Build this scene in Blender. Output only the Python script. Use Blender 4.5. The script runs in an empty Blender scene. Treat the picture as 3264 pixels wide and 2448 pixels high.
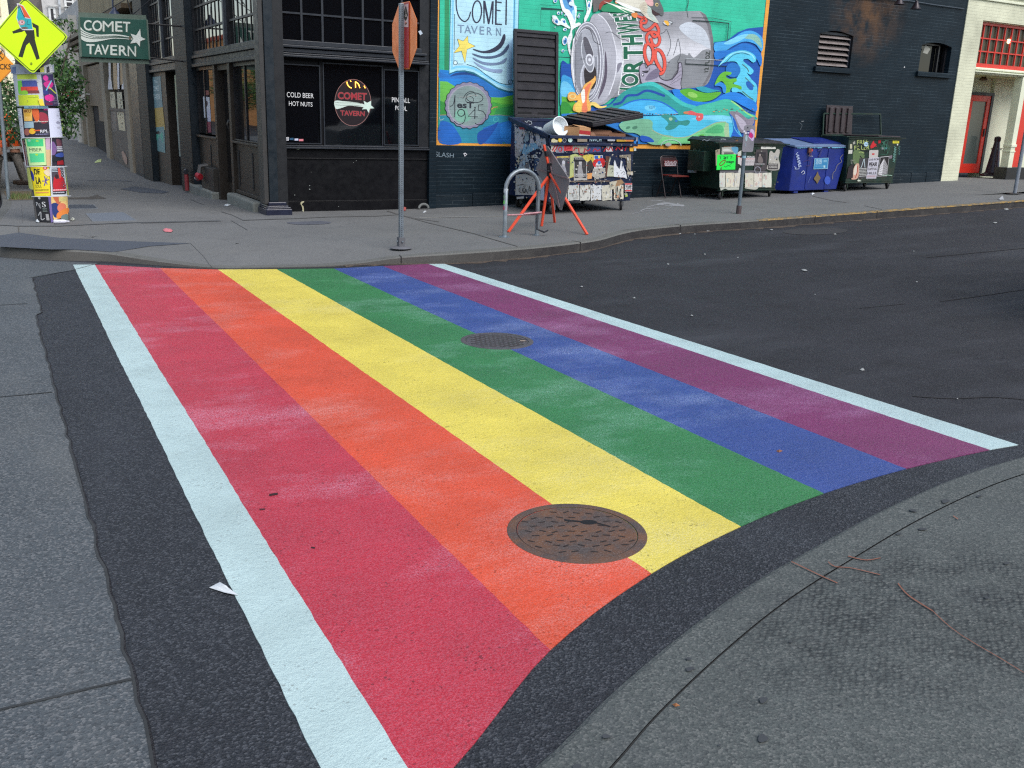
import bpy, bmesh, math, random
from mathutils import Vector, Matrix
from mathutils.geometry import tessellate_polygon
random.seed(7)
R = math.radians
scene = bpy.context.scene
# ------------------------------------------------------------------ camera, sky, sun, exposure
PITCH, ROLL, YAW, FPX = R(15.951), R(1.993), R(29.471), 3000.0
EYE = Vector((0, 0, 1.8))
FW = Vector((math.sin(YAW)*math.cos(PITCH), math.cos(YAW)*math.cos(PITCH), -math.sin(PITCH)))
_rt = Vector((math.cos(YAW), -math.sin(YAW), 0)); _up = _rt.cross(FW)
RT = math.cos(ROLL)*_rt + math.sin(ROLL)*_up
UP = -math.sin(ROLL)*_rt + math.cos(ROLL)*_up
cam = bpy.data.cameras.new('camera'); camo = bpy.data.objects.new('camera', cam)
scene.collection.objects.link(camo); scene.camera = camo
cam.sensor_width = 36; cam.lens = 36*FPX/3264; cam.clip_start = .05; cam.clip_end = 2000
camo.matrix_world = Matrix(((RT.x, UP.x, -FW.x, EYE.x), (RT.y, UP.y, -FW.y, EYE.y), (RT.z, UP.z, -FW.z, EYE.z), (0, 0, 0, 1)))
SUN_EL, SUN_AZ = R(48), R(168)      # azimuth clockwise from +Y
world = bpy.data.worlds.new('World'); scene.world = world; world.use_nodes = True
nt = world.node_tree; bg = nt.nodes['Background']
sky = nt.nodes.new('ShaderNodeTexSky'); sky.sky_type = 'NISHITA'; sky.sun_disc = False
sky.sun_elevation = SUN_EL; sky.sun_rotation = SUN_AZ; sky.air_density = 1.2; sky.dust_density = 1.0; sky.ozone_density = 1.0
hs = nt.nodes.new('ShaderNodeHueSaturation'); hs.inputs['Saturation'].default_value = .75
nt.links.new(sky.outputs[0], hs.inputs['Color']); nt.links.new(hs.outputs[0], bg.inputs[0]); bg.inputs[1].default_value = .1
sun = bpy.data.lights.new('sun', 'SUN'); sun.energy = 1.5; sun.angle = R(46); sun.color = (1.0, .97, .93)
suno = bpy.data.objects.new('sun', sun); scene.collection.objects.link(suno)
sd = Vector((math.sin(SUN_AZ)*math.cos(SUN_EL), math.cos(SUN_AZ)*math.cos(SUN_EL), math.sin(SUN_EL)))
suno.rotation_euler = sd.to_track_quat('Z', 'Y').to_euler()
vs = scene.view_settings; vs.view_transform = 'Standard'; vs.look = 'None'; vs.gamma = 1; vs.exposure = 1.0
scene.cycles.use_denoising = False; scene.cycles.pixel_filter_type = 'BLACKMAN_HARRIS'; scene.cycles.filter_width = 1.25; scene.cycles.max_bounces = 5; scene.cycles.caustics_reflective = False; scene.cycles.caustics_refractive = False

# ------------------------------------------------------------------ measuring helpers (photo pixel -> place in the world)
YW, XL = 15.7, 4.0                    # plane of the long side wall, plane of the shop fronts on the left street
def ray(px, py): return FW + RT*((px-1632)/FPX) - UP*((py-1224)/FPX)
def sp(t): return math.log1p(math.exp(max(-30, min(30, 2*t))))/2
def H(x, y): return .0325*sp(x-7) - .028*(sp(y-16)-sp(y-27))        # street level
def WY(px, py, Y=YW): d = ray(px, py); return EYE + d*(Y/d.y)
def WX(px, py, X=XL): d = ray(px, py); return EYE + d*(X/d.x)
def GR(px, py, dz=0.0):
    z = dz; d = ray(px, py); p = EYE
    for _ in range(40):
        p = EYE + d*((z-EYE.z)/d.z); z = .5*z + .5*(H(p.x, p.y)+dz)
    return p
def rp(reg, pts): return [(reg[0]+x/reg[2], reg[1]+y/reg[2]) for x, y in pts]

# ------------------------------------------------------------------ object helpers
COL = scene.collection
def props(o, label=None, cat=None, group=None, kind=None):
    for k, v in (('label', label), ('category', cat), ('group', group), ('kind', kind)):
        if v: o[k] = v
    return o
def wloc(o):
    v = Vector((0, 0, 0))
    while o is not None: v += o.location; o = o.parent
    return v
def thing(name, label, cat, loc=(0, 0, 0), group=None):
    o = bpy.data.objects.new(name, None); COL.objects.link(o); o.location = loc; o.empty_display_size = .2
    return props(o, label, cat, group)
def link(name, me, m, parent=None):
    if m is not None and not isinstance(m, (list, tuple)): m = [m]
    for x in (m or []): me.materials.append(x)
    o = bpy.data.objects.new(name, me); COL.objects.link(o)
    if parent is not None:
        o.parent = parent; o.location = -wloc(parent)
    return o
def recenter(o):
    me = o.data; c = Vector((0, 0, 0)); n = len(me.vertices)
    for v in me.vertices: c += v.co
    c /= n; c.z = min(v.co.z for v in me.vertices)
    for v in me.vertices: v.co -= c
    o.location = o.location + c; return o
class MB:
    def __init__(s): s.v = []; s.f = []; s.mi = []
    def add(s, vs, fs, mi=0):
        b = len(s.v); s.v += [Vector(v) for v in vs]; s.f += [[b+i for i in f] for f in fs]; s.mi += [mi]*len(fs); return s
    def box(s, x0, x1, y0, y1, z0, z1, mi=0):
        return s.add([(x0,y0,z0),(x1,y0,z0),(x1,y1,z0),(x0,y1,z0),(x0,y0,z1),(x1,y0,z1),(x1,y1,z1),(x0,y1,z1)],
                     [(0,3,2,1),(4,5,6,7),(0,1,5,4),(1,2,6,5),(2,3,7,6),(3,0,4,7)], mi)
    def hexa(s, p, mi=0):   # 4 bottom points + 4 top points
        return s.add(p, [(0,3,2,1),(4,5,6,7),(0,1,5,4),(1,2,6,5),(2,3,7,6),(3,0,4,7)], mi)
    def slab(s, q, t, mi=0):   # quad corners + thickness vector
        t = Vector(t); q = [Vector(a) for a in q]
        return s.hexa(q+[a+t for a in q], mi)
    def prism(s, poly, t, mi=0):   # planar polygon (3D) extruded by vector t
        t = Vector(t); n = len(poly); P = [Vector(a) for a in poly]
        tr = tessellate_polygon([P])
        s.add(P+[a+t for a in P], [tuple(reversed(x)) for x in tr]+[tuple(i+n for i in x) for x in tr]+[(i, (i+1) % n, (i+1) % n+n, i+n) for i in range(n)], mi)
        return s
    def bar(s, a, b, w, d=None, up=(0, 0, 1), mi=0):   # rectangular bar from a to b
        a = Vector(a); b = Vector(b); d = d or w; u = (b-a).normalized(); upv = Vector(up)
        if abs(u.dot(upv)) > .98: upv = Vector((0, 1, 0))
        r = u.cross(upv).normalized()*w/2; n = r.cross(u).normalized()*d/2
        return s.hexa([a-r-n, a+r-n, a+r+n, a-r+n, b-r-n, b+r-n, b+r+n, b-r+n], mi)
    def tube(s, pts, r, n=10, mi=0, cap=True):
        pts = [Vector(p) for p in pts]; rr = r if isinstance(r, (list, tuple)) else [r]*len(pts)
        prev = None; rings = []
        for i, p in enumerate(pts):
            t = (pts[min(i+1, len(pts)-1)]-pts[max(i-1, 0)]).normalized()
            if prev is None:
                a = Vector((0, 0, 1)) if abs(t.z) < .9 else Vector((1, 0, 0)); e = t.cross(a).normalized()
            else: e = (prev - t*prev.dot(t)).normalized()
            prev = e; f = t.cross(e)
            rings.append([p+(e*math.cos(2*math.pi*k/n)+f*math.sin(2*math.pi*k/n))*rr[i] for k in range(n)])
        fs = [(i*n+k, i*n+(k+1) % n, (i+1)*n+(k+1) % n, (i+1)*n+k) for i in range(len(pts)-1) for k in range(n)]
        if cap: fs += [tuple(reversed(range(n))), tuple((len(pts)-1)*n+k for k in range(n))]
        return s.add([v for q in rings for v in q], fs, mi)
    def lathe(s, prof, c=(0, 0, 0), n=24, mi=0, axis='z', cap=True):   # prof = [(r, h)...]
        c = Vector(c); vs = []
        for r, h in prof:
            for k in range(n):
                a = 2*math.pi*k/n; x, y = r*math.cos(a), r*math.sin(a)
                vs.append(c+(Vector((x, y, h)) if axis == 'z' else Vector((h, x, y)) if axis == 'x' else Vector((x, h, y))))
        fs = [(i*n+k, i*n+(k+1) % n, (i+1)*n+(k+1) % n, (i+1)*n+k) for i in range(len(prof)-1) for k in range(n)]
        if cap and prof[0][0] > 1e-6: fs.append(tuple(reversed(range(n))))
        if cap and prof[-1][0] > 1e-6: fs.append(tuple((len(prof)-1)*n+k for k in range(n)))
        return s.add(vs, fs, mi)
    def each(s, name, m, parent=None, **kw):      # every box of the mesh as a part of its own
        for i in range(0, len(s.v), 8):
            q = MB(); q.add(s.v[i:i+8], [(0,3,2,1),(4,5,6,7),(0,1,5,4),(1,2,6,5),(2,3,7,6),(3,0,4,7)]); q.build(name, m, parent, **kw)
    def build(s, name, m, parent=None, bevel=0, smooth=False, origin=False, segs=2):
        me = bpy.data.meshes.new(name); me.from_pydata([tuple(v) for v in s.v], [], s.f)
        bm = bmesh.new(); bm.from_mesh(me); bmesh.ops.recalc_face_normals(bm, faces=bm.faces)
        for f, i in zip(bm.faces, s.mi): f.material_index = i
        bm.to_mesh(me); bm.free()
        if smooth:
            for p in me.polygons: p.use_smooth = True
            me.set_sharp_from_angle(angle=R(38))
        o = link(name, me, m, parent)
        if bevel:
            b = o.modifiers.new('bevel', 'BEVEL'); b.width = bevel; b.segments = segs; b.limit_method = 'ANGLE'; b.angle_limit = R(40)
        if origin: recenter(o)
        return o

# ------------------------------------------------------------------ materials
def lin1(c):
    c = c/255.0
    return c/12.92 if c <= .04045 else ((c+.055)/1.055)**2.4
def lin(c, k=1.0): return tuple(min(.9, lin1(x)*k) for x in c[:3])
def nn(nt, t, **kw):
    n = nt.nodes.new(t)
    for k, v in kw.items():
        if hasattr(n, k): setattr(n, k, v)
        else: n.inputs[k].default_value = v
    return n
def base_mat(name):
    m = bpy.data.materials.new(name); m.use_nodes = True; nt = m.node_tree
    return m, nt, nt.nodes['Principled BSDF'], nt.nodes.new('ShaderNodeNewGeometry').outputs['Position']
def mixc(nt, fac, a, b, mode='MIX'):
    n = nt.nodes.new('ShaderNodeMix'); n.data_type = 'RGBA'; n.blend_type = mode
    for i, x in ((0, fac), (6, a), (7, b)):
        if hasattr(x, 'is_output') or isinstance(x, bpy.types.NodeSocket): nt.links.new(x, n.inputs[i])
        elif i == 0: n.inputs[0].default_value = x
        else: n.inputs[i].default_value = (*x[:3], 1)
    return n.outputs[2]
def ramp(nt, src, a, b, lo=0.0, hi=1.0):
    n = nt.nodes.new('ShaderNodeMapRange'); n.clamp = True
    nt.links.new(src, n.inputs[0]); n.inputs[1].default_value = a; n.inputs[2].default_value = b; n.inputs[3].default_value = lo; n.inputs[4].default_value = hi
    return n.outputs[0]
def math_(nt, op, a, b=None):
    n = nt.nodes.new('ShaderNodeMath'); n.operation = op
    for i, x in ((0, a), (1, b)):
        if x is None: continue
        if isinstance(x, bpy.types.NodeSocket): nt.links.new(x, n.inputs[i])
        else: n.inputs[i].default_value = x
    return n.outputs[0]
def noise(nt, pos, scale, detail=4, rough=.6, stretch=None):
    if stretch:
        mp = nt.nodes.new('ShaderNodeMapping'); mp.inputs['Scale'].default_value = stretch; nt.links.new(pos, mp.inputs[0]); pos = mp.outputs[0]
    n = nt.nodes.new('ShaderNodeTexNoise'); n.inputs['Scale'].default_value = scale; n.inputs['Detail'].default_value = detail; n.inputs['Roughness'].default_value = rough
    nt.links.new(pos, n.inputs['Vector']); return n.outputs['Fac']
def bump(nt, bs, h, strength, dist=.01):
    b = nt.nodes.new('ShaderNodeBump'); b.inputs['Strength'].default_value = strength; b.inputs['Distance'].default_value = dist
    nt.links.new(h, b.inputs['Height']); nt.links.new(b.outputs[0], bs.inputs['Normal']); return b
MATS = {}
def mat(name, c, rough=.6, metal=0.0, spec=.5, ns=6.0, na=.18, bs=0.0, bscale=80, dirt=None, dirtamt=.35):
    if name in MATS: return MATS[name]
    m, nt, b, pos = base_mat(name); c = lin(c)
    n = noise(nt, pos, ns)
    col = mixc(nt, ramp(nt, n, .3, .7), tuple(x*(1-na) for x in c), tuple(min(1, x*(1+na)) for x in c))
    if dirt:
        n2 = noise(nt, pos, 3.1, 6, .7)
        col = mixc(nt, ramp(nt, n2, .5, .7, 0, dirtamt), col, lin(dirt))
    nt.links.new(col, b.inputs['Base Color'])
    nt.links.new(ramp(nt, noise(nt, pos, 9.3), .3, .7, max(0, rough-.1), min(1, rough+.1)), b.inputs['Roughness'])
    b.inputs['Metallic'].default_value = metal; b.inputs['Specular IOR Level'].default_value = spec
    if bs: bump(nt, b, noise(nt, pos, bscale, 3), bs, .01)
    MATS[name] = m; return m
def brick_nodes(nt, pos, bw=.44, bh=.0685, mort=.007, swap=False):
    sx = nt.nodes.new('ShaderNodeSeparateXYZ'); nt.links.new(pos, sx.inputs[0])
    cb = nt.nodes.new('ShaderNodeCombineXYZ'); nt.links.new(sx.outputs['Y' if swap else 'X'], cb.inputs[0]); nt.links.new(sx.outputs[2], cb.inputs[1])
    t = nt.nodes.new('ShaderNodeTexBrick'); nt.links.new(cb.outputs[0], t.inputs['Vector'])
    t.inputs['Scale'].default_value = 1; t.inputs['Brick Width'].default_value = bw; t.inputs['Row Height'].default_value = bh
    t.inputs['Mortar Size'].default_value = mort; t.inputs['Mortar Smooth'].default_value = .3
    t.inputs['Color1'].default_value = (1, 1, 1, 1); t.inputs['Color2'].default_value = (.86, .86, .86, 1); t.inputs['Mortar'].default_value = (0, 0, 0, 1)
    return t
def brick_mat(name, c, mortar, rough=.55, swap=False, mort_vis=.5, stain=None):
    m, nt, b, pos = base_mat(name); t = brick_nodes(nt, pos, swap=swap); c = lin(c)
    n = noise(nt, pos, 1.3, 6, .65)
    col = mixc(nt, ramp(nt, n, .3, .7), tuple(x*.78 for x in c), tuple(x*1.22 for x in c))
    col = mixc(nt, .25 if c[0] < .3 else .08, col, t.outputs['Color'], 'MULTIPLY')
    vis = math_(nt, 'MULTIPLY', t.outputs['Fac'], ramp(nt, noise(nt, pos, 1.1, 5, .7, (1, 1, 2.6)), .45, .66, 0, mort_vis))
    col = mixc(nt, vis, col, lin(mortar))
    sc = ramp(nt, noise(nt, pos, 7, 6, .75, (.35, 1, 1.6)), .66, .74, 0, .55)
    col = mixc(nt, sc, col, lin(mortar))
    if stain:
        sxy = nt.nodes.new('ShaderNodeVectorMath'); sxy.operation = 'DISTANCE'; nt.links.new(pos, sxy.inputs[0]); sxy.inputs[1].default_value = stain[0]
        col = mixc(nt, math_(nt, 'MULTIPLY', ramp(nt, sxy.outputs['Value'], .2, 1.3, .5, 0), ramp(nt, noise(nt, pos, 3), .35, .6)), col, lin(stain[1]))
    nt.links.new(col, b.inputs['Base Color']); b.inputs['Roughness'].default_value = rough; b.inputs['Specular IOR Level'].default_value = .2
    h = math_(nt, 'SUBTRACT', math_(nt, 'MULTIPLY', noise(nt, pos, 60, 3), .25), t.outputs['Fac'])
    bump(nt, b, h, .4, .007); return m
def painted_mat(name, rough=.6, brick=False, swap=False, spec=.35, var=.12):
    m, nt, b, pos = base_mat(name)
    a = nt.nodes.new('ShaderNodeAttribute'); a.attribute_name = 'Col'
    n = ramp(nt, noise(nt, pos, 2.3, 7, .65), .3, .7, 1-var, 1+var*.6)
    v = nt.nodes.new('ShaderNodeVectorMath'); v.operation = 'SCALE'; nt.links.new(a.outputs['Color'], v.inputs[0]); nt.links.new(n, v.inputs['Scale'])
    col = v.outputs[0]
    if brick:
        t = brick_nodes(nt, pos, swap=swap)
        col = mixc(nt, math_(nt, 'MULTIPLY', t.outputs['Fac'], .1), col, (.03, .06, .08))
        col = mixc(nt, ramp(nt, noise(nt, pos, 9, 6, .75), .68, .75, 0, .5), col, lin((150, 150, 140)))
        bump(nt, b, math_(nt, 'SUBTRACT', math_(nt, 'MULTIPLY', noise(nt, pos, 60, 3), .25), t.outputs['Fac']), .28, .005)
    nt.links.new(col, b.inputs['Base Color']); b.inputs['Roughness'].default_value = rough; b.inputs['Specular IOR Level'].default_value = spec
    return m

# ------------------------------------------------------------------ text and flat painting
_T = {}
def text_geo(s, bold=0.0):
    if (s, bold) in _T: return _T[(s, bold)]
    cu = bpy.data.curves.new('lettering', 'FONT'); cu.body = s; cu.size = 1; cu.offset = bold; cu.resolution_u = 3
    o = bpy.data.objects.new('lettering', cu); COL.objects.link(o)
    dg = bpy.context.evaluated_depsgraph_get(); me = bpy.data.meshes.new_from_object(o.evaluated_get(dg))
    me.calc_loop_triangles(); vs = [(v.co.x, v.co.y) for v in me.vertices]; tr = [tuple(t.vertices) for t in me.loop_triangles]
    bpy.data.objects.remove(o); bpy.data.curves.remove(cu); bpy.data.meshes.remove(me)
    if not vs: vs = [(0, 0), (1, 1)]
    x0 = min(v[0] for v in vs); x1 = max(v[0] for v in vs); y0 = min(v[1] for v in vs); y1 = max(v[1] for v in vs)
    vs = [((x-x0)/max(1e-6, x1-x0), (y1-y)/max(1e-6, y1-y0)) for x, y in vs]
    _T[(s, bold)] = (vs, tr); return _T[(s, bold)]
def smooth_pts(pts, n=5, closed=True):
    out = []; L = len(pts)
    for i in range(L if closed else L-1):
        g = (lambda k: pts[k % L]) if closed else (lambda k: pts[max(0, min(L-1, k))])
        p0, p1, p2, p3 = g(i-1), g(i), g(i+1), g(i+2)
        for k in range(n):
            t = k/n
            out.append(tuple(.5*((2*p1[j])+(-p0[j]+p2[j])*t+(2*p0[j]-5*p1[j]+4*p2[j]-p3[j])*t*t+(-p0[j]+3*p1[j]-3*p2[j]+p3[j])*t**3) for j in (0, 1)))
    if not closed: out.append(tuple(pts[-1]))
    return out
KV = 1.0
class Paint:
    """flat painted shapes laid on a surface; every shape lies a fraction of a millimetre proud of the one below"""
    def __init__(s, mp, reg=(0, 0, 1), step=.0002, start=.0015, maxlen=None, k=None):
        s.map = mp; s.reg = reg; s.off = start; s.step = step; s.maxlen = maxlen; s.k = k or KV; s.v = []; s.f = []; s.c = []
    def tris(s, pts, tr, col, raw=False):
        s.off += s.step
        if not raw: pts = rp(s.reg, pts)
        if s.maxlen:
            pts = list(pts); work = list(tr); done = []; mid = {}
            while work:
                t = work.pop(); best = None
                for i in range(3):
                    a, b = t[i], t[(i+1) % 3]; d = math.dist(pts[a], pts[b])
                    if d > s.maxlen and (best is None or d > best[0]): best = (d, i)
                if best is None: done.append(t); continue
                i = best[1]; a, b, c = t[i], t[(i+1) % 3], t[(i+2) % 3]; key = (min(a, b), max(a, b))
                if key not in mid: mid[key] = len(pts); pts.append(((pts[a][0]+pts[b][0])/2, (pts[a][1]+pts[b][1])/2))
                m = mid[key]; work += [(a, m, c), (m, b, c)]
            tr = done
        base = len(s.v); s.v += [s.map(x, y, s.off) for x, y in pts]
        for t in tr:
            s.f.append([base+i for i in t])
            for i in t:
                c = col((pts[i][0]-s.reg[0])*s.reg[2], (pts[i][1]-s.reg[1])*s.reg[2]) if callable(col) else col
                s.c.append((*lin(c, s.k), 1))
    def poly(s, pts, col, smooth=False):
        if smooth: pts = smooth_pts(pts)
        P = [Vector((x, y, 0)) for x, y in pts]
        s.tris(pts, tessellate_polygon([P]), col)
    def rect(s, x0, y0, x1, y1, col): s.poly([(x0, y0), (x1, y0), (x1, y1), (x0, y1)], col)
    def ell(s, cx, cy, rx, ry, col, rot=0, n=22, amp=0, lobes=0):
        c, q = math.cos(rot), math.sin(rot); P = []
        n = max(n, lobes*6)
        for k in range(n):
            a = 2*math.pi*k/n; f = 1+amp*math.cos(lobes*a) if lobes else 1
            x, y = rx*f*math.cos(a), ry*f*math.sin(a); P.append((cx+x*c-y*q, cy+x*q+y*c))
        s.poly(P, col); return P
    def stroke(s, pts, w, col, smooth=False, closed=False, taper=None):
        if smooth: pts = smooth_pts(pts, 4, closed)
        if closed: pts = list(pts)+[pts[0]]
        L, Rr = [], []; n = len(pts)
        for i, p in enumerate(pts):
            if closed: a, b = pts[(i-1) % (n-1)], pts[(i+1) % (n-1) if i < n-1 else 1]
            else: a, b = pts[max(0, i-1)], pts[min(n-1, i+1)]
            dx, dy = b[0]-a[0], b[1]-a[1]; l = math.hypot(dx, dy) or 1; ww = w/2
            if taper: t = i/(n-1); ww *= taper[0]*(1-t)+taper[1]*t
            L.append((p[0]-dy/l*ww, p[1]+dx/l*ww)); Rr.append((p[0]+dy/l*ww, p[1]-dx/l*ww))
        tr = []
        for i in range(n-1): tr += [(i, i+1, n+i), (i+1, n+i+1, n+i)]
        s.tris(L+Rr, tr, col)
    def ring(s, cx, cy, rx, ry, w, col, rot=0, n=26, a0=0, a1=360):
        c, q = math.cos(rot), math.sin(rot); P = []
        for k in range(n+1):
            a = R(a0+(a1-a0)*k/n); x, y = rx*math.cos(a), ry*math.sin(a); P.append((cx+x*c-y*q, cy+x*q+y*c))
        if a1-a0 >= 360: s.stroke(P[:-1], w, col, closed=True)
        else: s.stroke(P, w, col)
    def text(s, txt, quad, col, bold=0.0, raw=False):
        vs, tr = text_geo(txt, bold); a, b, c, d = quad     # TL TR BR BL
        P = [((1-v)*((1-u)*a[0]+u*b[0])+v*((1-u)*d[0]+u*c[0]), (1-v)*((1-u)*a[1]+u*b[1])+v*((1-u)*d[1]+u*c[1])) for u, v in vs]
        ml = s.maxlen; s.maxlen = None; s.tris(P, tr, col, raw); s.maxlen = ml
    def frame(s, a, b, c, d): return Frame(s, a, b, c, d)
    def box(s, x0, y0, x1, y1, sk=0): return Frame(s, (x0, y0), (x1, y0+sk), (x1, y1+sk), (x0, y1))
    def build(s, name, m, parent=None):
        me = bpy.data.meshes.new(name); me.from_pydata([tuple(v) for v in s.v], [], s.f)
        at = me.color_attributes.new('Col', 'FLOAT_COLOR', 'CORNER')
        at.data.foreach_set('color', [x for c in s.c for x in c])
        return link(name, me, m, parent)
class Frame:
    """local 0..1 frame inside a quad, for posters and stickers"""
    def __init__(s, P, a, b, c, d): s.P = P; s.q = (a, b, c, d)
    def p(s, u, v):
        a, b, c, d = s.q
        return ((1-v)*((1-u)*a[0]+u*b[0])+v*((1-u)*d[0]+u*c[0]), (1-v)*((1-u)*a[1]+u*b[1])+v*((1-u)*d[1]+u*c[1]))
    def fill(s, col, u0=0, v0=0, u1=1, v1=1): s.P.poly([s.p(u0, v0), s.p(u1, v0), s.p(u1, v1), s.p(u0, v1)], col); return s
    def torn(s, col, u0=0, v0=0, u1=1, v1=1, j=.06, rnd=random):
        P = []
        for (a, b, c, d) in ((u0, v0, u1, v0), (u1, v0, u1, v1), (u1, v1, u0, v1), (u0, v1, u0, v0)):
            for k in range(5):
                t = k/5; P.append(s.p(a+(c-a)*t+rnd.uniform(-j, j), b+(d-b)*t+rnd.uniform(-j, j)))
        s.P.poly(P, col); return s
    def text(s, t, u0, v0, u1, v1, col, bold=0.0): s.P.text(t, (s.p(u0, v0), s.p(u1, v0), s.p(u1, v1), s.p(u0, v1)), col, bold); return s
    def poly(s, pts, col, smooth=False): s.P.poly([s.p(*q) for q in pts], col, smooth); return s
    def line(s, pts, w, col, smooth=False): s.P.stroke([s.p(*q) for q in pts], w, col, smooth); return s
    def ell(s, u, v, ru, rv, col):
        s.poly([(u+ru*math.cos(k*.4488), v+rv*math.sin(k*.4488)) for k in range(14)], col); return s
    def lines(s, u0, v0, u1, v1, n, col, fill=.5, rnd=random):      # rows standing for small print
        for i in range(n):
            a = v0+(v1-v0)*i/n; x = u0
            while x < u1-.02:
                w = min(rnd.uniform(.06, .2)*(u1-u0), u1-x); s.fill(col, x, a, x+w, a+(v1-v0)/n*fill); x += w+.025*(u1-u0)
        return s
    def scrib(s, w, col, n=1, k=7, rnd=random, u0=0.1, v0=.1, u1=.9, v1=.9):
        for _ in range(n):
            P = []; x = u0
            for i in range(k): P.append((u0+(u1-u0)*(i+rnd.uniform(-.3, .6))/k, rnd.choice((v0, v1))+rnd.uniform(-.2, .2)*(v1-v0)))
            s.line(P, w, col, True)
        return s
def plane_y(Y): return lambda x, y, o: WY(x, y, Y)+Vector((0, -o, 0))
def plane_x(X): return lambda x, y, o: WX(x, y, X)+Vector((-o, 0, 0))
def plane_any(p0, n):
    p0 = Vector(p0); n = Vector(n).normalized()
    def f(x, y, o):
        d = ray(x, y); return EYE + d*((p0-EYE).dot(n)/d.dot(n)) + n*o
    return f
def ground_map(dz): return lambda x, y, o: GR(x, y, dz)+Vector((0, 0, o))
# ================================================================== GROUND
def speck_mat(name, c, agg1, agg2, rough=.8, scale=170, amt=.5, bumpk=.5, large=.25, stain=None, streak=None, groove=False):
    """asphalt / exposed aggregate concrete: base colour, stones of two tones, broad patches"""
    m, nt, b, pos = base_mat(name); c = lin(c)
    col = mixc(nt, ramp(nt, noise(nt, pos, .9, 6, .6), .3, .7), tuple(x*(1-large) for x in c), tuple(x*(1+large) for x in c))
    v = nt.nodes.new('ShaderNodeTexVoronoi'); v.inputs['Scale'].default_value = scale; nt.links.new(pos, v.inputs['Vector'])
    sv = nt.nodes.new('ShaderNodeSeparateColor'); nt.links.new(v.outputs['Color'], sv.inputs[0])
    col = mixc(nt, ramp(nt, sv.outputs[0], .62, .8, 0, amt), col, lin(agg1))
    col = mixc(nt, ramp(nt, sv.outputs[1], .62, .8, 0, amt), col, lin(agg2))
    fine = noise(nt, pos, 260, 2, .7)
    col = mixc(nt, ramp(nt, fine, .3, .7, .0, .45), col, tuple(x*.35 for x in c))
    if stain: col = mixc(nt, ramp(nt, noise(nt, pos, 2.2, 7, .72), .53, .72, 0, stain[1]), col, lin(stain[0]))
    if streak: col = mixc(nt, ramp(nt, noise(nt, pos, .7, 5, .6, streak[2]), .52, .68, 0, streak[1]), col, lin(streak[0]))
    nt.links.new(col, b.inputs['Base Color']); nt.links.new(ramp(nt, noise(nt, pos, 3), .3, .7, rough-.12, rough+.08), b.inputs['Roughness'])
    b.inputs['Specular IOR Level'].default_value = .3
    h = math_(nt, 'ADD', math_(nt, 'MULTIPLY', v.outputs['Distance'], 1.2), math_(nt, 'MULTIPLY', noise(nt, pos, 90, 4, .7), 1.4))
    if groove:      # worn diagonal grooves of the ramp, fading out at the rim
        dv = nt.nodes.new('ShaderNodeVectorMath'); dv.operation = 'SUBTRACT'; nt.links.new(pos, dv.inputs[0]); dv.inputs[1].default_value = GC0
        mp = nt.nodes.new('ShaderNodeMapping'); mp.inputs['Rotation'].default_value = (0, 0, R(-32)); mp.inputs['Scale'].default_value = (1/.95, 1/.46, 0); nt.links.new(dv.outputs[0], mp.inputs[0])
        ln = nt.nodes.new('ShaderNodeVectorMath'); ln.operation = 'LENGTH'; nt.links.new(mp.outputs[0], ln.inputs[0])
        msk = math_(nt, 'MULTIPLY', ramp(nt, math_(nt, 'ADD', ln.outputs['Value'], math_(nt, 'MULTIPLY', noise(nt, pos, 2.5, 5), 1.0)), 1.2, 1.75, 1, 0), ramp(nt, noise(nt, pos, 4, 6, .7), .34, .56))
        mp2 = nt.nodes.new('ShaderNodeMapping'); mp2.inputs['Rotation'].default_value = (0, 0, R(35)); mp2.inputs['Scale'].default_value = (34, 60, 1); nt.links.new(pos, mp2.inputs[0])
        vg = nt.nodes.new('ShaderNodeTexVoronoi'); vg.inputs['Scale'].default_value = 1; vg.inputs['Randomness'].default_value = .5; nt.links.new(mp2.outputs[0], vg.inputs['Vector'])
        gr = math_(nt, 'MULTIPLY', ramp(nt, vg.outputs['Distance'], .25, .7, 0, 1), msk)
        col = mixc(nt, math_(nt, 'MULTIPLY', gr, .85), col, lin((42, 45, 47))); nt.links.new(col, b.inputs['Base Color'])
        h = math_(nt, 'SUBTRACT', h, math_(nt, 'MULTIPLY', gr, 2.2))
    bump(nt, b, h, bumpk, .006); return m
_q = [GR(*q) for q in rp((1632, 1200, 1.329), [(1330, 1000), (1650, 760), (2169, 900), (2169, 1450), (1500, 1180)])]
GC0 = sum(_q, Vector())/5
M_ASPH = speck_mat('asphalt', (50, 50, 55), (86, 86, 90), (26, 26, 30), .8, 140, .45, .7, .26, ((36, 35, 37), .7), ((70, 71, 76), .65, (.3, 1.3, 1)))
M_ASPH2 = speck_mat('fresh_asphalt', (54, 57, 63), (116, 119, 125), (22, 24, 28), .74, 125, .42, 1.0, .18, ((42, 42, 48), .6), ((82, 85, 92), .35, (1.6, .3, 1)))
M_SLAB = speck_mat('old_concrete', (86, 92, 96), (142, 142, 142), (52, 56, 60), .86, 120, .5, .5, .14, ((80, 84, 88), .5), ((122, 122, 118), .3, (1, .4, 1)))
M_WALK = speck_mat('sidewalk_concrete', (118, 118, 117), (134, 133, 130), (78, 78, 80), .85, 150, .45, .3, .1, ((88, 88, 88), .55), ((120, 119, 114), .3, (.5, 1, 1)))
M_NEARW = speck_mat('near_sidewalk_concrete', (91, 96, 94), (132, 133, 129), (56, 60, 62), .85, 125, .5, .38, .12, ((82, 85, 86), .5), None, True)
M_KERB = speck_mat('kerb_concrete', (112, 112, 108), (130, 128, 122), (80, 80, 78), .85, 180, .4, .4, .15, ((70, 68, 66), .6))
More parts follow.
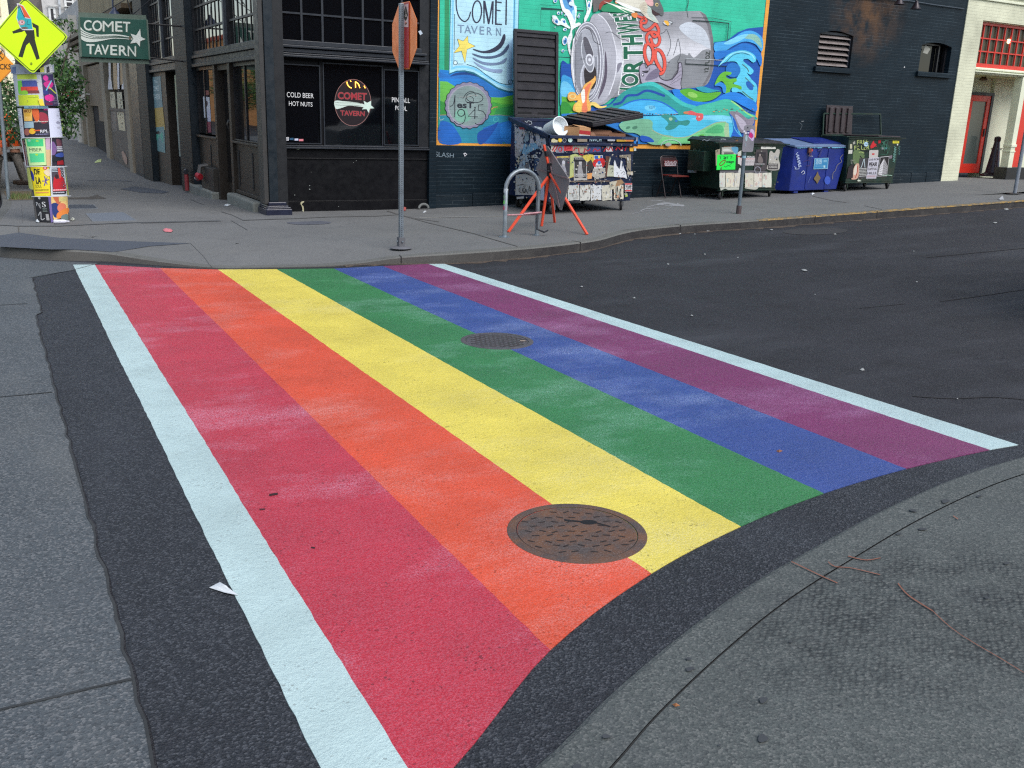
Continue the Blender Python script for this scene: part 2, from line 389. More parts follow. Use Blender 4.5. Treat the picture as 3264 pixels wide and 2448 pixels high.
def _kf():
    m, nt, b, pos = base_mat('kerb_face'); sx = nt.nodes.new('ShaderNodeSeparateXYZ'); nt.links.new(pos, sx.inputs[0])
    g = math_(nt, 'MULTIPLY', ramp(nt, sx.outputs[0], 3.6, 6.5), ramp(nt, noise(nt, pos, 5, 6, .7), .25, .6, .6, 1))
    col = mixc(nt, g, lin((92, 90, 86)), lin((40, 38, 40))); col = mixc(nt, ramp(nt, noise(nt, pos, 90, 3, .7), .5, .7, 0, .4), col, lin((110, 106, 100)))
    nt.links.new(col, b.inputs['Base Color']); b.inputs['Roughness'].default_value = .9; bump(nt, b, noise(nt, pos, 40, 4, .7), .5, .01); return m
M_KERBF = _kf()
M_PATCHW = speck_mat('sidewalk_patch', (84, 89, 98), (104, 108, 116), (70, 74, 82), .8, 190, .35, .4, .08, ((80, 84, 92), .5))

def split_mesh(pts, tr, L):
    pts = list(pts); work = list(tr); done = []; mid = {}
    while work:
        t = work.pop(); best = None
        for i in range(3):
            a, b = t[i], t[(i+1) % 3]; d = math.dist(pts[a], pts[b])
            if d > L and (best is None or d > best[0]): best = (d, i)
        if best is None: done.append(t); continue
        i = best[1]; a, b, c = t[i], t[(i+1) % 3], t[(i+2) % 3]; key = (min(a, b), max(a, b))
        if key not in mid: mid[key] = len(pts); pts.append(((pts[a][0]+pts[b][0])/2, (pts[a][1]+pts[b][1])/2))
        m = mid[key]; work += [(a, m, c), (m, b, c)]
    return pts, done
def sheet(name, outline, zf, m, L=.8, parent=None, kind='structure'):
    P = [Vector((x, y, 0)) for x, y in outline]
    pts, tr = split_mesh(outline, tessellate_polygon([P]), L)
    mb = MB(); mb.add([(x, y, zf(x, y)) for x, y in pts], tr)
    me = bpy.data.meshes.new(name); me.from_pydata([tuple(v) for v in mb.v], [], mb.f)
    bm = bmesh.new(); bm.from_mesh(me)
    for f in bm.faces:
        f.normal_update()
        if f.normal.z < 0: f.normal_flip()
    bm.to_mesh(me); bm.free()
    o = link(name, me, m, parent)
    if kind: o['kind'] = kind
    return o
def grid_road():
    xs = [-300, -80, -30, -15] + [-10+i*1.0 for i in range(55)] + [50, 60, 90, 160, 300]
    ys = [-300, -80, -30, -12] + [-8+i*1.0 for i in range(70)] + [66, 90, 150, 300]
    mb = MB(); n = len(xs)
    mb.add([(x, y, H(x, y)) for y in ys for x in xs], [(j*n+i, j*n+i+1, (j+1)*n+i+1, (j+1)*n+i) for j in range(len(ys)-1) for i in range(n-1)])
    props(mb.build('road', M_ASPH), kind='structure')
grid_road()
# far kerb: (x, y, height above road)
KERB = [(.36, 75, .13), (.36, 40, .13), (.36, 24, .13), (.34, 20, .13), (.26, 17.5, .13), (.06, 15.2, .13), (-.02, 13.9, .13), (.0, 13.0, .13), (.14, 12.5, .13), (.76, 12.02, .13), (1.22, 11.82, .10), (1.7, 11.38, .05), (2.28, 10.95, .014), (2.92, 10.82, .012),
        (3.45, 10.73, .014), (3.95, 10.74, .03), (4.42, 10.68, .085), (5.17, 10.53, .13), (6.1, 10.66, .13), (7.0, 10.86, .13), (7.6, 11.06, .13), (8.3, 11.48, .13), (8.9, 11.70, .13), (9.9, 11.79, .13), (11.3, 11.72, .13),
        (14, 11.72, .13), (18.3, 11.73, .13), (30, 11.73, .13), (75, 11.73, .13)]
def curve3(pts, n=4):
    out = []
    for i in range(len(pts)-1):
        p0, p1, p2, p3 = pts[max(0, i-1)], pts[i], pts[i+1], pts[min(len(pts)-1, i+2)]
        if math.dist(p1[:2], p2[:2]) > 3.5: out.append(p1); continue
        for k in range(n):
            t = k/n; out.append(tuple(.5*((2*a1)+(-a0+a2)*t+(2*a0-5*a1+4*a2-a3)*t*t+(-a0+3*a1-3*a2+a3)*t**3) for a0, a1, a2, a3 in zip(p0, p1, p2, p3)))
    return out+[pts[-1]]
KC = curve3(KERB)
def offset_line(L, d):
    out = []
    for i, p in enumerate(L):
        a, b = L[max(0, i-1)], L[min(len(L)-1, i+1)]; dx, dy = b[0]-a[0], b[1]-a[1]; l = math.hypot(dx, dy) or 1
        out.append((p[0]-dy/l*d, p[1]+dx/l*d))
    return out
def strip(mb, A, B, mi=0):
    n = len(A); mb.add(list(A)+list(B), [(i, i+1, n+i+1, n+i) for i in range(n-1)], mi)
def hz(p, q, h): return (p[0], p[1], H(p[0], p[1])+h)
e0 = [(p[0], p[1], H(p[0], p[1])-.05) for p in KC]
e1 = [(p[0], p[1], H(p[0], p[1])+p[2]-.018*min(1, p[2]*8)) for p in KC]
o1 = offset_line(KC, .015); e2 = [hz(q, p, p[2]) for q, p in zip(o1, KC)]
o2 = offset_line(KC, .15); e3 = [hz(q, p, p[2]+.002) for q, p in zip(o2, KC)]
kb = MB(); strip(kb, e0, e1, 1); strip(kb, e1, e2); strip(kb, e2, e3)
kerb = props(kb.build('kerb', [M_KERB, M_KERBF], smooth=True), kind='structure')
# sidewalk rings
wk = MB(); prev = [(q[0], q[1], H(q[0], q[1])+p[2]+.001) for q, p in zip(o2, KC)]
for d, f in ((.45, .3), (.8, .65), (1.2, 1.0)):
    oo = offset_line(KC, d); cur = [(q[0], q[1], H(q[0], q[1])+(p[2]*(1-f)+.13*f if p[2] < .13 else .13)) for q, p in zip(oo, KC)]
    strip(wk, prev, cur); prev = cur
ol = [(p[0], p[1]) for p in prev]+[(75, 75)]
P_, T_ = split_mesh(ol, tessellate_polygon([[Vector((x, y, 0)) for x, y in ol]]), 1.4)
wk.add([(x, y, H(x, y)+.13) for x, y in P_], T_)
me = wk
_kf = [(p[0], p[1], p[2]) for p in curve3(KERB, 16) if p[1] < 40 and p[0] < 40]
def walk_h(x, y):
    q = min(_kf, key=lambda p: (p[0]-x)**2+(p[1]-y)**2); d = math.dist(q[:2], (x, y)); h = q[2]
    if h >= .13: return H(x, y)+.13
    f = 0 if d < .15 else .3*(d-.15)/.3 if d < .45 else .3+.35*(d-.45)/.35 if d < .8 else .65+.35*(d-.8)/.4 if d < 1.2 else 1
    return H(x, y)+h*(1-f)+.13*f
def walk_map():
    def f(x, y, o):
        p = GR(x, y, .13)
        for _ in range(6): p = GR(x, y, walk_h(p.x, p.y)-H(p.x, p.y))
        return Vector((p.x, p.y, walk_h(p.x, p.y)+.0035+o))
    return f
def build_up(mb, name, m, kind='structure', parent=None):
    me = bpy.data.meshes.new(name); me.from_pydata([tuple(v) for v in mb.v], [], mb.f)
    bm = bmesh.new(); bm.from_mesh(me); bmesh.ops.remove_doubles(bm, verts=bm.verts, dist=.0005)
    for f in bm.faces:
        f.normal_update()
        if f.normal.z < 0: f.normal_flip()
        f.smooth = True
    bm.to_mesh(me); bm.free(); o = link(name, me, m, parent); o['kind'] = kind; return o
build_up(wk, 'sidewalk', M_WALK)
# yellow paint on the kerb top further along, worn
m, nt, b, pos = base_mat('kerb_yellow'); col = mixc(nt, ramp(nt, noise(nt, pos, 9, 6, .75), .42, .56), lin((166, 130, 56)), lin((98, 90, 74)))
nt.links.new(col, b.inputs['Base Color']); b.inputs['Roughness'].default_value = .7; M_YEL = m
yb = MB(); YK = [p for p in KC if p[0] > 11.0]
YK = [(x, 11.72, .13) for x in [11.2+.5*i for i in range(60)]]
a = [(p[0], p[1]+.002, H(p[0], p[1])+.1275) for p in YK]; bb = [(p[0], p[1]+.085, H(p[0], p[1])+.1345) for p in YK]; a2 = [(p[0], p[1]-.004, H(p[0], p[1])+.115) for p in YK]
strip(yb, a, bb); strip(yb, a2, a)
props(yb.build('kerb_marking', M_YEL), kind='structure')
# near sidewalk (lower right), flush ramp
NK = [(-40, 1.3), (-6, 1.3), (-2.4, 1.38), (-1.2, 1.45), (0, 1.58), (.7, 1.75), (1.24, 1.95), (1.6, 2.13), (2.04, 2.32), (2.53, 2.5), (3.1, 2.66), (3.74, 2.82), (4.46, 2.95), (5.08, 3.0), (5.9, 3.03), (7, 3.04), (8.2, 3.05), (9.4, 3.05), (13.2, 3.05), (60, 3.05)]
NC = curve3([(x, y, 0) for x, y in NK], 5)
def nz(x, y): return H(x, y)+.014
nb = MB(); z_ = lambda q, h: (q[0], q[1], H(q[0], q[1])+h)
n0 = [z_(p, -.03) for p in NC]; n1 = [z_(p, .008) for p in NC]; q1 = offset_line(NC, -.02); n2 = [z_(p, .017) for p in q1]; q2 = offset_line(NC, -.172); n3 = [z_(p, .02) for p in q2]
strip(nb, n0, n1); strip(nb, n1, n2); strip(nb, n2, n3)
props(nb.build('near_kerb', M_NEARW, smooth=True), kind='structure')
gb = MB(); q3 = offset_line(NC, -.180); strip(gb, [z_(p, .013) for p in offset_line(NC, -.171)], [z_(p, .013) for p in offset_line(NC, -.179)])
props(gb.build('kerb_joint', mat('joint_dirt', (60, 61, 60), .95)), kind='structure')
sw = MB(); prev = [z_(p, .020) for p in q3]
for d, h in ((-.45, .03), (-.9, .05), (-1.5, .07)):
    cur = [z_(p, h) for p in offset_line(NC, d)]
    if d < -.9: break
    strip(sw, prev, cur); prev = cur
ol = [(p[0], p[1]) for p in reversed(prev)]+[(-40, -12), (60, -12)]
P_, T_ = split_mesh(ol, tessellate_polygon([[Vector((x, y, 0)) for x, y in ol]]), 1.5)
sw.add([(x, y, H(x, y)+.05) for x, y in P_], T_)
build_up(sw, 'near_sidewalk', M_NEARW)
# grooved ramp texture on the near sidewalk
m, nt, b, pos = base_mat('ramp_grooves'); c = lin((92, 97, 97))
mp = nt.nodes.new('ShaderNodeMapping'); mp.inputs['Rotation'].default_value = (0, 0, R(28)); mp.inputs['Scale'].default_value = (38, 62, 1); nt.links.new(pos, mp.inputs[0])
v = nt.nodes.new('ShaderNodeTexVoronoi'); v.inputs['Scale'].default_value = 1; v.inputs['Randomness'].default_value = .55; nt.links.new(mp.outputs[0], v.inputs['Vector'])
wear = ramp(nt, noise(nt, pos, 3.2, 6, .7), .38, .6)
col = mixc(nt, math_(nt, 'MULTIPLY', ramp(nt, v.outputs['Distance'], .15, .55, 1, 0), wear), lin((104, 109, 107)), lin((62, 66, 68)))
col = mixc(nt, ramp(nt, noise(nt, pos, 220, 2, .7), .5, .75, 0, .4), col, lin((134, 136, 134)))
nt.links.new(col, b.inputs['Base Color']); b.inputs['Roughness'].default_value = .85
bump(nt, b, math_(nt, 'ADD', math_(nt, 'MULTIPLY', v.outputs['Distance'], wear), math_(nt, 'MULTIPLY', noise(nt, pos, 120, 3), .6)), .8, .012); M_GROOVE = m
gpts = rp((1632, 1200, 1.329), smooth_pts([(1560, 760), (1760, 735), (2169, 900), (2300, 1300), (2400, 1700), (1950, 1700), (1650, 1350), (1420, 1180), (1330, 1000)], 5))
def nwz(x, y):
    return H(x, y)+.0565
gw = [GR(x, y, .05) for x, y in gpts]
# keep the patch well inside the flat part of the walk
def near_h(x, y):
    dmin = min(math.dist((x, y), q) for q in NC_XY); t = max(0, dmin-.18)
    return H(x, y)+.004+(.02+(.01*t/.27 if t < .27 else .01+.02*min(1, (t-.27)/.45)))
NC_XY = [(p[0], p[1]) for p in curve3([(x, y, 0) for x, y in NK if -3 < x < 12], 24)]
# old concrete lanes on the left, with the crosswalk's new asphalt cut into them
rnd = random.Random(3)
edge = []; y = -10.0
while y < 10.9:
    edge.append((.25+.00*y+rnd.uniform(-.009, .009)+(.06 if y > 9 else 0)+.006*y, y)); y += .11
lane = [(-40, -10)]+edge+[(.38, 10.9), (.8, 11.27), (1.12, 11.7), (.6, 12.05), (.1, 12.48), (-.04, 13.1), (-.04, 14), (.02, 15.2), (.2, 17.5), (.3, 20), (.3, 60), (-40, 60)]
sheet('concrete_road', lane, lambda x, y: H(x, y)+.004, M_SLAB, 1.2)
M_JOINT = mat('road_joint', (52, 54, 55), .95, na=.3)
jb = MB()
def gstrip(mb, pts, w, dz, wob=.006):
    A, B = [], []
    for i, p in enumerate(pts):
        a, b = pts[max(0, i-1)], pts[min(len(pts)-1, i+1)]; dx, dy = b[0]-a[0], b[1]-a[1]; l = math.hypot(dx, dy) or 1
        j = rnd.uniform(-wob, wob); ww = w*rnd.uniform(.7, 1.3)/2
        A.append((p[0]-dy/l*(ww)+j, p[1]+dx/l*ww+j, H(*p)+dz)); B.append((p[0]+dy/l*ww+j, p[1]-dx/l*ww+j, H(*p)+dz))
    strip(mb, A, B)
def seg(a, b, n): return [(a[0]+(b[0]-a[0])*i/n, a[1]+(b[1]-a[1])*i/n) for i in range(n+1)]
gstrip(jb, [(x, y) for x, y in edge if y > -2], .009, .007, .003)
for yy in (2.93, 6.45, 9.5, 13.0):
    gstrip(jb, seg((-12, yy+.05), (.27 if yy < 12 else -.4, yy-.03), 90), .015, .0075, .003)
gstrip(jb, seg((.36, 10.9), (.8, 11.27), 6)+seg((.8, 11.27), (1.12, 11.7), 6)[1:], .012, .0075)
gstrip(jb, seg((-3.6, -4), (-3.5, 30), 200), .022, .0075)
props(jb.build('road_joints', M_JOINT), kind='structure')
# fresh asphalt between the old lanes and the crosswalk
sheet('asphalt_patch', [(x+.012, y) for x, y in edge if y > 1.2]+[(.38, 10.9), (.8, 11.27), (1.12, 11.7), (1.7, 11.3), (1.7, 6), (1.7, 1.9), (1.2, 1.85), (.6, 1.65), (.27, 1.55)], lambda x, y: H(x, y)+.002, M_ASPH2, .7)
# dark band along the near kerb
bandA = [(x, y) for x, y in [(p[0], p[1]) for p in NC] if .2 < x < 6.5]
sheet('asphalt_band', bandA+[(6.5, 3.35), (5.4, 3.32), (5.0, 3.34), (4.3, 3.3), (3.6, 3.25), (2.9, 3.1), (2.2, 2.9), (1.5, 2.6), (.9, 2.3), (.4, 2.0)], lambda x, y: H(x, y)+.0028, M_ASPH2, .7)
# darker worn tracks in the side street
M_TRACK = speck_mat('worn_asphalt', (55, 54, 57), (84, 84, 86), (36, 36, 40), .85, 150, .35, .7, .12)
# --- crosswalk
def stripe_mat(name, c, pale, dark, pa=.5, wear=.5):
    m, nt, b, pos = base_mat(name); c = lin(c)
    col = mixc(nt, ramp(nt, noise(nt, pos, 1.6, 5, .6), .3, .7), tuple(x*.84 for x in c), tuple(min(1, x*1.1) for x in c))
    band = ramp(nt, noise(nt, pos, .9, 5, .66, (.7, 1.15, 1)), .5, .74)                     # frosted bead and dust patches; grazing sky sheen painted in with them
    fine = ramp(nt, noise(nt, pos, 125, 3, .9), .47, .56)
    frost = math_(nt, 'MULTIPLY', math_(nt, 'ADD', math_(nt, 'MULTIPLY', band, .95), .2), math_(nt, 'ADD', math_(nt, 'MULTIPLY', fine, .85), .08))
    col = mixc(nt, math_(nt, 'MULTIPLY', frost, pa), col, lin(pale))
    v = nt.nodes.new('ShaderNodeTexVoronoi'); v.inputs['Scale'].default_value = 120; nt.links.new(pos, v.inputs['Vector'])
    sv = nt.nodes.new('ShaderNodeSeparateColor'); nt.links.new(v.outputs['Color'], sv.inputs[0])
    pit = math_(nt, 'MULTIPLY', ramp(nt, sv.outputs[0], .95, .97), ramp(nt, noise(nt, pos, 5, 3), .48, .62, .1, 1))
    col = mixc(nt, math_(nt, 'MULTIPLY', pit, wear), col, lin(dark))
    v2 = nt.nodes.new('ShaderNodeTexVoronoi'); v2.inputs['Scale'].default_value = 9; nt.links.new(pos, v2.inputs['Vector'])
    col = mixc(nt, ramp(nt, v2.outputs['Distance'], .015, .04, .8, 0), col, lin(dark))
    nt.links.new(col, b.inputs['Base Color'])
    nt.links.new(math_(nt, 'SUBTRACT', ramp(nt, noise(nt, pos, 4), .3, .7, .34, .5), math_(nt, 'MULTIPLY', band, .08)), b.inputs['Roughness']); b.inputs['Specular IOR Level'].default_value = .5
    h = math_(nt, 'ADD', math_(nt, 'MULTIPLY', noise(nt, pos, 95, 3, .8), 1.5), math_(nt, 'MULTIPLY', noise(nt, pos, 26, 4, .6), 1.5))
    bump(nt, b, math_(nt, 'SUBTRACT', h, pit), .6, .008); return m
S_ = [('white_stripe', 'left', (186, 208, 206), (204, 222, 222), (110, 110, 106), .5, .45), ('red_stripe', '', (186, 38, 56), (224, 170, 192), (70, 30, 40), .85, .6),
      ('orange_stripe', '', (218, 74, 38), (236, 176, 168), (110, 50, 35), .8, .6), ('yellow_stripe', '', (228, 208, 84), (236, 228, 186), (110, 100, 50), .55, .6),
      ('green_stripe', '', (36, 114, 54), (160, 206, 184), (30, 60, 45), .85, .4), ('blue_stripe', '', (38, 64, 136), (164, 180, 222), (30, 40, 80), .8, .4),
      ('purple_stripe', '', (114, 34, 86), (196, 146, 190), (50, 25, 50), .8, .4), ('white_stripe', 'right', (184, 207, 207), (204, 222, 222), (110, 108, 100), .5, .4)]
#   boundaries: (near x, near y, far x, far y)
BND = [(.663, 1.8, .834, 11.66), (.888, 1.98, 1.054, 11.59), (1.575, 2.452, 1.684, 11.15), (2.25, 2.765, 2.265, 10.86), (2.916, 2.965, 2.887, 10.70), (3.59, 3.095, 3.52, 10.55), (4.287, 3.16, 4.132, 10.56), (5.02, 3.168, 4.721, 10.55), (5.271, 3.153, 4.917, 10.5)]
LAB = ['white edge line beside the red stripe, nearest the old concrete road', 'red stripe of the rainbow crosswalk, beside the left white line', 'orange stripe of the rainbow crosswalk, between red and yellow',
       'yellow stripe of the rainbow crosswalk, between orange and green', 'green stripe of the rainbow crosswalk, between yellow and blue', 'blue stripe of the rainbow crosswalk, between green and purple',
       'purple stripe of the rainbow crosswalk, beside the right white line', 'white edge line beside the purple stripe, on the open asphalt side']
wob = []
for bi, (xa, ya, xb, yb_) in enumerate(BND):
    rr = random.Random(bi+20); L = []
    n = 160
    for i in range(n+1):
        t = i/n; L.append((xa+(xb-xa)*t+rr.uniform(-.0025, .0025)+.0015*math.sin(t*19+bi), ya+(yb_-ya)*t))
    wob.append(L)
def near_curve(x):   # curved near end of the stripes
    xs = [(b_[0], b_[1]) for b_ in BND]
    for i in range(len(xs)-1):
        if xs[i][0] <= x <= xs[i+1][0]:
            t = (x-xs[i][0])/(xs[i+1][0]-xs[i][0]); p0, p1, p2, p3 = xs[max(0, i-1)], xs[i], xs[i+1], xs[min(8, i+2)]
            return .5*((2*p1[1])+(-p0[1]+p2[1])*t+(2*p0[1]-5*p1[1]+4*p2[1]-p3[1])*t*t+(-p0[1]+3*p1[1]-3*p2[1]+p3[1])*t**3)
    return xs[-1][1]
for i in range(8):
    A, B = wob[i], wob[i+1]; sb = MB(); nx = 6; n = len(A); V = []
    for k in range(n):
        t = k/(n-1)
        for j in range(nx+1):
            s_ = j/nx; x = A[k][0]*(1-s_)+B[k][0]*s_
            y = A[k][1]*(1-s_)+B[k][1]*s_
            if t < .2:      # ease towards the curved near end
                x0 = A[0][0]*(1-s_)+B[0][0]*s_; yl = A[0][1]*(1-s_)+B[0][1]*s_; y += (near_curve(x0)-yl)*(1-t/.2)
            V.append((x, y, H(x, y)+.0062))
    F_ = [(k*(nx+1)+j, k*(nx+1)+j+1, (k+1)*(nx+1)+j+1, (k+1)*(nx+1)+j) for k in range(n-1) for j in range(nx)]
    b0 = len(V); V += [(v[0], v[1], v[2]-.005) for v in V]
    rim = [(j, j+1) for j in range(nx)]+[((n-1)*(nx+1)+j+1, (n-1)*(nx+1)+j) for j in range(nx)]+[((k+1)*(nx+1), k*(nx+1)) for k in range(n-1)]+[(k*(nx+1)+nx, (k+1)*(nx+1)+nx) for k in range(n-1)]
    F_ += [(b_, a_, a_+b0, b_+b0) for a_, b_ in rim]
    sb.add(V, F_); nm, sd_, c, pale, dark, pa, we = S_[i]
    o = sb.build(nm, stripe_mat('paint_'+nm+sd_, c, pale, dark, pa, we)); props(o, LAB[i], 'crosswalk stripe', 'stripes of the rainbow crosswalk', 'structure')
# --- sidewalk details in place
M_DARKG = mat('dark_metal_plate', (72, 76, 84), .6, .3, na=.12, bs=.3, bscale=120)
SJ = Paint(walk_map(), (0, 0, 1.0), start=.001, maxlen=60, k=.9)
def sj(reg, pts, w, c=(92, 92, 92)): SJ.reg = reg; SJ.stroke(pts, w, c)
C4=(450,350,4.424); B6=(850,350,4.022); CR=(1050,550,3.687); L5=(0,650,3.16); L2=(0,350,4.424); G4=(2450,300,4.424)
sj(C4, [(0, 1600), (400, 1592), (1130, 1570)], 6); sj(C4, [(1130, 1440), (1270, 1480), (1440, 1560)], 9); sj(C4, [(1440, 1560), (1880, 1545), (2212, 1535)], 9, (84, 84, 84))
sj(C4, [(1270, 1565), (1400, 1640), (1500, 1700)], 6); sj(C4, [(700, 1270), (880, 1340)], 6, (96, 96, 96))
sj(B6, [(0, 1405), (400, 1395), (800, 1375), (1400, 1365), (1700, 1345)], 8, (98, 97, 95)); sj(B6, [(1540, 1300), (1700, 1350), (1900, 1395), (2212, 1440)], 7, (92, 90, 88))
sj(CR, [(690, 455), (900, 520), (1150, 590), (1400, 650), (1700, 720), (1900, 780), (2212, 870)], 7, (96, 95, 93)); sj(CR, [(1060, 535), (1500, 525), (2212, 515)], 5, (150, 148, 142))
sj(L5, [(0, 215), (170, 225), (600, 225), (1000, 205), (1300, 192), (2212, 172)], 6, (92, 94, 96)); sj(L5, [(185, 225), (190, 290)], 10, (92, 88, 84)); sj(L5, [(1920, 400), (2060, 530), (2140, 640)], 4, (108, 108, 106)); sj(L5, [(215, 0), (228, 190)], 3, (110, 110, 110))
sj(L2, [(1230, 1000), (1700, 1003), (1850, 1010)], 7, (100, 104, 110)); sj(G4, [(620, 1440), (900, 1505), (1100, 1530)], 4, (98, 97, 96)); sj(G4, [(1350, 1575), (1600, 1630)], 4, (98, 97, 96))
SJ.build('sidewalk_joints', painted_mat('joint_paint', .9), None)['kind'] = 'structure'
hp = [walk_map()(*p, 0) for p in rp(L5, [(0, 320), (190, 292), (600, 345), (1100, 370), (1920, 398), (1500, 430), (1140, 487), (500, 462), (0, 435)])]
sheet('sidewalk_patch', [(p.x, p.y) for p in hp], lambda x, y: walk_h(x, y)+.005, M_PATCHW, .25)
sh = [GR(*p, .13) for p in rp(B6, smooth_pts([(255, 1452), (350, 1440), (520, 1435), (700, 1428), (830, 1450), (700, 1470), (400, 1475)], 4))]
sheet('sidewalk_repair', [(p.x, p.y) for p in sh], lambda x, y: walk_h(x, y)+.005, mat('dark_patch', (82, 84, 92), .9), .3)
sh = [GR(*p, .13) for p in rp(L2, [(960, 1240), (1240, 1235), (1370, 1200), (1500, 1255), (1300, 1262), (960, 1262)])]
sheet('sidewalk_hollow', [(p.x, p.y) for p in sh], lambda x, y: walk_h(x, y)+.005, mat('hollow_dirt', (74, 70, 66), .95), .3)
sh = [GR(*p, .13) for p in rp(C4, [(-90, 1085), (230, 1125), (400, 1160), (300, 1180), (0, 1170), (-300, 1120)])]
sheet('sidewalk_patch_small', [(p.x, p.y) for p in sh], lambda x, y: walk_h(x, y)+.0055, M_PATCHW, .5)
def hatch(reg, pts, label, m):
    q = [GR(*p, .13) for p in rp(reg, pts)]; c = sum(q, Vector())/4
    t = thing('utility_cover', label, 'utility cover', c)
    fr = MB()
    for i in range(4): a, b = q[i], q[(i+1) % 4]; fr.slab([a, b, b+(c-b).normalized()*.03, a+(c-a).normalized()*.03], (0, 0, .008))
    fr.build('frame', mat('cover_frame', (120, 124, 128), .7, .2), t)
    pl = MB(); pl.slab([a+(c-a).normalized()*.03 for a in q], (0, 0, .006)); pl.build('plate', m, t)
m, nt, b, pos = base_mat('tread_plate'); w = nt.nodes.new('ShaderNodeTexChecker'); w.inputs['Scale'].default_value = 38; nt.links.new(pos, w.inputs['Vector'])
nt.links.new(mixc(nt, w.outputs['Fac'], lin((96, 102, 112)), lin((112, 118, 126))), b.inputs['Base Color']); b.inputs['Roughness'].default_value = .6; M_TREAD = m
hatch(L5, [(860, 100), (1240, 85), (1380, 170), (930, 180)], 'large square ribbed metal cover set in the pavement right of the poster pole', M_TREAD)
hatch(L2, [(960, 1340), (1330, 1340), (1385, 1398), (960, 1402)], 'narrow dark utility cover in the pavement just behind the poster pole', M_DARKG)

m, nt, b, pos = base_mat('gutter_dirt'); n_ = noise(nt, pos, 26, 6, .8)
col = mixc(nt, ramp(nt, n_, .4, .62), lin((56, 53, 52)), lin((96, 80, 64))); col = mixc(nt, ramp(nt, noise(nt, pos, 60, 4, .8), .6, .66), col, lin((130, 112, 92)))
nt.links.new(col, b.inputs['Base Color']); b.inputs['Roughness'].default_value = .95; bump(nt, b, n_, .8, .01)
gd = MB(); rr = random.Random(77); GK = [p for p in KC if 3.6 < p[0] < 30 and p[1] < 20]; GK2 = []
for a_, b__ in zip(GK, GK[1:]):
    k_ = max(1, int(math.dist(a_[:2], b__[:2])/.12)); GK2 += [(a_[0]+(b__[0]-a_[0])*i/k_, a_[1]+(b__[1]-a_[1])*i/k_) for i in range(k_)]
strip(gd, [(p[0], p[1]-.03-rr.random()**2*.14, H(*p)+.003) for p in GK2], [(p[0], p[1]+.02, H(*p)+.006) for p in GK2])
props(gd.build('gutter_dirt', m), kind='structure')
kj = MB()
for X_ in (4.38, 7.1, 9.6, 12.4, 15.2, 18.0): 
    q = min(KC, key=lambda p: abs(p[0]-X_) if p[1] < 20 else 99); i = KC.index(q); d = Vector((KC[i+1][0]-q[0], KC[i+1][1]-q[1], 0)).normalized(); n__ = Vector((-d.y, d.x, 0)); c = Vector((q[0], q[1], H(q[0], q[1])))
    kj.slab([c-n__*.004-d*.006, c-n__*.004+d*.006, c+n__*.152+d*.006, c+n__*.152-d*.006], (0, 0, q[2]+.004))
props(kj.build('kerb_joints', mat('kerb_joint_dark', (40, 38, 38), .95)), kind='structure')
# ================================================================== TAVERN
M_BRICK = brick_mat('teal_painted_brick', (15, 30, 39), (70, 86, 95), .5, stain=((17.6, 15.7, 4.35), (120, 84, 50)))
M_BRICKY = brick_mat('grazing_lit_brick', (34, 36, 37), (22, 23, 24), .55, swap=True)
M_BRICKC = brick_mat('cream_painted_brick', (206, 206, 180), (170, 168, 144), .6, mort_vis=.15)
M_TEAL = mat('teal_paint', (14, 26, 34), .42, na=.15, ns=3)
M_TAUPE = mat('taupe_trim_lit_side', (50, 49, 48), .5, na=.14, ns=3, dirt=(70, 66, 60))
M_TAN = mat('tan_wood', (42, 35, 28), .5, na=.16, ns=3, dirt=(44, 38, 32))
M_BLACKW = mat('black_painted_wood', (8, 8, 12), .42, na=.25, ns=2.2, dirt=(14, 13, 17), spec=.25)
M_DKFRAME = mat('dark_slate_trim', (28, 33, 41), .45, na=.2, ns=5)
M_FRAME = mat('black_frame', (26, 26, 30), .4)
M_STONE = mat('sill_stone', (112, 114, 112), .85, na=.15, bs=.4, dirt=(80, 80, 78))
M_DARK = mat('interior_dark', (16, 15, 18), .8)
M_NAVYB = mat('navy_gloss_paint', (34, 38, 56), .22)
def glass_mat(name, c=(10, 12, 15), rough=.02, ior=1.55, wav=.02):
    m, nt, b, pos = base_mat(name); b.inputs['Base Color'].default_value = (*lin(c), 1); b.inputs['Roughness'].default_value = rough; b.inputs['IOR'].default_value = ior
    b.inputs['Specular IOR Level'].default_value = .5
    bump(nt, b, noise(nt, pos, 1.6, 2), wav, .05); return m
M_GLASS = glass_mat('window_glass', (9, 11, 15), .03, 1.5, .03)
M_GLASSR = glass_mat('street_side_glass', (12, 14, 16), .02, 2.7, .012)
TAV = thing('tavern_building', 'dark teal brick corner tavern with black shopfront and painted mural wall', 'building', (4.4, 15.7, H(4.4, 15.7)+.13))
TOP = 9.5
def px_hole(reg, pts, Y=YW):
    w = [WY(*p, Y) for p in rp(reg, pts)]
    return (min(sum(sorted(a.x for a in w)[:2])/2, 99), sum(sorted(a.x for a in w)[2:])/2, sum(sorted(a.z for a in w)[:2])/2, sum(sorted(a.z for a in w)[2:])/2)
DR = (2400, 0, 2.56)
HV = (16.19, 17.215, 3.04, 3.79); HW = (19.48, 20.54, 3.10, 3.76)
def wall_holes(mb, x0, x1, z0f, z1, holes, y0, y1):
    """brick wall between x0 and x1 with real openings"""
    xs = sorted({x0, x1, *[h[0] for h in holes], *[h[1] for h in holes]})
    for a, b in zip(xs, xs[1:]):
        hh = sorted([h for h in holes if h[0] <= a+1e-6 and h[1] >= b-1e-6], key=lambda h: h[2]); z = z0f
        for h in hh: mb.box(a, b, y0, y1, z, h[2]); z = h[3]
        mb.box(a, b, y0, y1, z, z1)
w = MB()
wall_holes(w, 7.0, 20.86, -.3, TOP, [HV, HW], YW, YW+.35)
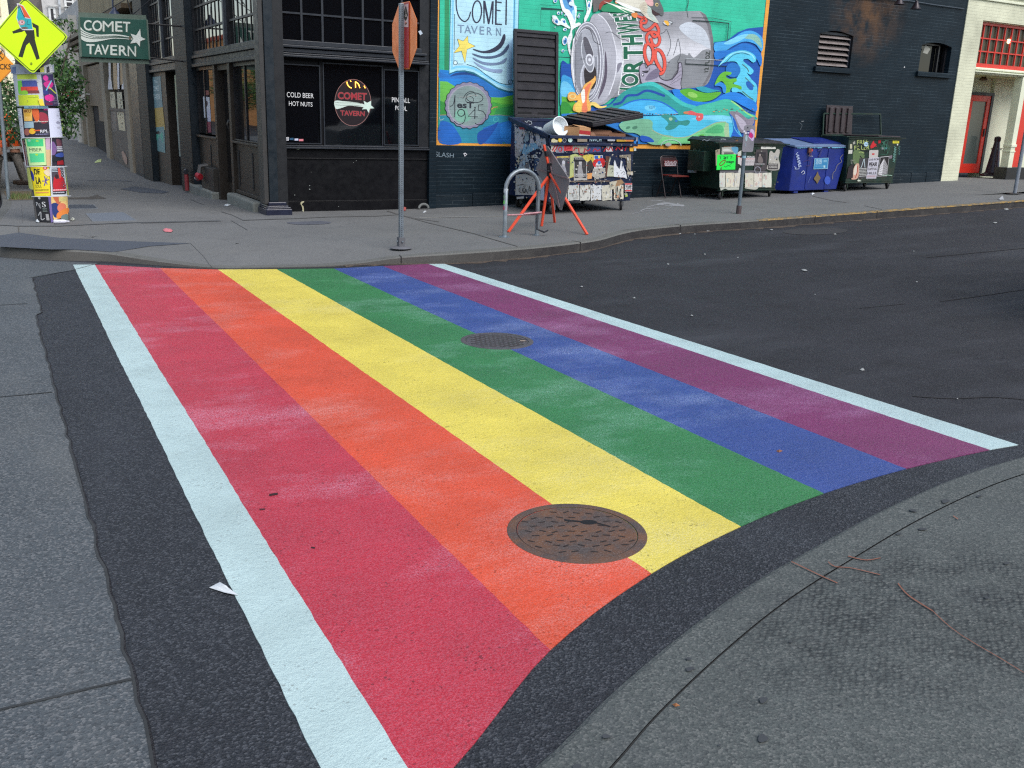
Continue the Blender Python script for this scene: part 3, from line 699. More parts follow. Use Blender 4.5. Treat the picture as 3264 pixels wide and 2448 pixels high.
# segmental heads over the two openings
for h in (HV, HW):
    P = [(h[0], YW-.001, h[3]-.001)]+[(h[0]+(h[1]-h[0])*k/10, YW-.001, h[3]-.075+.075*math.sin(math.pi*k/10)) for k in range(11)]+[(h[1], YW-.001, h[3]-.001)]
    w.prism(P, (0, .12, 0))
w.build('wall', M_BRICK, TAV)
w = MB(); w.box(4.45, 21.0, YW+.6, 30, 0, TOP); w.box(4.5, 9, 17, 28.4, 0, TOP); w.build('core', M_DARK, TAV)
w = MB()   # upper storeys above the shopfronts
w.box(4.36, 7.0, 15.58, 15.95, 4.0, TOP); w.box(4.02, 4.5, 15.2, 28.6, 4.35, TOP); w.build('upper_wall', M_BRICK, TAV)
# rubble plinth with flaking paint at the foot of the side wall
w = MB(); x = 7.02; rnd = random.Random(5)
while x < 20.8:
    n = rnd.uniform(.5, 1.1); x2 = min(20.84, x+n); w.box(x, x2-.006, YW-.03-rnd.uniform(0, .012), YW+.02, -.3, H(x, YW)+.13+.24+rnd.uniform(-.02, .02)*0+ .0); x = x2
w.build('plinth', brick_mat('plinth_paint', (22, 34, 42), (96, 106, 110), .6, mort_vis=.6), TAV, bevel=.012)
for hole, nm in ((HV, 'vent'), (HW, 'small_window')):
    s = MB(); s.box(hole[0]-.08, hole[1]+.06, YW-.07, YW+.1, hole[2]-.115, hole[2]-.005); s.build('window_sill', M_BRICK, TAV, bevel=.01)
v = MB(); a, b_, c, d = HV; v.box(a, a+.045, YW+.05, YW+.16, c, d); v.box(b_-.045, b_, YW+.05, YW+.16, c, d); v.box(a+.045, b_-.045, YW+.05, YW+.16, d-.08, d-.03)
vent = v.build('vent', M_DKFRAME, TAV)
for k in range(6):
    z = c+.03+k*.113; s = MB(); s.slab([(a+.046, YW+.03, z), (b_-.046, YW+.03, z), (b_-.046, YW+.13, z+.075), (a+.046, YW+.13, z+.075)], (0, .004, .012)); s.build('louver', mat('louver_metal', (132, 122, 118), .5, .2, na=.1, dirt=(80, 70, 66)), vent)
s = MB(); s.box(a, b_, YW+.2, YW+.21, c, d); s.build('vent_back', M_DARK, vent)
a, b_, c, d = HW; v = MB(); v.box(a, a+.06, YW+.12, YW+.2, c, d); v.box(b_-.3, b_-.26, YW+.12, YW+.2, c, d); v.box(a+.06, b_-.3, YW+.12, YW+.2, d-.06, d-.02); v.box(b_-.06, b_, YW+.12, YW+.2, c, d)
wn = v.build('small_window', M_FRAME, TAV); s = MB(); s.box(a, b_, YW+.22, YW+.23, c, d); s.build('pane', M_GLASS, wn)
s = MB(); s.slab([(a+.2, YW+.105, c+.42), (a+.36, YW+.105, c+.40), (a+.44, YW+.105, c+.52), (a+.26, YW+.105, c+.60)], (0, .004, 0)); s.build('paper_note', mat('paper_grey', (150, 150, 140), .8), wn)
# conduit and flood lamps high on the wall
s = MB(); s.tube([WY(*p, YW-.03) for p in rp(DR, [(-300, -60), (700, -25), (1280, 8), (1480, 40), (1722, 73)])], .012, 6); s.build('conduit', mat('conduit', (60, 70, 78), .5), TAV, smooth=True)
for cx in (18.22, 18.78):
    s = MB(); p = Vector((cx, YW-.26, 4.42 if cx > 18.5 else 4.47)); s.tube([(cx-.02, YW, 4.72), (cx-.02, YW-.14, 4.76), (cx, YW-.2, 4.68), p+Vector((0, 0, .1))], .018, 8)
    lamp = s.build('wall_lamp', M_FRAME, TAV, smooth=True)
    s = MB(); s.lathe([(.035, .13), (.045, .08), (.09, 0), (.12, -.04), (.112, -.04), (.08, .0), (.0, .02)], p, 18); s.build('lamp_shade', mat('lamp_shade_dark', (44, 36, 40), .35, .3), lamp, smooth=True)

# ---- front shopfront (facing the camera side), x 4.36..7.0 at y about 15.65
YF = 15.65
f = MB(); f.box(4.20, 7.0, YF+.03, YF+.1, -.1, 1.14); f.box(4.3, 7.0, YF-.0, YF+.05, .285+.0, .30); f.box(4.3, 7.0, YF+.005, YF+.05, -.1, .285); f.box(4.34, 7.0, YF+.01, YF+.04, .98, 1.0)
f.build('stall_board', M_BLACKW, TAV, bevel=.004)
f = MB(); f.box(4.33, 6.99, YF-.06, YF+.06, 1.15, 1.175); f.box(4.33, 6.99, YF-.03, YF+.06, 1.18, 1.205); f.build('window_sill', M_DKFRAME, TAV, bevel=.004)
f = MB(); f.box(4.28, 4.40, YF-.02, YF+.1, 1.2, 4.0); f.box(6.80, 7.0, YF-.02, YF+.1, 1.2, 4.0)
f.each('shopfront_jamb', mat('jamb_dark', (14, 16, 21), .45, na=.2), TAV, bevel=.006)
PANES = [(4.42, 5.03), (5.11, 6.115), (6.165, 6.78)]
for i, (x0, x1) in enumerate(PANES):
    zt = 2.45 if i != 1 else 2.50; zb = 1.24 if i != 1 else 1.215
    f = MB(); t = .018
    f.box(x0-t, x0, YF-.015, YF+.05, zb-t, zt+t); f.box(x1, x1+t, YF-.015, YF+.05, zb-t, zt+t); f.box(x0, x1, YF-.015, YF+.05, zt, zt+t); f.box(x0, x1, YF-.015, YF+.05, zb-t, zb)
    wn = f.build('shop_window', M_DKFRAME, TAV); g = MB(); g.box(x0, x1, YF+.02, YF+.03, zb, zt); pane = g.build('pane', M_GLASS, wn)
    PANES[i] = (x0, x1, zb, zt, wn)
f = MB(); f.box(4.40, 6.80, YF+.03, YF+.12, 2.46, 2.62)
for x in (5.07, 6.14): f.box(x-.028, x+.028, YF-.0, YF+.08, 1.2, 2.6)
f.box(4.40, 6.8, YF+.05, YF+.12, 1.2, 1.24); f.build('window_surround', M_BLACKW, TAV)
f = MB(); f.box(4.34, 6.92, YF-.17, YF+.05, 2.565, 2.60); f.box(4.34, 6.92, YF-.14, YF+.05, 2.605, 2.63); f.box(4.36, 6.9, YF-.08, YF+.05, 2.64, 2.70); f.box(4.36, 6.9, YF-.12, YF+.05, 2.71, 2.75); f.box(4.38, 6.84, YF-.03, YF+.05, 2.755, 2.83)
f.build('cornice', M_DKFRAME, TAV, bevel=.008)
f = MB(); xs = [4.42+i*.343 for i in range(8)]
for x in xs[1:]: f.box(x-.017, x+.017, YF-.01, YF+.04, 2.83, 3.98)
for z in (3.235, 3.62): f.box(4.42, 6.82, YF-.004, YF+.036, z-.014, z+.014)
tr_ = f.build('transom_window', M_DKFRAME, TAV); g = MB(); g.box(4.42, 6.82, YF+.02, YF+.03, 2.83, 3.98); g.build('pane', M_GLASS, tr_)
f = MB(); f.box(6.985, 7.12, YW-.10, YW+.02, -.2, TOP); f.build('corner_pier', M_BRICK, TAV)
# corner column with stepped base
f = MB(); f.box(4.035, 4.175, 15.2, 15.55, .33, TOP); f.build('corner_column', M_TEAL, TAV, bevel=.008)
f = MB(); f.box(4.0, 4.34, 15.235, 15.66, .25, TOP-.01); f.build('column_backing', mat('column_back', (12, 14, 18), .5), TAV)
f = MB(); f.box(3.955, 4.025, 15.215, 15.5, .3, 4.3); f.build('column_side', M_TAUPE, TAV, bevel=.006)  # taupe here is street light painted onto the side of the teal column
f = MB(); f.box(3.955, 4.375, 15.13, 15.66, .0, .225); f.box(3.97, 4.36, 15.145, 15.66, .226, .25); f.box(3.99, 4.33, 15.165, 15.66, .251, .275); f.box(4.01, 4.30, 15.185, 15.6, .276, .33)
f.build('column_base', M_NAVYB, TAV, bevel=.012)
# window lettering
KV = 1.15
M_LET = painted_mat('sign_paint', .5, var=.05)
def on_pane(i): return PANES[i][4]
LT = Paint(lambda x, y, o: WY(x, y, YF)+Vector((0, .02-o, 0)), (850, 0, 4.022))
WHT = (205, 205, 205)
LT.text('COLD BEER', [(262, 1178), (606, 1200), (608, 1260), (262, 1245)], WHT, .0); LT.text('HOT NUTS', [(290, 1295), (592, 1313), (592, 1368), (290, 1355)], WHT, .0)
LT.build('window_lettering', M_LET, on_pane(0))
LT = Paint(lambda x, y, o: WY(x, y, YF)+Vector((0, .02-o, 0)), (850, 0, 4.022))
LT.text('PINBALL', [(1610, 1247), (1842, 1258), (1842, 1320), (1612, 1308)], WHT, .0); LT.text('POOL', [(1655, 1355), (1804, 1363), (1804, 1423), (1655, 1413)], WHT, .0)
LT.build('window_lettering', M_LET, on_pane(2))
LT = Paint(lambda x, y, o: WY(x, y, YF)+Vector((0, .02-o, 0)), (850, 0, 4.022))
LT.ell(1110, 1315, 232, 298, (60, 30, 32), n=48); LT.ell(1110, 1315, 226, 292, (24, 12, 18), n=48); LT.ring(1110, 1315, 232, 298, 5, (150, 110, 105), n=48)
LT.poly([(878, 1295), (1000, 1298), (1120, 1310), (1210, 1325), (1265, 1345), (1250, 1372), (1180, 1365), (1060, 1355), (960, 1385), (890, 1392)], (190, 205, 195), True)
for y0 in (1322, 1352): LT.stroke([(885, y0-8), (1000, y0-2), (1130, y0-4), (1220, y0+8)], 4, (70, 70, 65), True)
LT.poly([(1248, 1292), (1292, 1318), (1345, 1292), (1342, 1350), (1384, 1388), (1328, 1392), (1312, 1446), (1285, 1398), (1228, 1402), (1262, 1352)], (190, 210, 198))
RED = (150, 42, 52)
LT.text('COMET', [(912, 1176), (1292, 1190), (1288, 1288), (916, 1272)], (120, 80, 76), .045); LT.text('COMET', [(915, 1180), (1289, 1194), (1285, 1284), (919, 1268)], RED, .02)
LT.text('TAVERN', [(946, 1412), (1264, 1425), (1262, 1492), (950, 1482)], (110, 76, 74), .045); LT.text('TAVERN', [(949, 1416), (1261, 1429), (1259, 1488), (953, 1478)], RED, .02)
LT.build('window_decal', M_LET, on_pane(1))
m, nt, b, pos = base_mat('neon_tube'); b.inputs['Base Color'].default_value = (1, .5, .1, 1); b.inputs['Emission Color'].default_value = (1, .42, .05, 1); b.inputs['Emission Strength'].default_value = 2.6; M_NEON = m
f = MB()
def neon(pts): f.tube([WY(*p, YF-.006) for p in rp((850, 0, 4.022), smooth_pts(pts, 4, False))], .0065, 6)
neon([(1030, 1048), (1035, 1080), (1060, 1115), (1088, 1128)]); neon([(1072, 1034), (1082, 1046)]); neon([(1138, 1046), (1140, 1124)]); neon([(1142, 1050), (1176, 1078), (1194, 1128)]); neon([(1250, 1100), (1262, 1130)])
f.build('neon_sign', M_NEON, on_pane(1), smooth=True)
ST = Paint(lambda x, y, o: WY(x, y, YF)+Vector((0, .02-o, 0)), (850, 350, 4.022))
for x0, x1, c in ((222, 288, (200, 200, 205)), (300, 350, (40, 80, 110)), (362, 410, (190, 195, 215)), (418, 474, (205, 120, 130))):
    y = 352+.12*(x0-222); ST.rect(x0, y, x1, y+(44 if x0 < 300 else 26), c)
for k in range(3): ST.rect(228, 362+k*11, 282, 366+k*11, (90, 90, 95))
ST.build('window_stickers', M_LET, on_pane(0))
# worn paint flecks and stickers on the stall board
ST = Paint(lambda x, y, o: WY(x, y, YF)+Vector((0, -.004-o, 0)), (850, 350, 4.022)); rnd = random.Random(9)
ST.poly([(376, 478), (438, 474), (430, 500), (400, 512), (380, 500)], (170, 185, 165), True)
for (x, y, s_) in ((172, 828, 7), (190, 1030, 9), (208, 1040, 8), (550, 970, 6), (552, 1018, 10), (360, 1092, 8), (1146, 652, 4), (1112, 674, 3), (570, 796, 3), (920, 1240, 4), (460, 1290, 8)):
    ST.poly([(x+s_*math.cos(a)*rnd.uniform(.5, 1.2), y+s_*math.sin(a)*rnd.uniform(.5, 1.2)) for a in (0, 1.2, 2.4, 3.6, 4.9)], (160, 165, 160))
ST.poly([(440, 1180), (470, 1170), (480, 1180), (455, 1200), (450, 1220), (470, 1240), (475, 1300), (462, 1300), (450, 1240), (432, 1205)], (165, 160, 130), True)
ST.build('paint_flecks', M_LET, TAV)
# pale pebbledash sticker on the jamb
ST = Paint(lambda x, y, o: WY(x, y, YF-.02)+Vector((0, -o-.002, 0)), (850, 0, 4.022)); ST.poly([(1942, 402), (1975, 388), (2000, 430), (1968, 452)], (170, 180, 190)); ST.build('sticker', M_LET, TAV)
# fire hose connection by the wall foot
f = MB(); f.tube([(6.84+.09*math.cos(a), 15.5, .16+.07*math.sin(a)+.0) for a in [math.pi*k/8 for k in range(9)]], .022, 8); f.build('pipe_bend', M_STONE, TAV, smooth=True)

# ---- left street front, facing the left street
def FY(px, py, X=4.1): return WX(px, py, X).y
GX = 4.12   # glazing plane
def lbox(mb, x0, y0, y1, z0, z1, x1=4.3): mb.box(x0, x1, y0, y1, z0, z1)
# bay 1 + door + bay 2 : y 15.6 .. 20.6
f = MB(); lbox(f, 4.06, 15.52, 17.42, .3, 1.16); f.build('wood_panel', M_TAN, TAV)
f = MB(); lbox(f, 4.06, 18.75, 20.58, .1, 1.16); f.build('wood_panel', M_TAN, TAV)
for y0, y1, z0, z1 in ((16.25, 16.31, .42, 1.04), (17.2, 17.26, .42, 1.04), (19.5, 19.56, .3, 1.03)):
    f = MB(); f.box(4.05, 4.07, y0, y1, z0, z1); f.build('panel_groove', M_DARK, TAV)
f = MB(); f.box(3.99, 4.1, 15.52, 17.45, 1.162, 1.2); f.box(4.03, 4.1, 15.52, 17.45, 1.205, 1.23); f.box(3.99, 4.1, 18.72, 20.58, 1.162, 1.2); f.box(4.02, 4.08, 15.52, 17.4, .3, .36); f.each('window_sill', M_TAN, TAV, bevel=.005)
f = MB(); f.box(3.88, 4.06, 15.68, 17.55, .02, .285); f.build('concrete_step', mat('step_concrete', (120, 122, 116), .85, bs=.4, dirt=(84, 84, 80)), TAV, bevel=.03)
f = MB(); f.box(3.86, 4.06, 18.75, 21.1, -.2, .19); f.build('concrete_step', MATS['step_concrete'], TAV, bevel=.03)
f = MB(); f.box(3.92, 4.06, 18.78, 19.9, .192, .62); f.build('low_cupboard', mat('cupboard', (46, 42, 37), .6), TAV, bevel=.006)
for y0, y1 in ((15.52, 17.42), (18.86, 20.58)):
    n = 2; f = MB(); fr = .05
    f.box(4.06, 4.16, y0, y0+fr*2, 1.23, 2.5); f.box(4.06, 4.16, y1-fr, y1, 1.23, 2.5); ym = (y0+y1)/2+.28; f.box(4.09, 4.12, ym-.03, ym+.03, 1.23, 2.5); f.box(4.06, 4.16, y0+fr*2, y1-fr, 2.44, 2.5)
    wn = f.build('shop_window', M_FRAME, TAV); g = MB(); g.box(4.11, 4.12, y0+.01, y1-.01, 1.23, 2.44); g.build('pane', M_GLASSR, wn)
# paper posted inside the second window
P1 = Paint(lambda x, y, o: WX(x, y, 4.109)+Vector((-o, 0, 0)), (450, 0, 4.424)); P1.poly([(872, 1360), (962, 1370), (985, 1659), (890, 1659)], (190, 192, 200)); P1.poly([(900, 1420), (940, 1440), (930, 1500), (905, 1490)], (70, 60, 70), True); P1.poly([(900, 1275), (955, 1275), (958, 1340), (905, 1345)], (120, 60, 60))
P1.reg = (450, 350, 4.424); P1.poly([(930, 0), (978, 0), (985, 165), (940, 165)], (180, 180, 200)); P1.poly([(925, 170), (982, 170), (992, 320), (935, 320)], (120, 50, 70))
P1.build('window_poster', M_LET, TAV)
# door bay, recessed
f = MB(); f.box(4.0, 4.3, 17.44, 17.60, .05, 2.52); f.box(4.0, 4.3, 18.62, 18.76, .0, 2.52); f.box(4.05, 4.3, 17.6, 18.62, 2.40, 2.52); f.build('door_frame', M_TAN, TAV, bevel=.005)
f = MB(); f.box(4.16, 4.2, 17.6, 18.06, .05, 1.98); f.box(4.16, 4.2, 18.06, 18.1, .05, 2.4); f.box(4.17, 4.2, 18.1, 18.62, .05, 2.4)
door = f.build('door', M_TAN, TAV, bevel=.004); g = MB(); g.box(4.158, 4.168, 18.1, 18.6, .4, 2.35); g.box(4.15, 4.17, 17.62, 18.04, 2.0, 2.38); g.build('pane', M_GLASS, door)
g = MB(); g.box(4.10, 4.17, 17.62, 18.0, 1.62, 1.78); g.tube([(4.09, 18.02, 1.54), (4.06, 18.02, 1.46), (4.09, 18.02, 1.38)], .02, 8); g.build('door_handle', mat('lock_metal', (50, 50, 52), .3, .6), door, smooth=True)
# entablature between shop windows and transoms
f = MB()
f.box(3.97, 4.3, 15.5, 20.6, 2.50, 2.56); f.box(4.02, 4.3, 15.5, 20.6, 2.565, 2.66); f.box(3.98, 4.3, 15.5, 20.6, 2.665, 2.72); f.box(4.02, 4.3, 15.5, 20.6, 2.725, 2.80)
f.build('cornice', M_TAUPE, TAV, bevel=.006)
def transom(y0, y1, nb, parent=TAV):
    f = MB(); f.box(4.04, 4.14, y0, y0+.05, 2.8, 4.35); f.box(4.04, 4.14, y1-.05, y1, 2.8, 4.35)
    for k in range(1, nb): y = y0+.05+(y1-y0-.1)*k/nb; f.box(4.078, 4.089, y-.017, y+.017, 2.8, 4.35)
    w_ = f.build('transom_window', M_FRAME, parent)
    r_ = MB()
    for z in (3.2, 3.62, 4.05): r_.box(4.066, 4.0775, y0+.05, y1-.05, z-.018, z+.018)
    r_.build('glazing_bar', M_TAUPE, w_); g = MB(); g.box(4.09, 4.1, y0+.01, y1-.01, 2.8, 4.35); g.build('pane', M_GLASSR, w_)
transom(15.5, 17.62, 7); transom(17.74, 20.58, 9); transom(22.0, 23.9, 6); transom(24.05, 25.8, 5)
f = MB(); f.box(3.99, 4.14, 17.63, 17.73, 2.8, 4.35); f.box(3.99, 4.14, 23.91, 24.04, 2.8, 4.35); f.each('mullion', mat('mullion_slate', (56, 62, 70), .5), TAV)
# brick piers
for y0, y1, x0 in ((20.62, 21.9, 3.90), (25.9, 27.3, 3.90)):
    f = MB(); f.box(x0, 4.3, y0, y1, -.4, TOP); f.build('brick_pier', M_BRICKY, TAV)  # grey brick colour stands for grazing street light on the same teal paint
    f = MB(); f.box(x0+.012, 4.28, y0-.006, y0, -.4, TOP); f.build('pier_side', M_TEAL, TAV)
# bay 3: banners, dark doorway
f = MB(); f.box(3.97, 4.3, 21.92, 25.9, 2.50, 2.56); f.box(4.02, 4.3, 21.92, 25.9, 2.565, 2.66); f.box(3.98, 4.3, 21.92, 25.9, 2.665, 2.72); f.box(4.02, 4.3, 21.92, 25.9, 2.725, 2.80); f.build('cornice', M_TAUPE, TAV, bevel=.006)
f = MB(); f.box(4.06, 4.3, 21.92, 22.75, -.2, 2.5); f.box(4.06, 4.3, 24.1, 25.88, -.2, 2.5); f.each('wood_panel', M_TAN, TAV)
f = MB(); f.box(4.25, 4.3, 22.76, 24.1, -.2, 2.5); f.build('doorway', M_DARK, TAV)
BN = Paint(lambda x, y, o: WX(x, y, 4.055)+Vector((-o, 0, 0)), (450, 0, 4.424))
BN.poly([(132, 1090), (272, 1075), (305, 1520), (168, 1540)], (112, 140, 146)); BN.poly([(165, 1530), (305, 1510), (340, 1830), (180, 1850)], (176, 150, 84))
BN.text('The', [(180, 1130), (225, 1128), (230, 1165), (182, 1170)], (190, 205, 205), .02); BN.text('COMET', [(165, 1215), (248, 1205), (255, 1280), (170, 1290)], (190, 205, 205), .02); BN.text('TAVERN', [(172, 1330), (262, 1322), (268, 1400), (178, 1405)], (190, 205, 205), .02)
BN.reg = (450, 350, 4.424); BN.poly([(180, 250), (325, 235), (342, 608), (208, 575)], (110, 148, 150)); BN.poly([(200, 380), (240, 310), (260, 360), (300, 320), (310, 470), (290, 420), (262, 380), (220, 440)], (90, 170, 150), True); BN.poly([(205, 320), (250, 300), (262, 330), (225, 345)], (50, 44, 44), True)
BN.build('wall_banner', M_LET, TAV)
BN = Paint(lambda x, y, o: WX(x, y, 4.055)+Vector((-o, 0, 0)), (450, 0, 4.424))
BN.poly([(468, 1060), (548, 1045), (600, 1659), (500, 1659)], (128, 142, 116)); BN.reg = (450, 350, 4.424); BN.poly([(494, 0), (598, 0), (628, 675), (538, 655)], (116, 132, 128))
for k, t_ in enumerate(('C', 'O', 'M', 'E', 'T')):
    y = 1130+k*92; x = 518+k*5; BN.reg = (450, 0, 4.424); BN.text(t_, [(x, y), (x+38, y-2), (x+42, y+50), (x+3, y+52)], (180, 192, 185), .02)
for k, t_ in enumerate(('T', 'A', 'V', 'E', 'R', 'N')):
    y = 30+k*84; x = 524+k*7; BN.reg = (450, 350, 4.424); BN.text(t_, [(x, y), (x+55, y-2), (x+58, y+52), (x+3, y+54)], (176, 188, 184), .02)
BN.build('wall_banner', M_LET, TAV)
# ---- the mural
MU = Paint(plane_y(YW), (1350, 0, 4.022), start=.002, step=.00018)
exec_mural = True
# ================================================================== MURAL painted on the side wall
def wp(x, z): return (x, z)
R7 = (1350, 0, 4.022); R8 = (1850, 0, 3.403)
KV = 1.2
MU = Paint(plane_y(YW), R7, start=.002, step=.00016, k=KV)
class WorldPaint(Paint): pass
def wrect(x0, x1, z0, z1, col):
    MU.off += MU.step; b = len(MU.v); MU.v += [Vector((x, YW-MU.off, z)) for x, z in ((x0, z0), (x1, z0), (x1, z1), (x0, z1))]
    MU.f += [[b, b+1, b+2], [b, b+2, b+3]]; MU.c += [(*lin(col, MU.k), 1)]*6
ORG = (216, 150, 60); GRN = (46, 176, 142); OUT = (16, 56, 60)
wrect(7.105, 14.66, 1.235, 5.4, OUT); wrect(7.11, 14.655, 1.24, 5.39, ORG); wrect(7.185, 14.56, 1.325, 5.3, OUT); wrect(7.20, 14.545, 1.338, 5.29, GRN)
MU.reg = R7
MU.poly([(270, -300), (330, -300), (322, 900), (266, 900)], (42, 128, 84))
MU.poly([(1620, 100), (2050, 140), (2050, 560), (1620, 560)], (36, 158, 124))
MU.poly([(1505, 95), (2050, 132), (2050, 150), (1505, 125)], (18, 62, 60)); MU.stroke([(1490, 60), (1900, 85), (2050, 105)], 5, (30, 90, 84)); MU.stroke([(1505, 125), (1500, 330)], 5, (36, 120, 100)); MU.stroke([(2055, -60), (2060, 700)], 6, (28, 96, 90))
MU.stroke([(1690, 640), (1900, 650), (2060, 662)], 5, (150, 205, 195)); MU.stroke([(1690, 728), (2080, 750)], 9, (20, 60, 60))
# waves under the banner
DB = (24, 78, 158); MBL = (32, 118, 192); CY = (82, 178, 214)
MU.poly([(205, 890), (330, 905), (620, 890), (900, 1060), (1145, 1170), (1145, 1845), (205, 1830)], MBL)
MU.poly([(205, 930), (330, 960), (520, 940), (700, 985), (900, 1130), (1145, 1240), (1145, 1300), (860, 1230), (560, 1040), (360, 1010), (205, 1000)], (34, 104, 176), True)
MU.poly([(345, 980), (400, 940), (520, 925), (640, 950), (700, 985), (560, 960), (440, 965)], (22, 60, 120), True)
MU.poly([(210, 1040), (300, 1045), (400, 1105), (480, 1250), (520, 1420), (500, 1480), (210, 1480)], (96, 172, 70))
MU.poly([(210, 1290), (300, 1330), (380, 1480), (210, 1480)], (50, 132, 56))
MU.poly([(840, 1245), (1000, 1250), (1145, 1218), (1145, 1480), (840, 1480)], (92, 170, 62)); MU.poly([(880, 1300), (1000, 1340), (1145, 1330), (1145, 1480), (860, 1480)], (62, 148, 62)); MU.poly([(930, 1400), (1145, 1350), (1145, 1480), (900, 1480)], (46, 130, 70))
MU.poly([(205, 1470), (1145, 1480), (1145, 1845), (205, 1830)], (38, 124, 146))
MU.poly([(205, 1580), (300, 1560), (400, 1640), (480, 1830), (205, 1830)], (28, 90, 168), True); MU.poly([(760, 1640), (900, 1590), (1145, 1540), (1145, 1700), (1000, 1845), (760, 1840)], (30, 100, 176)); MU.poly([(700, 1700), (860, 1620), (960, 1560), (900, 1680), (780, 1830), (700, 1835)], (26, 74, 150), True)
MU.poly([(980, 1600), (1060, 1560), (1145, 1580), (1145, 1840), (1050, 1840), (980, 1740)], (34, 112, 190))
MU.stroke([(205, 1475), (420, 1470), (520, 1490)], 9, (150, 120, 100)); MU.stroke([(860, 1480), (960, 1472), (1145, 1490)], 8, (120, 130, 122)); MU.stroke([(870, 1400), (900, 1375), (950, 1370)], 8, (206, 120, 90)); MU.ring(925, 1530, 32, 30, 6, (76, 170, 170)); MU.stroke([(200, 1500), (215, 1540), (260, 1520)], 6, (170, 190, 190), True)
# paper banner
MU.poly([(352, -420), (1236, -420), (1214, 400), (1200, 1190), (1080, 1185), (960, 1150), (800, 1045), (640, 950), (520, 918), (420, 920), (322, 955)], (30, 96, 116))
MU.poly([(358, -410), (1228, -410), (1206, 400), (1192, 1170), (1080, 1165), (950, 1120), (800, 1020), (640, 925), (520, 900), (420, 905), (330, 940)], (156, 208, 234))
MU.poly([(372, -400), (1190, -400), (1172, 400), (1160, 1130), (1080, 1130), (960, 1088), (800, 990), (640, 892), (520, 868), (420, 872), (352, 900)], (118, 190, 226))
MU.poly([(392, -390), (1158, -390), (1142, 400), (1130, 1100), (1080, 1098), (960, 1052), (800, 950), (640, 860), (520, 840), (420, 842), (372, 860)], (172, 212, 232))
for k, (x0, c) in enumerate(((1060, (160, 198, 222)), (1085, (146, 184, 212)), (1108, (128, 166, 198)))):
    MU.poly([(x0+14, 560), (1142, 480), (1130, 1100), (x0, 1096)], c)
LN = (34, 74, 84)
MU.stroke([(396, 180), (390, 640)], 7, LN); MU.stroke([(388, 690), (386, 780)], 6, LN); MU.ring(405, 805, 26, 26, 7, LN); MU.ell(405, 805, 22, 22, (196, 218, 222)); MU.stroke([(432, 820), (510, 820)], 7, LN)
MU.stroke([(550, 825), (680, 870), (800, 960), (950, 1055), (1070, 1082), (1130, 1072)], 8, LN, True); MU.stroke([(1170, -380), (1156, 380)], 6, LN); MU.ring(1112, 1050, 28, 26, 7, LN)
TX = (44, 46, 66)
MU.stroke([(598, -90), (560, -150), (500, -170), (440, -120), (416, 0), (424, 130), (462, 230), (524, 276), (574, 235), (602, 150)], 16, TX, True)
MU.ring(682, 150, 58, 140, 18, TX, .04, 30); MU.poly([(762, 8), (790, 12), (834, 250), (872, 16), (898, 18), (890, 312), (874, 310), (878, 110), (842, 310), (822, 308), (782, 110), (780, 302), (764, 300)], TX)
MU.poly([(916, -40), (938, -40), (934, 300), (1003, 305), (1002, 322), (912, 318)], TX); MU.stroke([(935, -38), (1000, -36)], 16, TX); MU.stroke([(935, 26), (1000, 34)], 16, TX); MU.stroke([(932, 130), (986, 138)], 14, TX)
MU.poly([(1052, -110), (1070, -110), (1062, 320), (1044, 318)], TX); MU.stroke([(970, -118), (1150, -110)], 16, TX)
for t_, x, w_ in (('T', 432, 88), ('A', 520, 88), ('V', 604, 88), ('E', 716, 60), ('R', 810, 66), ('N', 928, 62)):
    y = 314+(x-432)*.082; MU.text(t_, [(x, y), (x+w_, y+w_*.08), (x+w_, y+104+w_*.06), (x, y+104)], (112, 134, 160), .0)
star = [(565, 456), (572, 545), (664, 592), (555, 632), (530, 815), (482, 655), (378, 682), (455, 590), (428, 496), (505, 525)]
MU.poly(star, (56, 56, 56)); cx = sum(p[0] for p in star)/10; cy = sum(p[1] for p in star)/10; MU.poly([(cx+(x-cx)*.945, cy+(y-cy)*.945) for x, y in star], (228, 206, 98))
MU.poly([(632, 624), (760, 655), (880, 620), (970, 550), (1025, 435), (1048, 490), (1000, 600), (900, 668), (770, 680), (660, 650)], (46, 50, 70), True)
MU.poly([(627, 685), (760, 720), (900, 713), (1000, 665), (1082, 568), (1088, 615), (1020, 700), (900, 745), (770, 748), (650, 712)], (72, 88, 116), True)
MU.poly([(632, 738), (760, 792), (900, 805), (990, 785), (1060, 738), (1040, 800), (920, 835), (780, 830), (660, 775)], (108, 128, 158), True)
MU.poly([(645, 790), (760, 850), (880, 885), (1003, 890), (985, 935), (880, 925), (750, 880), (660, 815)], (132, 152, 184), True)
# bottle cap
MU.ell(570, 1350, 300, 300, (20, 40, 50), amp=.022, lobes=21); MU.ell(570, 1350, 292, 292, (128, 124, 146), amp=.022, lobes=21); MU.ell(566, 1352, 262, 264, (150, 148, 160), n=40); MU.ell(572, 1356, 252, 254, (122, 140, 138), n=40)
MU.ell(500, 1480, 110, 90, (112, 158, 140)); MU.ell(650, 1420, 90, 90, (128, 146, 144))
K_ = (30, 34, 42)
MU.stroke([(332, 1372), (380, 1330), (398, 1220)], 9, K_, True); MU.stroke([(398, 1220), (396, 1500)], 11, K_); MU.text('esT.', [(425, 1300), (672, 1312), (668, 1392), (425, 1385)], K_, .03)
MU.stroke([(762, 1342), (702, 1346), (696, 1412), (760, 1428)], 11, K_); MU.stroke([(760, 1428), (792, 1480), (788, 1540), (740, 1590), (690, 1596), (655, 1578)], 9, K_, True)
MU.ring(478, 1446, 44, 44, 11, K_); MU.stroke([(524, 1440), (530, 1520), (500, 1580), (440, 1592), (388, 1552)], 9, K_, True)
MU.stroke([(655, 1400), (566, 1492), (690, 1498)], 10, K_); MU.stroke([(655, 1400), (652, 1524)], 11, K_)
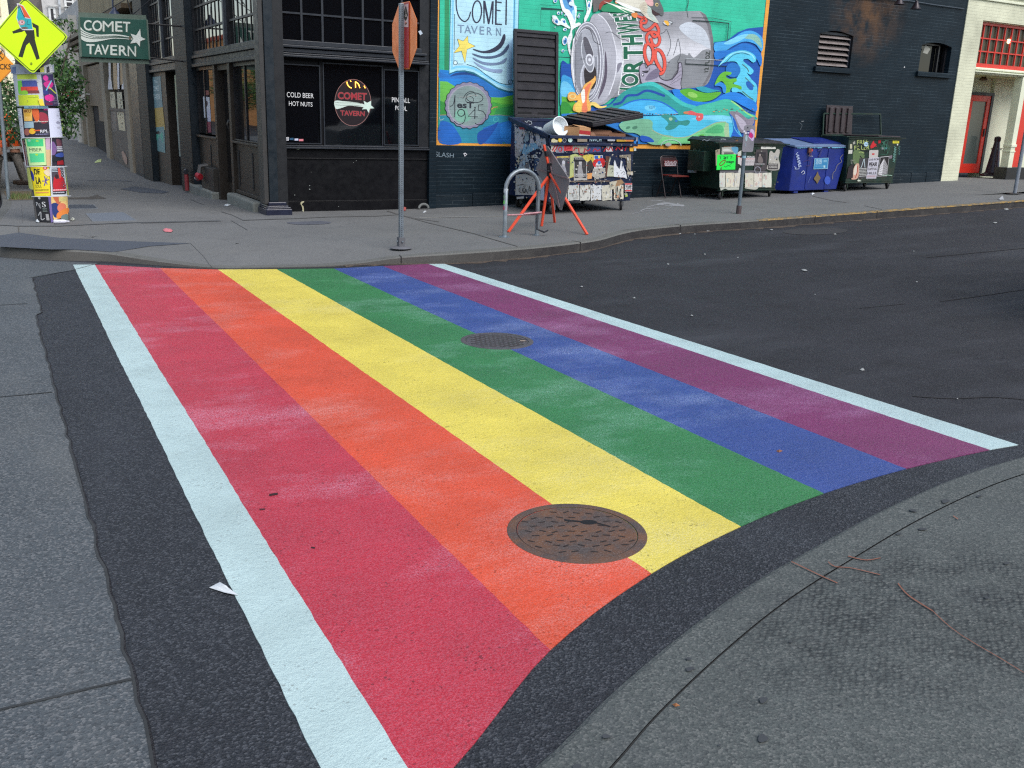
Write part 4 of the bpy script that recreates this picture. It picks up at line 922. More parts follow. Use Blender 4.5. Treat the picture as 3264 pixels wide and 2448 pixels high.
MU.ring(650, 1252, 108, 62, 8, K_, .1); MU.ring(586, 1278, 52, 42, 6, K_); MU.stroke([(500, 1262), (560, 1185), (640, 1180), (668, 1240)], 8, K_, True); MU.stroke([(450, 1260), (470, 1240), (540, 1246), (620, 1220), (690, 1226)], 6, (150, 150, 146), True)
# splash of drops
WS = (222, 232, 236)
def drop(x, y, rx, ry, rot=0): MU.ell(x, y, rx, ry, WS, rot); MU.ell(x+rx*.1, y+ry*.1, rx*.68, ry*.7, (70, 140, 196), rot); MU.ell(x+rx*.15, y+ry*.2, rx*.3, ry*.35, (34, 66, 120), rot); MU.ell(x-rx*.2, y-ry*.3, rx*.2, ry*.2, (235, 240, 244), rot)
MU.poly([(1735, -120), (1880, -120), (1930, 60), (1958, 110), (1948, 260), (1940, 300), (1990, 290), (2010, 320), (1905, 380), (1902, 480), (1872, 590), (1890, 690), (1880, 720), (1850, 640), (1838, 500), (1872, 420), (1880, 330), (1830, 200), (1765, 110)], WS, True)
MU.poly([(1765, -100), (1860, -110), (1895, 40), (1925, 110), (1925, 240), (1905, 200), (1860, 130), (1800, 90)], (84, 150, 200), True); MU.poly([(1810, -60), (1850, -40), (1900, 80), (1870, 90)], (36, 80, 140), True); MU.poly([(1895, 150), (1935, 130), (1938, 250), (1915, 230)], (150, 196, 222), True)
MU.poly([(1860, 60), (1950, 90), (1952, 80), (1880, 20)], (210, 230, 235), True)
for a in ((1682, 262, 36, 54, -.5), (1785, 278, 30, 44, -.6), (1805, 520, 34, 60, .15), (1722, 168, 18, 22, 0), (1806, 378, 24, 20, 0), (1780, 652, 18, 20, 0), (1680, 350, 8, 8, 0), (1980, 215, 16, 18, 0), (1990, 185, 12, 12, 0), (1765, 168, 12, 20, 0), (1680, 10, 24, 28, .4), (1810, 196, 12, 14, 0)): drop(*a)
MU.poly([(1640, 210), (1690, 205), (1740, 270), (1780, 235), (1840, 320), (1875, 355), (1850, 365), (1760, 320), (1700, 318)], (214, 226, 234), True); drop(1690, 268, 30, 44, -.5); drop(1790, 272, 24, 36, -.6)
MU.poly([(2070, -80), (2165, -100), (2150, 60), (2120, 180), (2060, 290), (2050, 240), (2085, 130)], WS, True); MU.poly([(2085, -60), (2140, -60), (2125, 60), (2095, 130)], (44, 156, 130), True); drop(2110, 60, 22, 50)
# sea behind and under the can
MU.reg = R8
MU.poly([(-212, 670), (-150, 690), (-100, 740), (-80, 900), (-212, 900)], (26, 66, 146), True)
MU.poly([(-212, 690), (-100, 690), (-60, 800), (-40, 1110), (30, 1180), (300, 1130), (430, 1010), (560, 940), (700, 890), (850, 900), (1050, 960), (1250, 950), (1380, 900), (1430, 700), (1440, 460), (1580, 440), (1700, 350), (1800, 310), (1975, 292), (1935, 800), (1862, 1560), (-212, 1560)], DB)
MU.poly([(-212, 840), (-140, 830), (-80, 880), (-30, 990), (0, 1090), (0, 1180), (-212, 1180)], (56, 150, 206), True); MU.poly([(-212, 900), (-150, 890), (-90, 960), (-60, 1040), (-212, 1040)], (104, 186, 222), True)
MU.poly([(-212, 1045), (-120, 1060), (-50, 1120), (10, 1190), (10, 1300), (-212, 1260)], (92, 174, 62)); MU.poly([(-212, 1110), (-140, 1120), (-100, 1200), (-212, 1250)], (50, 138, 54), True); MU.poly([(-212, 1235), (700, 1180), (740, 1560), (-212, 1560)], (36, 112, 184))
# can
def cang(x, y):
    t = max(0, min(1, (y-120)/900)); v = 138+62*math.exp(-((t-.48)/.18)**2)-10*(t > .8)
    if x > 1360: v -= min(70, (x-1360)*.9)
    return (v, v, v+5)
MU.maxlen = 12
MU.poly([(190, 150), (250, 138), (360, 150), (620, 138), (900, 130), (1150, 122), (1290, 120), (1350, 160), (1400, 270), (1430, 430), (1442, 620), (1418, 800), (1340, 930), (1100, 960), (700, 1010), (420, 1045), (330, 1062), (240, 1133), (140, 1120), (60, 700)], cang); MU.maxlen = None
MU.poly([(905, 900), (930, 700), (1010, 620), (1090, 582), (1150, 600), (1170, 575), (1215, 625), (1260, 600), (1320, 545), (1400, 545), (1438, 660), (1415, 800), (1340, 930), (1100, 958), (930, 975)], (128, 130, 134), True)
MU.poly([(1280, 122), (1350, 160), (1405, 280), (1432, 430), (1442, 640), (1416, 800), (1340, 930), (1310, 932), (1385, 800), (1412, 640), (1400, 430), (1370, 280), (1320, 175)], (108, 106, 110))
MU.poly([(1060, 300), (1180, 240), (1340, 330), (1400, 520), (1300, 480), (1180, 420)], (186, 192, 200), True)
DG = (72, 74, 80)
MU.stroke([(850, 372), (900, 350), (926, 322), (965, 430), (965, 520), (930, 610)], 6, DG, True); MU.stroke([(1000, 600), (1030, 500), (1050, 420), (1072, 520), (1070, 610), (1040, 672)], 6, DG, True); MU.stroke([(1150, -40), (1160, 30), (1145, 110), (1158, 195)], 7, (50, 60, 60), True); MU.stroke([(910, 672), (960, 676)], 6, (40, 42, 46)); MU.stroke([(1040, 680), (1085, 682)], 6, (40, 42, 46))
# shoulder and neck of the can
def neckg(x, y):
    t = (y-140)/1000; v = 158+40*math.exp(-((t-.5)/.2)**2)-26*math.exp(-((t-.12)/.1)**2)-22*math.exp(-((t-.85)/.12)**2); return (v, v, v+6)
MU.maxlen = 12
MU.poly([(90, 240), (190, 145), (300, 142), (380, 250), (432, 430), (456, 600), (440, 800), (400, 960), (330, 1060), (235, 1133), (120, 1110), (0, 900)], neckg, True); MU.maxlen = None
MU.poly([(90, 240), (190, 160), (262, 220), (332, 360), (382, 600), (360, 850), (290, 1050), (200, 1120), (120, 1110), (0, 800)], (164, 164, 172), True)
MU.stroke([(300, 142), (380, 250), (432, 430), (456, 600), (440, 800), (400, 1030)], 9, (222, 224, 228), True); MU.stroke([(185, 158), (256, 215), (330, 350), (384, 600), (366, 830), (300, 1030)], 9, (214, 214, 220), True)
MU.poly([(258, 560), (276, 640), (280, 800), (250, 950), (180, 1080), (210, 960), (250, 800)], (84, 76, 90), True); MU.stroke([(262, 360), (330, 350), (420, 420), (500, 440), (520, 510), (500, 600), (465, 640)], 6, DG, True); MU.poly([(392, 700), (440, 680), (430, 720), (392, 790)], (120, 118, 130), True)
# rim and lid
MU.ell(66, 672, 182, 440, (90, 90, 98), n=40); MU.ell(66, 672, 177, 434, (212, 214, 220), n=40); MU.ell(66, 674, 168, 424, (142, 142, 152), n=40); MU.ell(62, 676, 152, 402, (206, 208, 214), n=40); MU.ell(60, 678, 145, 394, (116, 116, 124), n=40)
MU.ell(52, 680, 132, 372, (178, 180, 188), n=40); MU.ell(48, 684, 124, 360, (128, 130, 138), n=40); MU.poly([(20, 330), (100, 340), (160, 430), (178, 560), (150, 620), (90, 500), (10, 420)], (160, 162, 170), True)
MU.stroke([(50, 310), (92, 325), (118, 380), (140, 450), (205, 486)], 7, (60, 60, 66), True); MU.ell(80, 850, 92, 190, (188, 190, 198)); MU.ell(84, 842, 78, 170, (150, 150, 158))
MU.poly([(36, 740), (120, 700), (160, 760), (164, 880), (130, 960), (70, 960), (36, 880)], (46, 40, 42), True)
MU.ell(70, 600, 66, 190, (200, 202, 208), -.18); MU.ell(68, 604, 56, 176, (132, 134, 142), -.18); MU.poly([(20, 420), (60, 410), (110, 520), (130, 600), (90, 640), (44, 560)], (84, 82, 90), True); MU.ell(88, 650, 42, 66, (206, 208, 214), -.1); MU.ell(88, 652, 30, 50, (140, 140, 148), -.1); MU.ell(90, 650, 14, 18, (210, 212, 218)); MU.stroke([(-60, 300), (-60, 1010)], 8, (110, 112, 118)); MU.stroke([(-85, 420), (-96, 670), (-80, 900)], 10, (226, 228, 232), True)
MU.stroke([(-10, 640), (40, 640)], 6, (36, 46, 46))
# lettering on the can, reading upwards
GL = (24, 92, 66); WO = (226, 230, 228)
for t_, l, r_, y0, y1, sk in (('N', 412, 610, 1050, 948, -30), ('O', 432, 622, 932, 796, -10), ('R', 455, 668, 786, 652, -4), ('T', 455, 672, 642, 506, 8), ('H', 440, 668, 494, 384, 22), ('W', 392, 650, 372, 250, 34), ('E', 366, 600, 240, 190, 30), ('S', 340, 560, 184, 150, 30)):
    q = [(l, y0), (l+(-10 if y0 < 500 else 0), y1), (r_-(10 if y0 < 500 else 0), y1-sk*.4), (r_, y0-sk*.4)]
    c = (sum(p[0] for p in q)/4, sum(p[1] for p in q)/4)
    MU.text(t_, [(c[0]+(x-c[0])*1.08, c[1]+(y-c[1])*1.12) for x, y in q], WO, .075); MU.text(t_, q, GL, .035)
RO, RI = (120, 40, 40), (216, 86, 70)
script = [([(702, 476), (684, 560), (706, 660), (770, 750), (860, 800), (900, 740), (898, 640), (862, 560), (820, 540), (800, 570), (806, 650), (850, 740), (880, 770)], 30), ([(704, 478), (740, 480), (776, 540), (772, 640), (740, 700)], 28), ([(720, 470), (706, 400), (740, 352), (810, 356), (846, 410), (840, 470), (800, 500), (768, 470), (752, 410)], 26),
          ([(648, 240), (650, 300), (700, 330), (760, 300), (800, 262), (836, 320), (826, 380), (786, 400), (756, 360)], 26), ([(560, 150), (620, 180), (700, 212), (690, 250), (640, 238), (700, 170)], 22)]
for p_, w_ in script: MU.stroke(p_, w_+9, RO, True)
for p_, w_ in script: MU.stroke(p_, w_, RI, True)
MU.text('12 FL.OZ.', [(1332, 782), (1352, 548), (1400, 545), (1378, 775)], (60, 66, 60), .01)
# fish painted on the can
MU.poly([(622, 745), (650, 690), (690, 686), (700, 730), (740, 700), (800, 700), (836, 760), (850, 830), (900, 865), (980, 850), (1040, 770), (1048, 684), (1086, 684), (1096, 800), (1080, 900), (1086, 965), (1040, 975), (960, 950), (860, 905), (760, 900), (680, 925), (640, 890)], (56, 52, 62), True)
MU.poly([(630, 748), (656, 698), (682, 696), (700, 744), (744, 708), (796, 708), (828, 764), (842, 838), (900, 876), (984, 862), (1048, 780), (1056, 694), (1080, 692), (1088, 800), (1072, 900), (1078, 958), (1040, 966), (960, 940), (860, 896), (760, 890), (680, 915), (648, 880)], (158, 152, 168), True)
MU.poly([(640, 720), (670, 760), (730, 770), (740, 730), (716, 790), (660, 780)], (50, 48, 56), True); MU.ell(664, 812, 15, 18, (50, 48, 56)); MU.ell(662, 810, 8, 10, (210, 210, 220)); MU.poly([(690, 870), (740, 790), (830, 740), (840, 820), (780, 860)], (112, 104, 124), True)
for k in range(4): MU.stroke([(960+k*8, 920-k*22), (1030, 880-k*36), (1082, 850-k*44)], 4, (96, 90, 106), True)
# leaping fish above
MU.poly([(118, -60), (400, -120), (300, 10), (210, 50), (170, 124), (130, 132)], (96, 92, 90)); MU.poly([(190, 60), (230, 10), (330, -10), (320, 20), (240, 50), (200, 110)], (140, 60, 50), True)
MU.poly([(300, 110), (350, 60), (372, 0), (390, 30), (352, 90), (310, 118)], (200, 120, 70), True); MU.poly([(230, 70), (330, 30), (420, 60), (540, 110), (500, 140), (300, 130), (220, 120)], (40, 130, 90), True)
MU.poly([(250, 20), (340, 60), (470, 130), (500, 140), (420, 90), (560, 140), (540, 110)], (226, 226, 212), True)
MU.poly([(330, -80), (380, 10), (470, 70), (560, 118), (640, 132), (700, 190), (780, 236), (836, 250), (806, 200), (770, 150), (700, 60), (720, -120)], (206, 202, 186), True); MU.poly([(360, 10), (520, 60), (640, 110), (620, 126), (480, 84)], (236, 234, 222), True)
MU.poly([(700, -90), (800, -80), (856, 30), (888, 110), (880, 172), (830, 150), (776, 122), (750, 96), (726, 40)], (92, 96, 96), True); MU.poly([(690, -60), (760, -30), (776, 60), (726, 60), (690, 20)], (206, 160, 158), True); MU.poly([(756, 100), (800, 128), (850, 156), (800, 168), (764, 150)], (60, 40, 40), True); MU.poly([(700, 60), (750, 90), (766, 150), (806, 210), (836, 248), (770, 220), (716, 150)], (176, 190, 180), True)
MU.ell(815, 52, 17, 20, (200, 180, 120)); MU.ell(817, 52, 9, 11, (20, 20, 20)); MU.poly([(628, 60), (690, 20), (716, 90), (690, 160), (640, 110)], (196, 188, 168), True)
for k in range(4): MU.stroke([(640+k*10, 70+k*18), (700, 60+k*26)], 3, (120, 110, 96))
MU.poly([(540, 150), (600, 140), (600, 190), (560, 190)], (214, 130, 70), True); MU.ell(925, 252, 42, 22, (186, 190, 196), .2); MU.poly([(890, 230), (930, 228), (948, 262), (930, 278)], (226, 170, 60), True); MU.ell(966, 242, 28, 14, (60, 60, 64), .4); MU.ell(964, 242, 22, 9, (190, 196, 200), .4)
# recessed panel lines
LK = (24, 44, 44)
MU.stroke([(1202, 224), (1420, 236), (1600, 256)], 11, LK); MU.stroke([(1190, 190), (1420, 196), (1620, 236)], 5, (46, 62, 62)); MU.stroke([(1592, 256), (1556, 655)], 8, (22, 70, 66)); MU.stroke([(1620, 236), (1580, 655)], 5, (30, 100, 90)); MU.stroke([(1130, 638), (1360, 645), (1600, 658)], 5, (180, 188, 190)); MU.stroke([(1125, 692), (1380, 706), (1600, 722)], 9, LK); MU.stroke([(1130, 640), (1126, 692)], 5, (60, 66, 70))
# waves right of and below the can
MU.poly([(1444, 470), (1600, 440), (1740, 350), (1860, 340), (1960, 420), (1952, 560), (1880, 480), (1760, 452), (1640, 500), (1540, 560), (1448, 560)], (66, 156, 214), True); MU.poly([(1700, 400), (1850, 370), (1930, 420), (1950, 520), (1860, 440), (1780, 420)], (130, 176, 160), True); MU.poly([(1540, 470), (1700, 390), (1800, 372), (1740, 430), (1620, 480)], (120, 196, 228), True)
MU.poly([(1447, 560), (1600, 540), (1740, 470), (1860, 500), (1948, 600), (1940, 720), (1880, 620), (1760, 560), (1600, 600), (1500, 640), (1447, 640)], (30, 110, 190), True)
MU.poly([(1478, 722), (1590, 590), (1740, 545), (1850, 580), (1892, 640), (1860, 680), (1800, 640), (1750, 660), (1860, 760), (1830, 810), (1790, 790), (1840, 860), (1900, 940), (1886, 1112), (1800, 1060), (1720, 1000), (1626, 990), (1650, 900), (1712, 780), (1690, 690), (1640, 665), (1540, 680)], (84, 188, 216), True)
MU.stroke([(1500, 700), (1620, 590), (1740, 562), (1840, 594), (1872, 644)], 10, (150, 214, 226), True); MU.stroke([(1560, 680), (1640, 600), (1740, 575), (1820, 600)], 7, (44, 84, 96), True); MU.stroke([(1740, 700), (1790, 740), (1810, 780)], 10, (70, 96, 84), True); MU.stroke([(1770, 840), (1830, 900), (1870, 940)], 9, (70, 96, 84), True); MU.stroke([(1740, 990), (1810, 1050), (1860, 1080)], 12, (70, 110, 90), True)
MU.ell(1820, 930, 30, 56, (30, 92, 170), -.6); MU.ell(1640, 760, 80, 80, (30, 104, 176)); MU.poly([(1655, 900), (1700, 990), (1626, 992)], (84, 188, 216), True)
MU.poly([(1440, 920), (1480, 830), (1540, 780), (1620, 784), (1610, 812), (1560, 822), (1600, 856), (1672, 850), (1676, 884), (1636, 905), (1724, 935), (1726, 972), (1664, 950), (1616, 960), (1600, 1010), (1550, 1006), (1556, 930), (1520, 880), (1476, 900)], (96, 172, 52), True)
MU.poly([(1440, 930), (1500, 890), (1560, 930), (1560, 1000), (1530, 1000), (1520, 950), (1480, 930)], (44, 130, 206), True)
MU.poly([(980, 975), (1100, 985), (1220, 1090), (1400, 1100), (1540, 1020), (1660, 1000), (1800, 1060), (1890, 1120), (1885, 1210), (1750, 1150), (1600, 1080), (1400, 1130), (1250, 1150), (1060, 1090)], (32, 120, 204), True)
MU.poly([(1062, 990), (1160, 958), (1260, 990), (1360, 1010), (1510, 998), (1430, 1075), (1300, 1104), (1180, 1082)], (86, 164, 48), True); MU.ell(1200, 1030, 56, 28, (140, 196, 96), .3); MU.poly([(1240, 950), (1320, 938), (1420, 970), (1500, 980), (1380, 1006), (1290, 990)], (40, 144, 160), True)
MU.poly([(240, 1170), (330, 1120), (430, 1010), (560, 940), (700, 893), (800, 898), (940, 990), (1100, 1105), (1250, 1155), (1400, 1115), (1550, 1075), (1650, 1100), (1760, 1200), (1880, 1262), (1870, 1300), (1500, 1270), (1100, 1260), (900, 1150), (700, 1085), (560, 1120), (440, 1172)], (42, 142, 136), True)
MU.poly([(600, 940), (700, 893), (800, 898), (940, 990), (1100, 1105), (1250, 1155), (1200, 1180), (1060, 1130), (900, 1010), (760, 930)], (60, 176, 170), True)
MU.poly([(1250, 1152), (1400, 1115), (1550, 1078), (1650, 1104), (1760, 1204), (1878, 1266), (1500, 1270), (1180, 1240)], (66, 176, 150), True); MU.stroke([(1620, 1096), (1700, 1150), (1780, 1220), (1870, 1272)], 14, (150, 206, 120), True)
MU.stroke([(340, 1136), (430, 1110), (490, 1040), (600, 1030), (680, 988), (760, 992), (900, 1042)], 26, (26, 70, 150), True)
MU.poly([(380, 1190), (440, 1150), (560, 1100), (700, 1088), (850, 1112), (970, 1180), (1044, 1236), (900, 1246), (640, 1244), (430, 1250)], (66, 168, 218), True); MU.stroke([(450, 1140), (570, 1092), (700, 1080), (860, 1106), (980, 1176), (1040, 1226)], 12, (34, 96, 196), True); MU.ell(740, 1170, 60, 30, (110, 194, 226)); MU.text('ASEM', [(725, 1150), (788, 1146), (790, 1180), (728, 1184)], (40, 80, 120), 0)
MU.poly([(370, 1320), (560, 1262), (900, 1252), (1200, 1244), (1500, 1248), (1650, 1262), (1690, 1380), (1745, 1500), (1000, 1540), (800, 1475), (740, 1340), (600, 1290), (450, 1330)], (72, 176, 206)); MU.poly([(1180, 1290), (1400, 1250), (1600, 1262), (1640, 1330), (1400, 1300)], (118, 198, 222), True)
MU.poly([(405, 1350), (520, 1300), (700, 1290), (766, 1322), (770, 1400), (860, 1452), (1000, 1485), (900, 1560), (740, 1560), (600, 1450), (470, 1430)], (112, 168, 136), True); MU.ell(500, 1385, 26, 14, (70, 120, 96), -.4); MU.ell(575, 1384, 30, 18, (70, 120, 96), -.3)
MU.poly([(640, 1470), (740, 1490), (780, 1540), (650, 1530)], (28, 80, 170), True)
MU.poly([(815, 1556), (880, 1478), (1000, 1490), (1150, 1480), (1300, 1400), (1450, 1330), (1560, 1320), (1592, 1370), (1600, 1500), (1400, 1520), (1250, 1556)], (112, 190, 128)); MU.poly([(1340, 1425), (1470, 1350), (1530, 1380), (1520, 1440), (1390, 1445)], (74, 166, 110), True); MU.ell(1290, 1475, 40, 16, (90, 176, 60), -.3); MU.poly([(1560, 1322), (1590, 1340), (1602, 1490), (1550, 1500), (1540, 1400)], (150, 180, 140))
MU.stroke([(760, 1410), (860, 1460), (1000, 1490), (1150, 1480), (1300, 1405), (1450, 1332), (1560, 1322)], 10, (150, 168, 140), True)
MU.poly([(862, 1262), (880, 1234), (930, 1236), (1010, 1270), (1060, 1312), (1150, 1300), (1170, 1330), (1130, 1362), (1060, 1352), (1010, 1390), (930, 1412), (904, 1384), (938, 1340), (900, 1290)], (48, 132, 124), True); MU.ell(962, 1290, 20, 18, (150, 180, 150)); MU.ell(1022, 1310, 16, 14, (40, 120, 180))
MU.poly([(1110, 1226), (1180, 1200), (1244, 1224), (1312, 1236), (1308, 1292), (1262, 1312), (1236, 1284), (1240, 1256), (1170, 1244)], (206, 88, 90), True); MU.ell(1130, 1222, 30, 14, (196, 120, 80)); MU.ell(1270, 1266, 8, 8, (220, 190, 190))
MU.poly([(1600, 1214), (1700, 1216), (1800, 1290), (1862, 1262), (1864, 1330), (1812, 1390), (1750, 1440), (1700, 1410), (1656, 1300)], (128, 120, 132), True); MU.poly([(1660, 1240), (1740, 1290), (1790, 1370), (1740, 1410), (1690, 1330)], (172, 164, 178), True)
MU.poly([(1590, 1220), (1660, 1300), (1700, 1440), (1745, 1500), (1620, 1500), (1640, 1400), (1620, 1280)], (30, 92, 180), True); MU.stroke([(1625, 1260), (1660, 1400), (1740, 1490)], 8, (90, 180, 210), True)
for a in range(14): x = 660+a*28+rnd.uniform(-8, 8); MU.ell(x, 1236+rnd.uniform(-6, 8), rnd.uniform(5, 14), rnd.uniform(3, 6), rnd.choice(((110, 70, 60), (160, 130, 110), (60, 60, 70), (150, 160, 160))))
for a in range(16): x = 1430+a*28; MU.ell(x, 1205+rnd.uniform(-24, 8), rnd.uniform(5, 16), rnd.uniform(3, 7), rnd.choice(((190, 140, 90), (150, 110, 90), (120, 150, 140), (90, 110, 110))))
# flame coming out of the can
MU.poly([(-30, 1230), (-25, 1190), (20, 1175), (40, 1130), (90, 1110), (150, 1112), (200, 1150), (268, 1145), (240, 1168), (170, 1172), (110, 1140), (80, 1180), (96, 1196), (-10, 1196)], (228, 196, 110), True)
MU.reg = R7
MU.poly([(1826, 1246), (1848, 1184), (1920, 1186), (1950, 1220), (2000, 1184), (2040, 1090), (2110, 1040), (2160, 1000), (2178, 972), (2186, 1030), (2140, 1110), (2110, 1180), (2096, 1260), (2120, 1340), (2104, 1425), (1914, 1425), (1904, 1350), (1960, 1290), (1900, 1290), (1850, 1292)], (230, 168, 86), True)
MU.ring(1890, 1236, 36, 28, 12, (238, 204, 140)); MU.poly([(2030, 1150), (2090, 1080), (2130, 1060), (2090, 1180), (2070, 1300), (2080, 1425), (2010, 1425), (2020, 1300), (1990, 1230)], (222, 120, 84), True); MU.poly([(2000, 1180), (2040, 1140), (2050, 1240), (2044, 1300), (2020, 1320), (2004, 1260)], (240, 230, 214), True); MU.poly([(1930, 1330), (1990, 1290), (1998, 1425), (1930, 1425)], (236, 190, 90), True)
# scribbles and pale spray ring near the bottom border
MU.reg = R8; MU.ring(965, 1580, 108, 66, 10, (150, 180, 170), 0, 26, 180, 360); MU.ell(935, 1565, 34, 20, (150, 150, 148)); MU.reg = R7
for _ in range(5): x = rnd.uniform(150, 190); y = rnd.uniform(1250, 1640); MU.stroke([(x, y), (x+14, y+6), (x+4, y+20)], 4, (120, 84, 40))
MU.reg = (1350, 350, 4.022); MU.stroke([(170, 240), (150, 265), (200, 262)], 5, (30, 30, 30)); MU.stroke([(170, 375), (200, 370), (186, 400), (220, 404)], 4, (120, 90, 40))
M_MURAL = painted_mat('mural_paint', .55, brick=True, var=.2)
MU.build('mural', M_MURAL, TAV)
# small tags on the bare brick
TG = Paint(plane_y(YW), (1350, 350, 4.022), start=.003, k=1)
TG.reg = (850, 350, 4.022); TG.text('SLASH', [(2160, 535), (2400, 560), (2395, 615), (2160, 600)], (120, 136, 146), 0); TG.poly([(2520, 560), (2545, 548), (2570, 570), (2540, 600)], (200, 200, 205)); TG.ell(2545, 573, 10, 9, (40, 40, 44))
TG.reg = DR; TG.stroke([(395, 990), (415, 988)], 3, (170, 176, 176)); TG.poly([(1228, 552), (1236, 540), (1240, 554)], (200, 200, 200)); TG.stroke([(375, 1000), (400, 1020), (385, 1060)], 2, (110, 120, 124), True)
TG.build('wall_tags', M_LET, TAV)
# ================================================================== CREAM BUILDING on the right
KV = 1.1
CRB = thing('cream_building', 'cream painted brick building with red door and red gridded transom window', 'building', (22, 15.7, H(22, 15.7)+.13))
M_CREAM = mat('cream_paint', (222, 224, 198), .55, na=.06, ns=2, dirt=(170, 168, 140), dirtamt=.3)
M_CREAM2 = mat('cream_soffit', (206, 198, 150), .6, na=.08, ns=2)
M_RED = mat('red_gloss_paint', (206, 50, 36), .35, na=.1, ns=3)
gz = H(21.5, 15.7)+.13
w = MB(); w.box(20.862, 21.50, YW-.02, YW+.5, -.3, TOP); w.box(21.50, 30, YW-.02, YW+.5, 4.36, TOP); w.build('wall', M_BRICKC, CRB)
w = MB(); w.box(21.5, 30, YW+.03, YW+.45, 4.34, 4.36); w.box(20.9, 30, YW-.10, YW-.02, 4.95, 5.05); w.box(20.9, 30, YW-.06, YW-.02, 4.8, 4.86); w.build('string_course', M_CREAM, CRB, bevel=.01)
w = MB(); w.box(21.5, 30, YW+.02, YW+.4, 3.16, 3.30); w.box(21.5, 30, YW-.03, YW+.02, 3.185, 3.215); w.box(21.5, 30, YW-.02, YW+.02, 3.24, 3.28); w.build('lintel', M_CREAM, CRB, bevel=.008)
f = MB(); f.box(21.5, 26, YW+.1, YW+.16, 3.3, 3.40); f.box(21.5, 26, YW+.1, YW+.16, 4.28, 4.36); f.box(21.5, 21.57, YW+.1, YW+.16, 3.40, 4.28)
for k in range(1, 16): x = 21.5+k*.275; f.box(x-.014, x+.014, YW+.11, YW+.15, 3.40, 4.28)
for z in (3.68, 3.98): f.box(21.57, 26, YW+.115, YW+.145, z-.014, z+.014)
tw = f.build('transom_window', M_RED, CRB); g = MB(); g.box(21.5, 26, YW+.17, YW+.18, 3.35, 4.3); g.build('pane', glass_mat('warm_glass', (70, 68, 54), .25, 1.45), tw)
g = MB(); g.lathe([(0, .05), (.04, .03), (.05, 0), (.03, -.04), (0, -.05)], (22.85, YW+.165, 3.98), 12)
m, nt, b, pos = base_mat('bulb_glow'); b.inputs['Emission Color'].default_value = (1, .8, .45, 1); b.inputs['Emission Strength'].default_value = 5; g.build('light_bulb', m, tw, smooth=True)
# entrance recess
DY = 16.62
w = MB(); w.box(21.5, 21.52, YW+.48, 20, -.2, 3.16); w.box(22.7, 30, DY+.1, DY+.5, 2.78, 3.16); w.box(23.72, 25.9, DY+.02, DY+.4, -.2, 3.14); w.box(21.52, 22.70, DY+.1, DY+.5, .0, 3.16)
w.build('recess_wall', M_CREAM, CRB)
w = MB(); w.box(21.52, 30, YW+.4, DY+.1, 3.14, 3.159); w.build('soffit', M_CREAM2, CRB)
w = MB(); w.box(23.44, 23.62, YW+.0, YW+.22, 0, 3.15); w.box(23.42, 23.64, YW-.02, YW+.22, 1.43, 1.50); w.box(23.42, 23.64, YW-.01, YW+.22, 1.30, 1.34); w.build('pilaster', M_CREAM, CRB, bevel=.006)
w = MB(); w.box(23.34, 24.3, YW-.06, YW+.3, .3, gz+.32); w.build('black_base', mat('base_black', (26, 26, 30), .4), CRB, bevel=.01)
w = MB(); w.box(23.66, 24.0, YW+.06, YW+.12, gz+.33, 3.15); w.build('red_panel', M_RED, CRB)
f = MB(); x0, x1, z0, z1 = 22.76, 23.62, gz+.12, 2.70
f.box(x0, x0+.14, DY, DY+.05, z0, z1); f.box(x1-.14, x1, DY, DY+.05, z0, z1); f.box(x0+.14, x1-.14, DY, DY+.05, z1-.15, z1); f.box(x0+.14, x1-.14, DY, DY+.05, z0, z0+.24)
dr = f.build('door', M_RED, CRB, bevel=.005); g = MB(); g.box(x0+.14, x1-.14, DY+.03, DY+.04, z0+.24, z1-.15); g.build('pane', glass_mat('door_glass', (84, 92, 88), .12, 1.5), dr)
g = MB(); g.box(x1-.11, x1-.07, DY-.03, DY, z0+.95, z0+1.15); g.build('door_handle', M_FRAME, dr)
f = MB(); f.box(x1, x1+.09, DY-.02, DY+.06, z0, z1+.08); f.box(x0-.02, x1, DY-.02, DY+.06, z1, z1+.08); f.build('door_frame', mat('door_frame_dark', (52, 54, 54), .5), CRB)
f = MB(); f.lathe([(.05, .06), (.10, .0), (.09, -.03), (0, -.04)], (22.75, YW+.62, 3.08), 14); f.build('ceiling_lamp', mat('lamp_rust', (84, 56, 40), .6), CRB, smooth=True)
f = MB(); f.box(24.0, 24.45, DY-.01, DY+.02, 1.35, 1.38); f.build('wall_rail', mat('rail_grey', (130, 126, 108), .6), CRB)
w = MB(); w.box(21.6, 35, 20, 21, 0, TOP); w.build('core', M_DARK, CRB)

# ================================================================== LEFT STREET in the distance
M_TANB = mat('tan_stucco', (140, 130, 114), .8, na=.16, ns=1.5, dirt=(100, 86, 66))
M_PLAST = mat('grey_plaster', (186, 184, 182), .85, na=.12, ns=1.5, dirt=(100, 96, 90))
NB = thing('tan_building', 'old tan building with white posted bills next to the tavern on the left street', 'building', (4.4, 32, H(4, 32)))
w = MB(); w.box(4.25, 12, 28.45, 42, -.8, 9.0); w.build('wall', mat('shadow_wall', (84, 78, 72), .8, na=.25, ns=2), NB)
w = MB(); w.box(3.9, 4.3, 28.62, 42, 3.05, 3.55); w.build('fascia', M_TANB, NB)
for k, (z, d, c) in enumerate(((3.56, .34, 1), (3.72, .46, 0), (3.90, .54, 1), (4.2, .2, 0))):
    w = MB(); w.box(4.0-d, 4.3, 28.6, 42, z, z+.12); w.build('cornice_band', (M_TANB if c else mat('cornice_dark', (96, 80, 60), .8)), NB)
w = MB(); w.box(4.05, 4.3, 28.6, 42, 4.35, 9.0); w.build('upper_wall', brick_mat('tan_brick', (150, 138, 112), (110, 98, 78), .8, swap=True), NB)
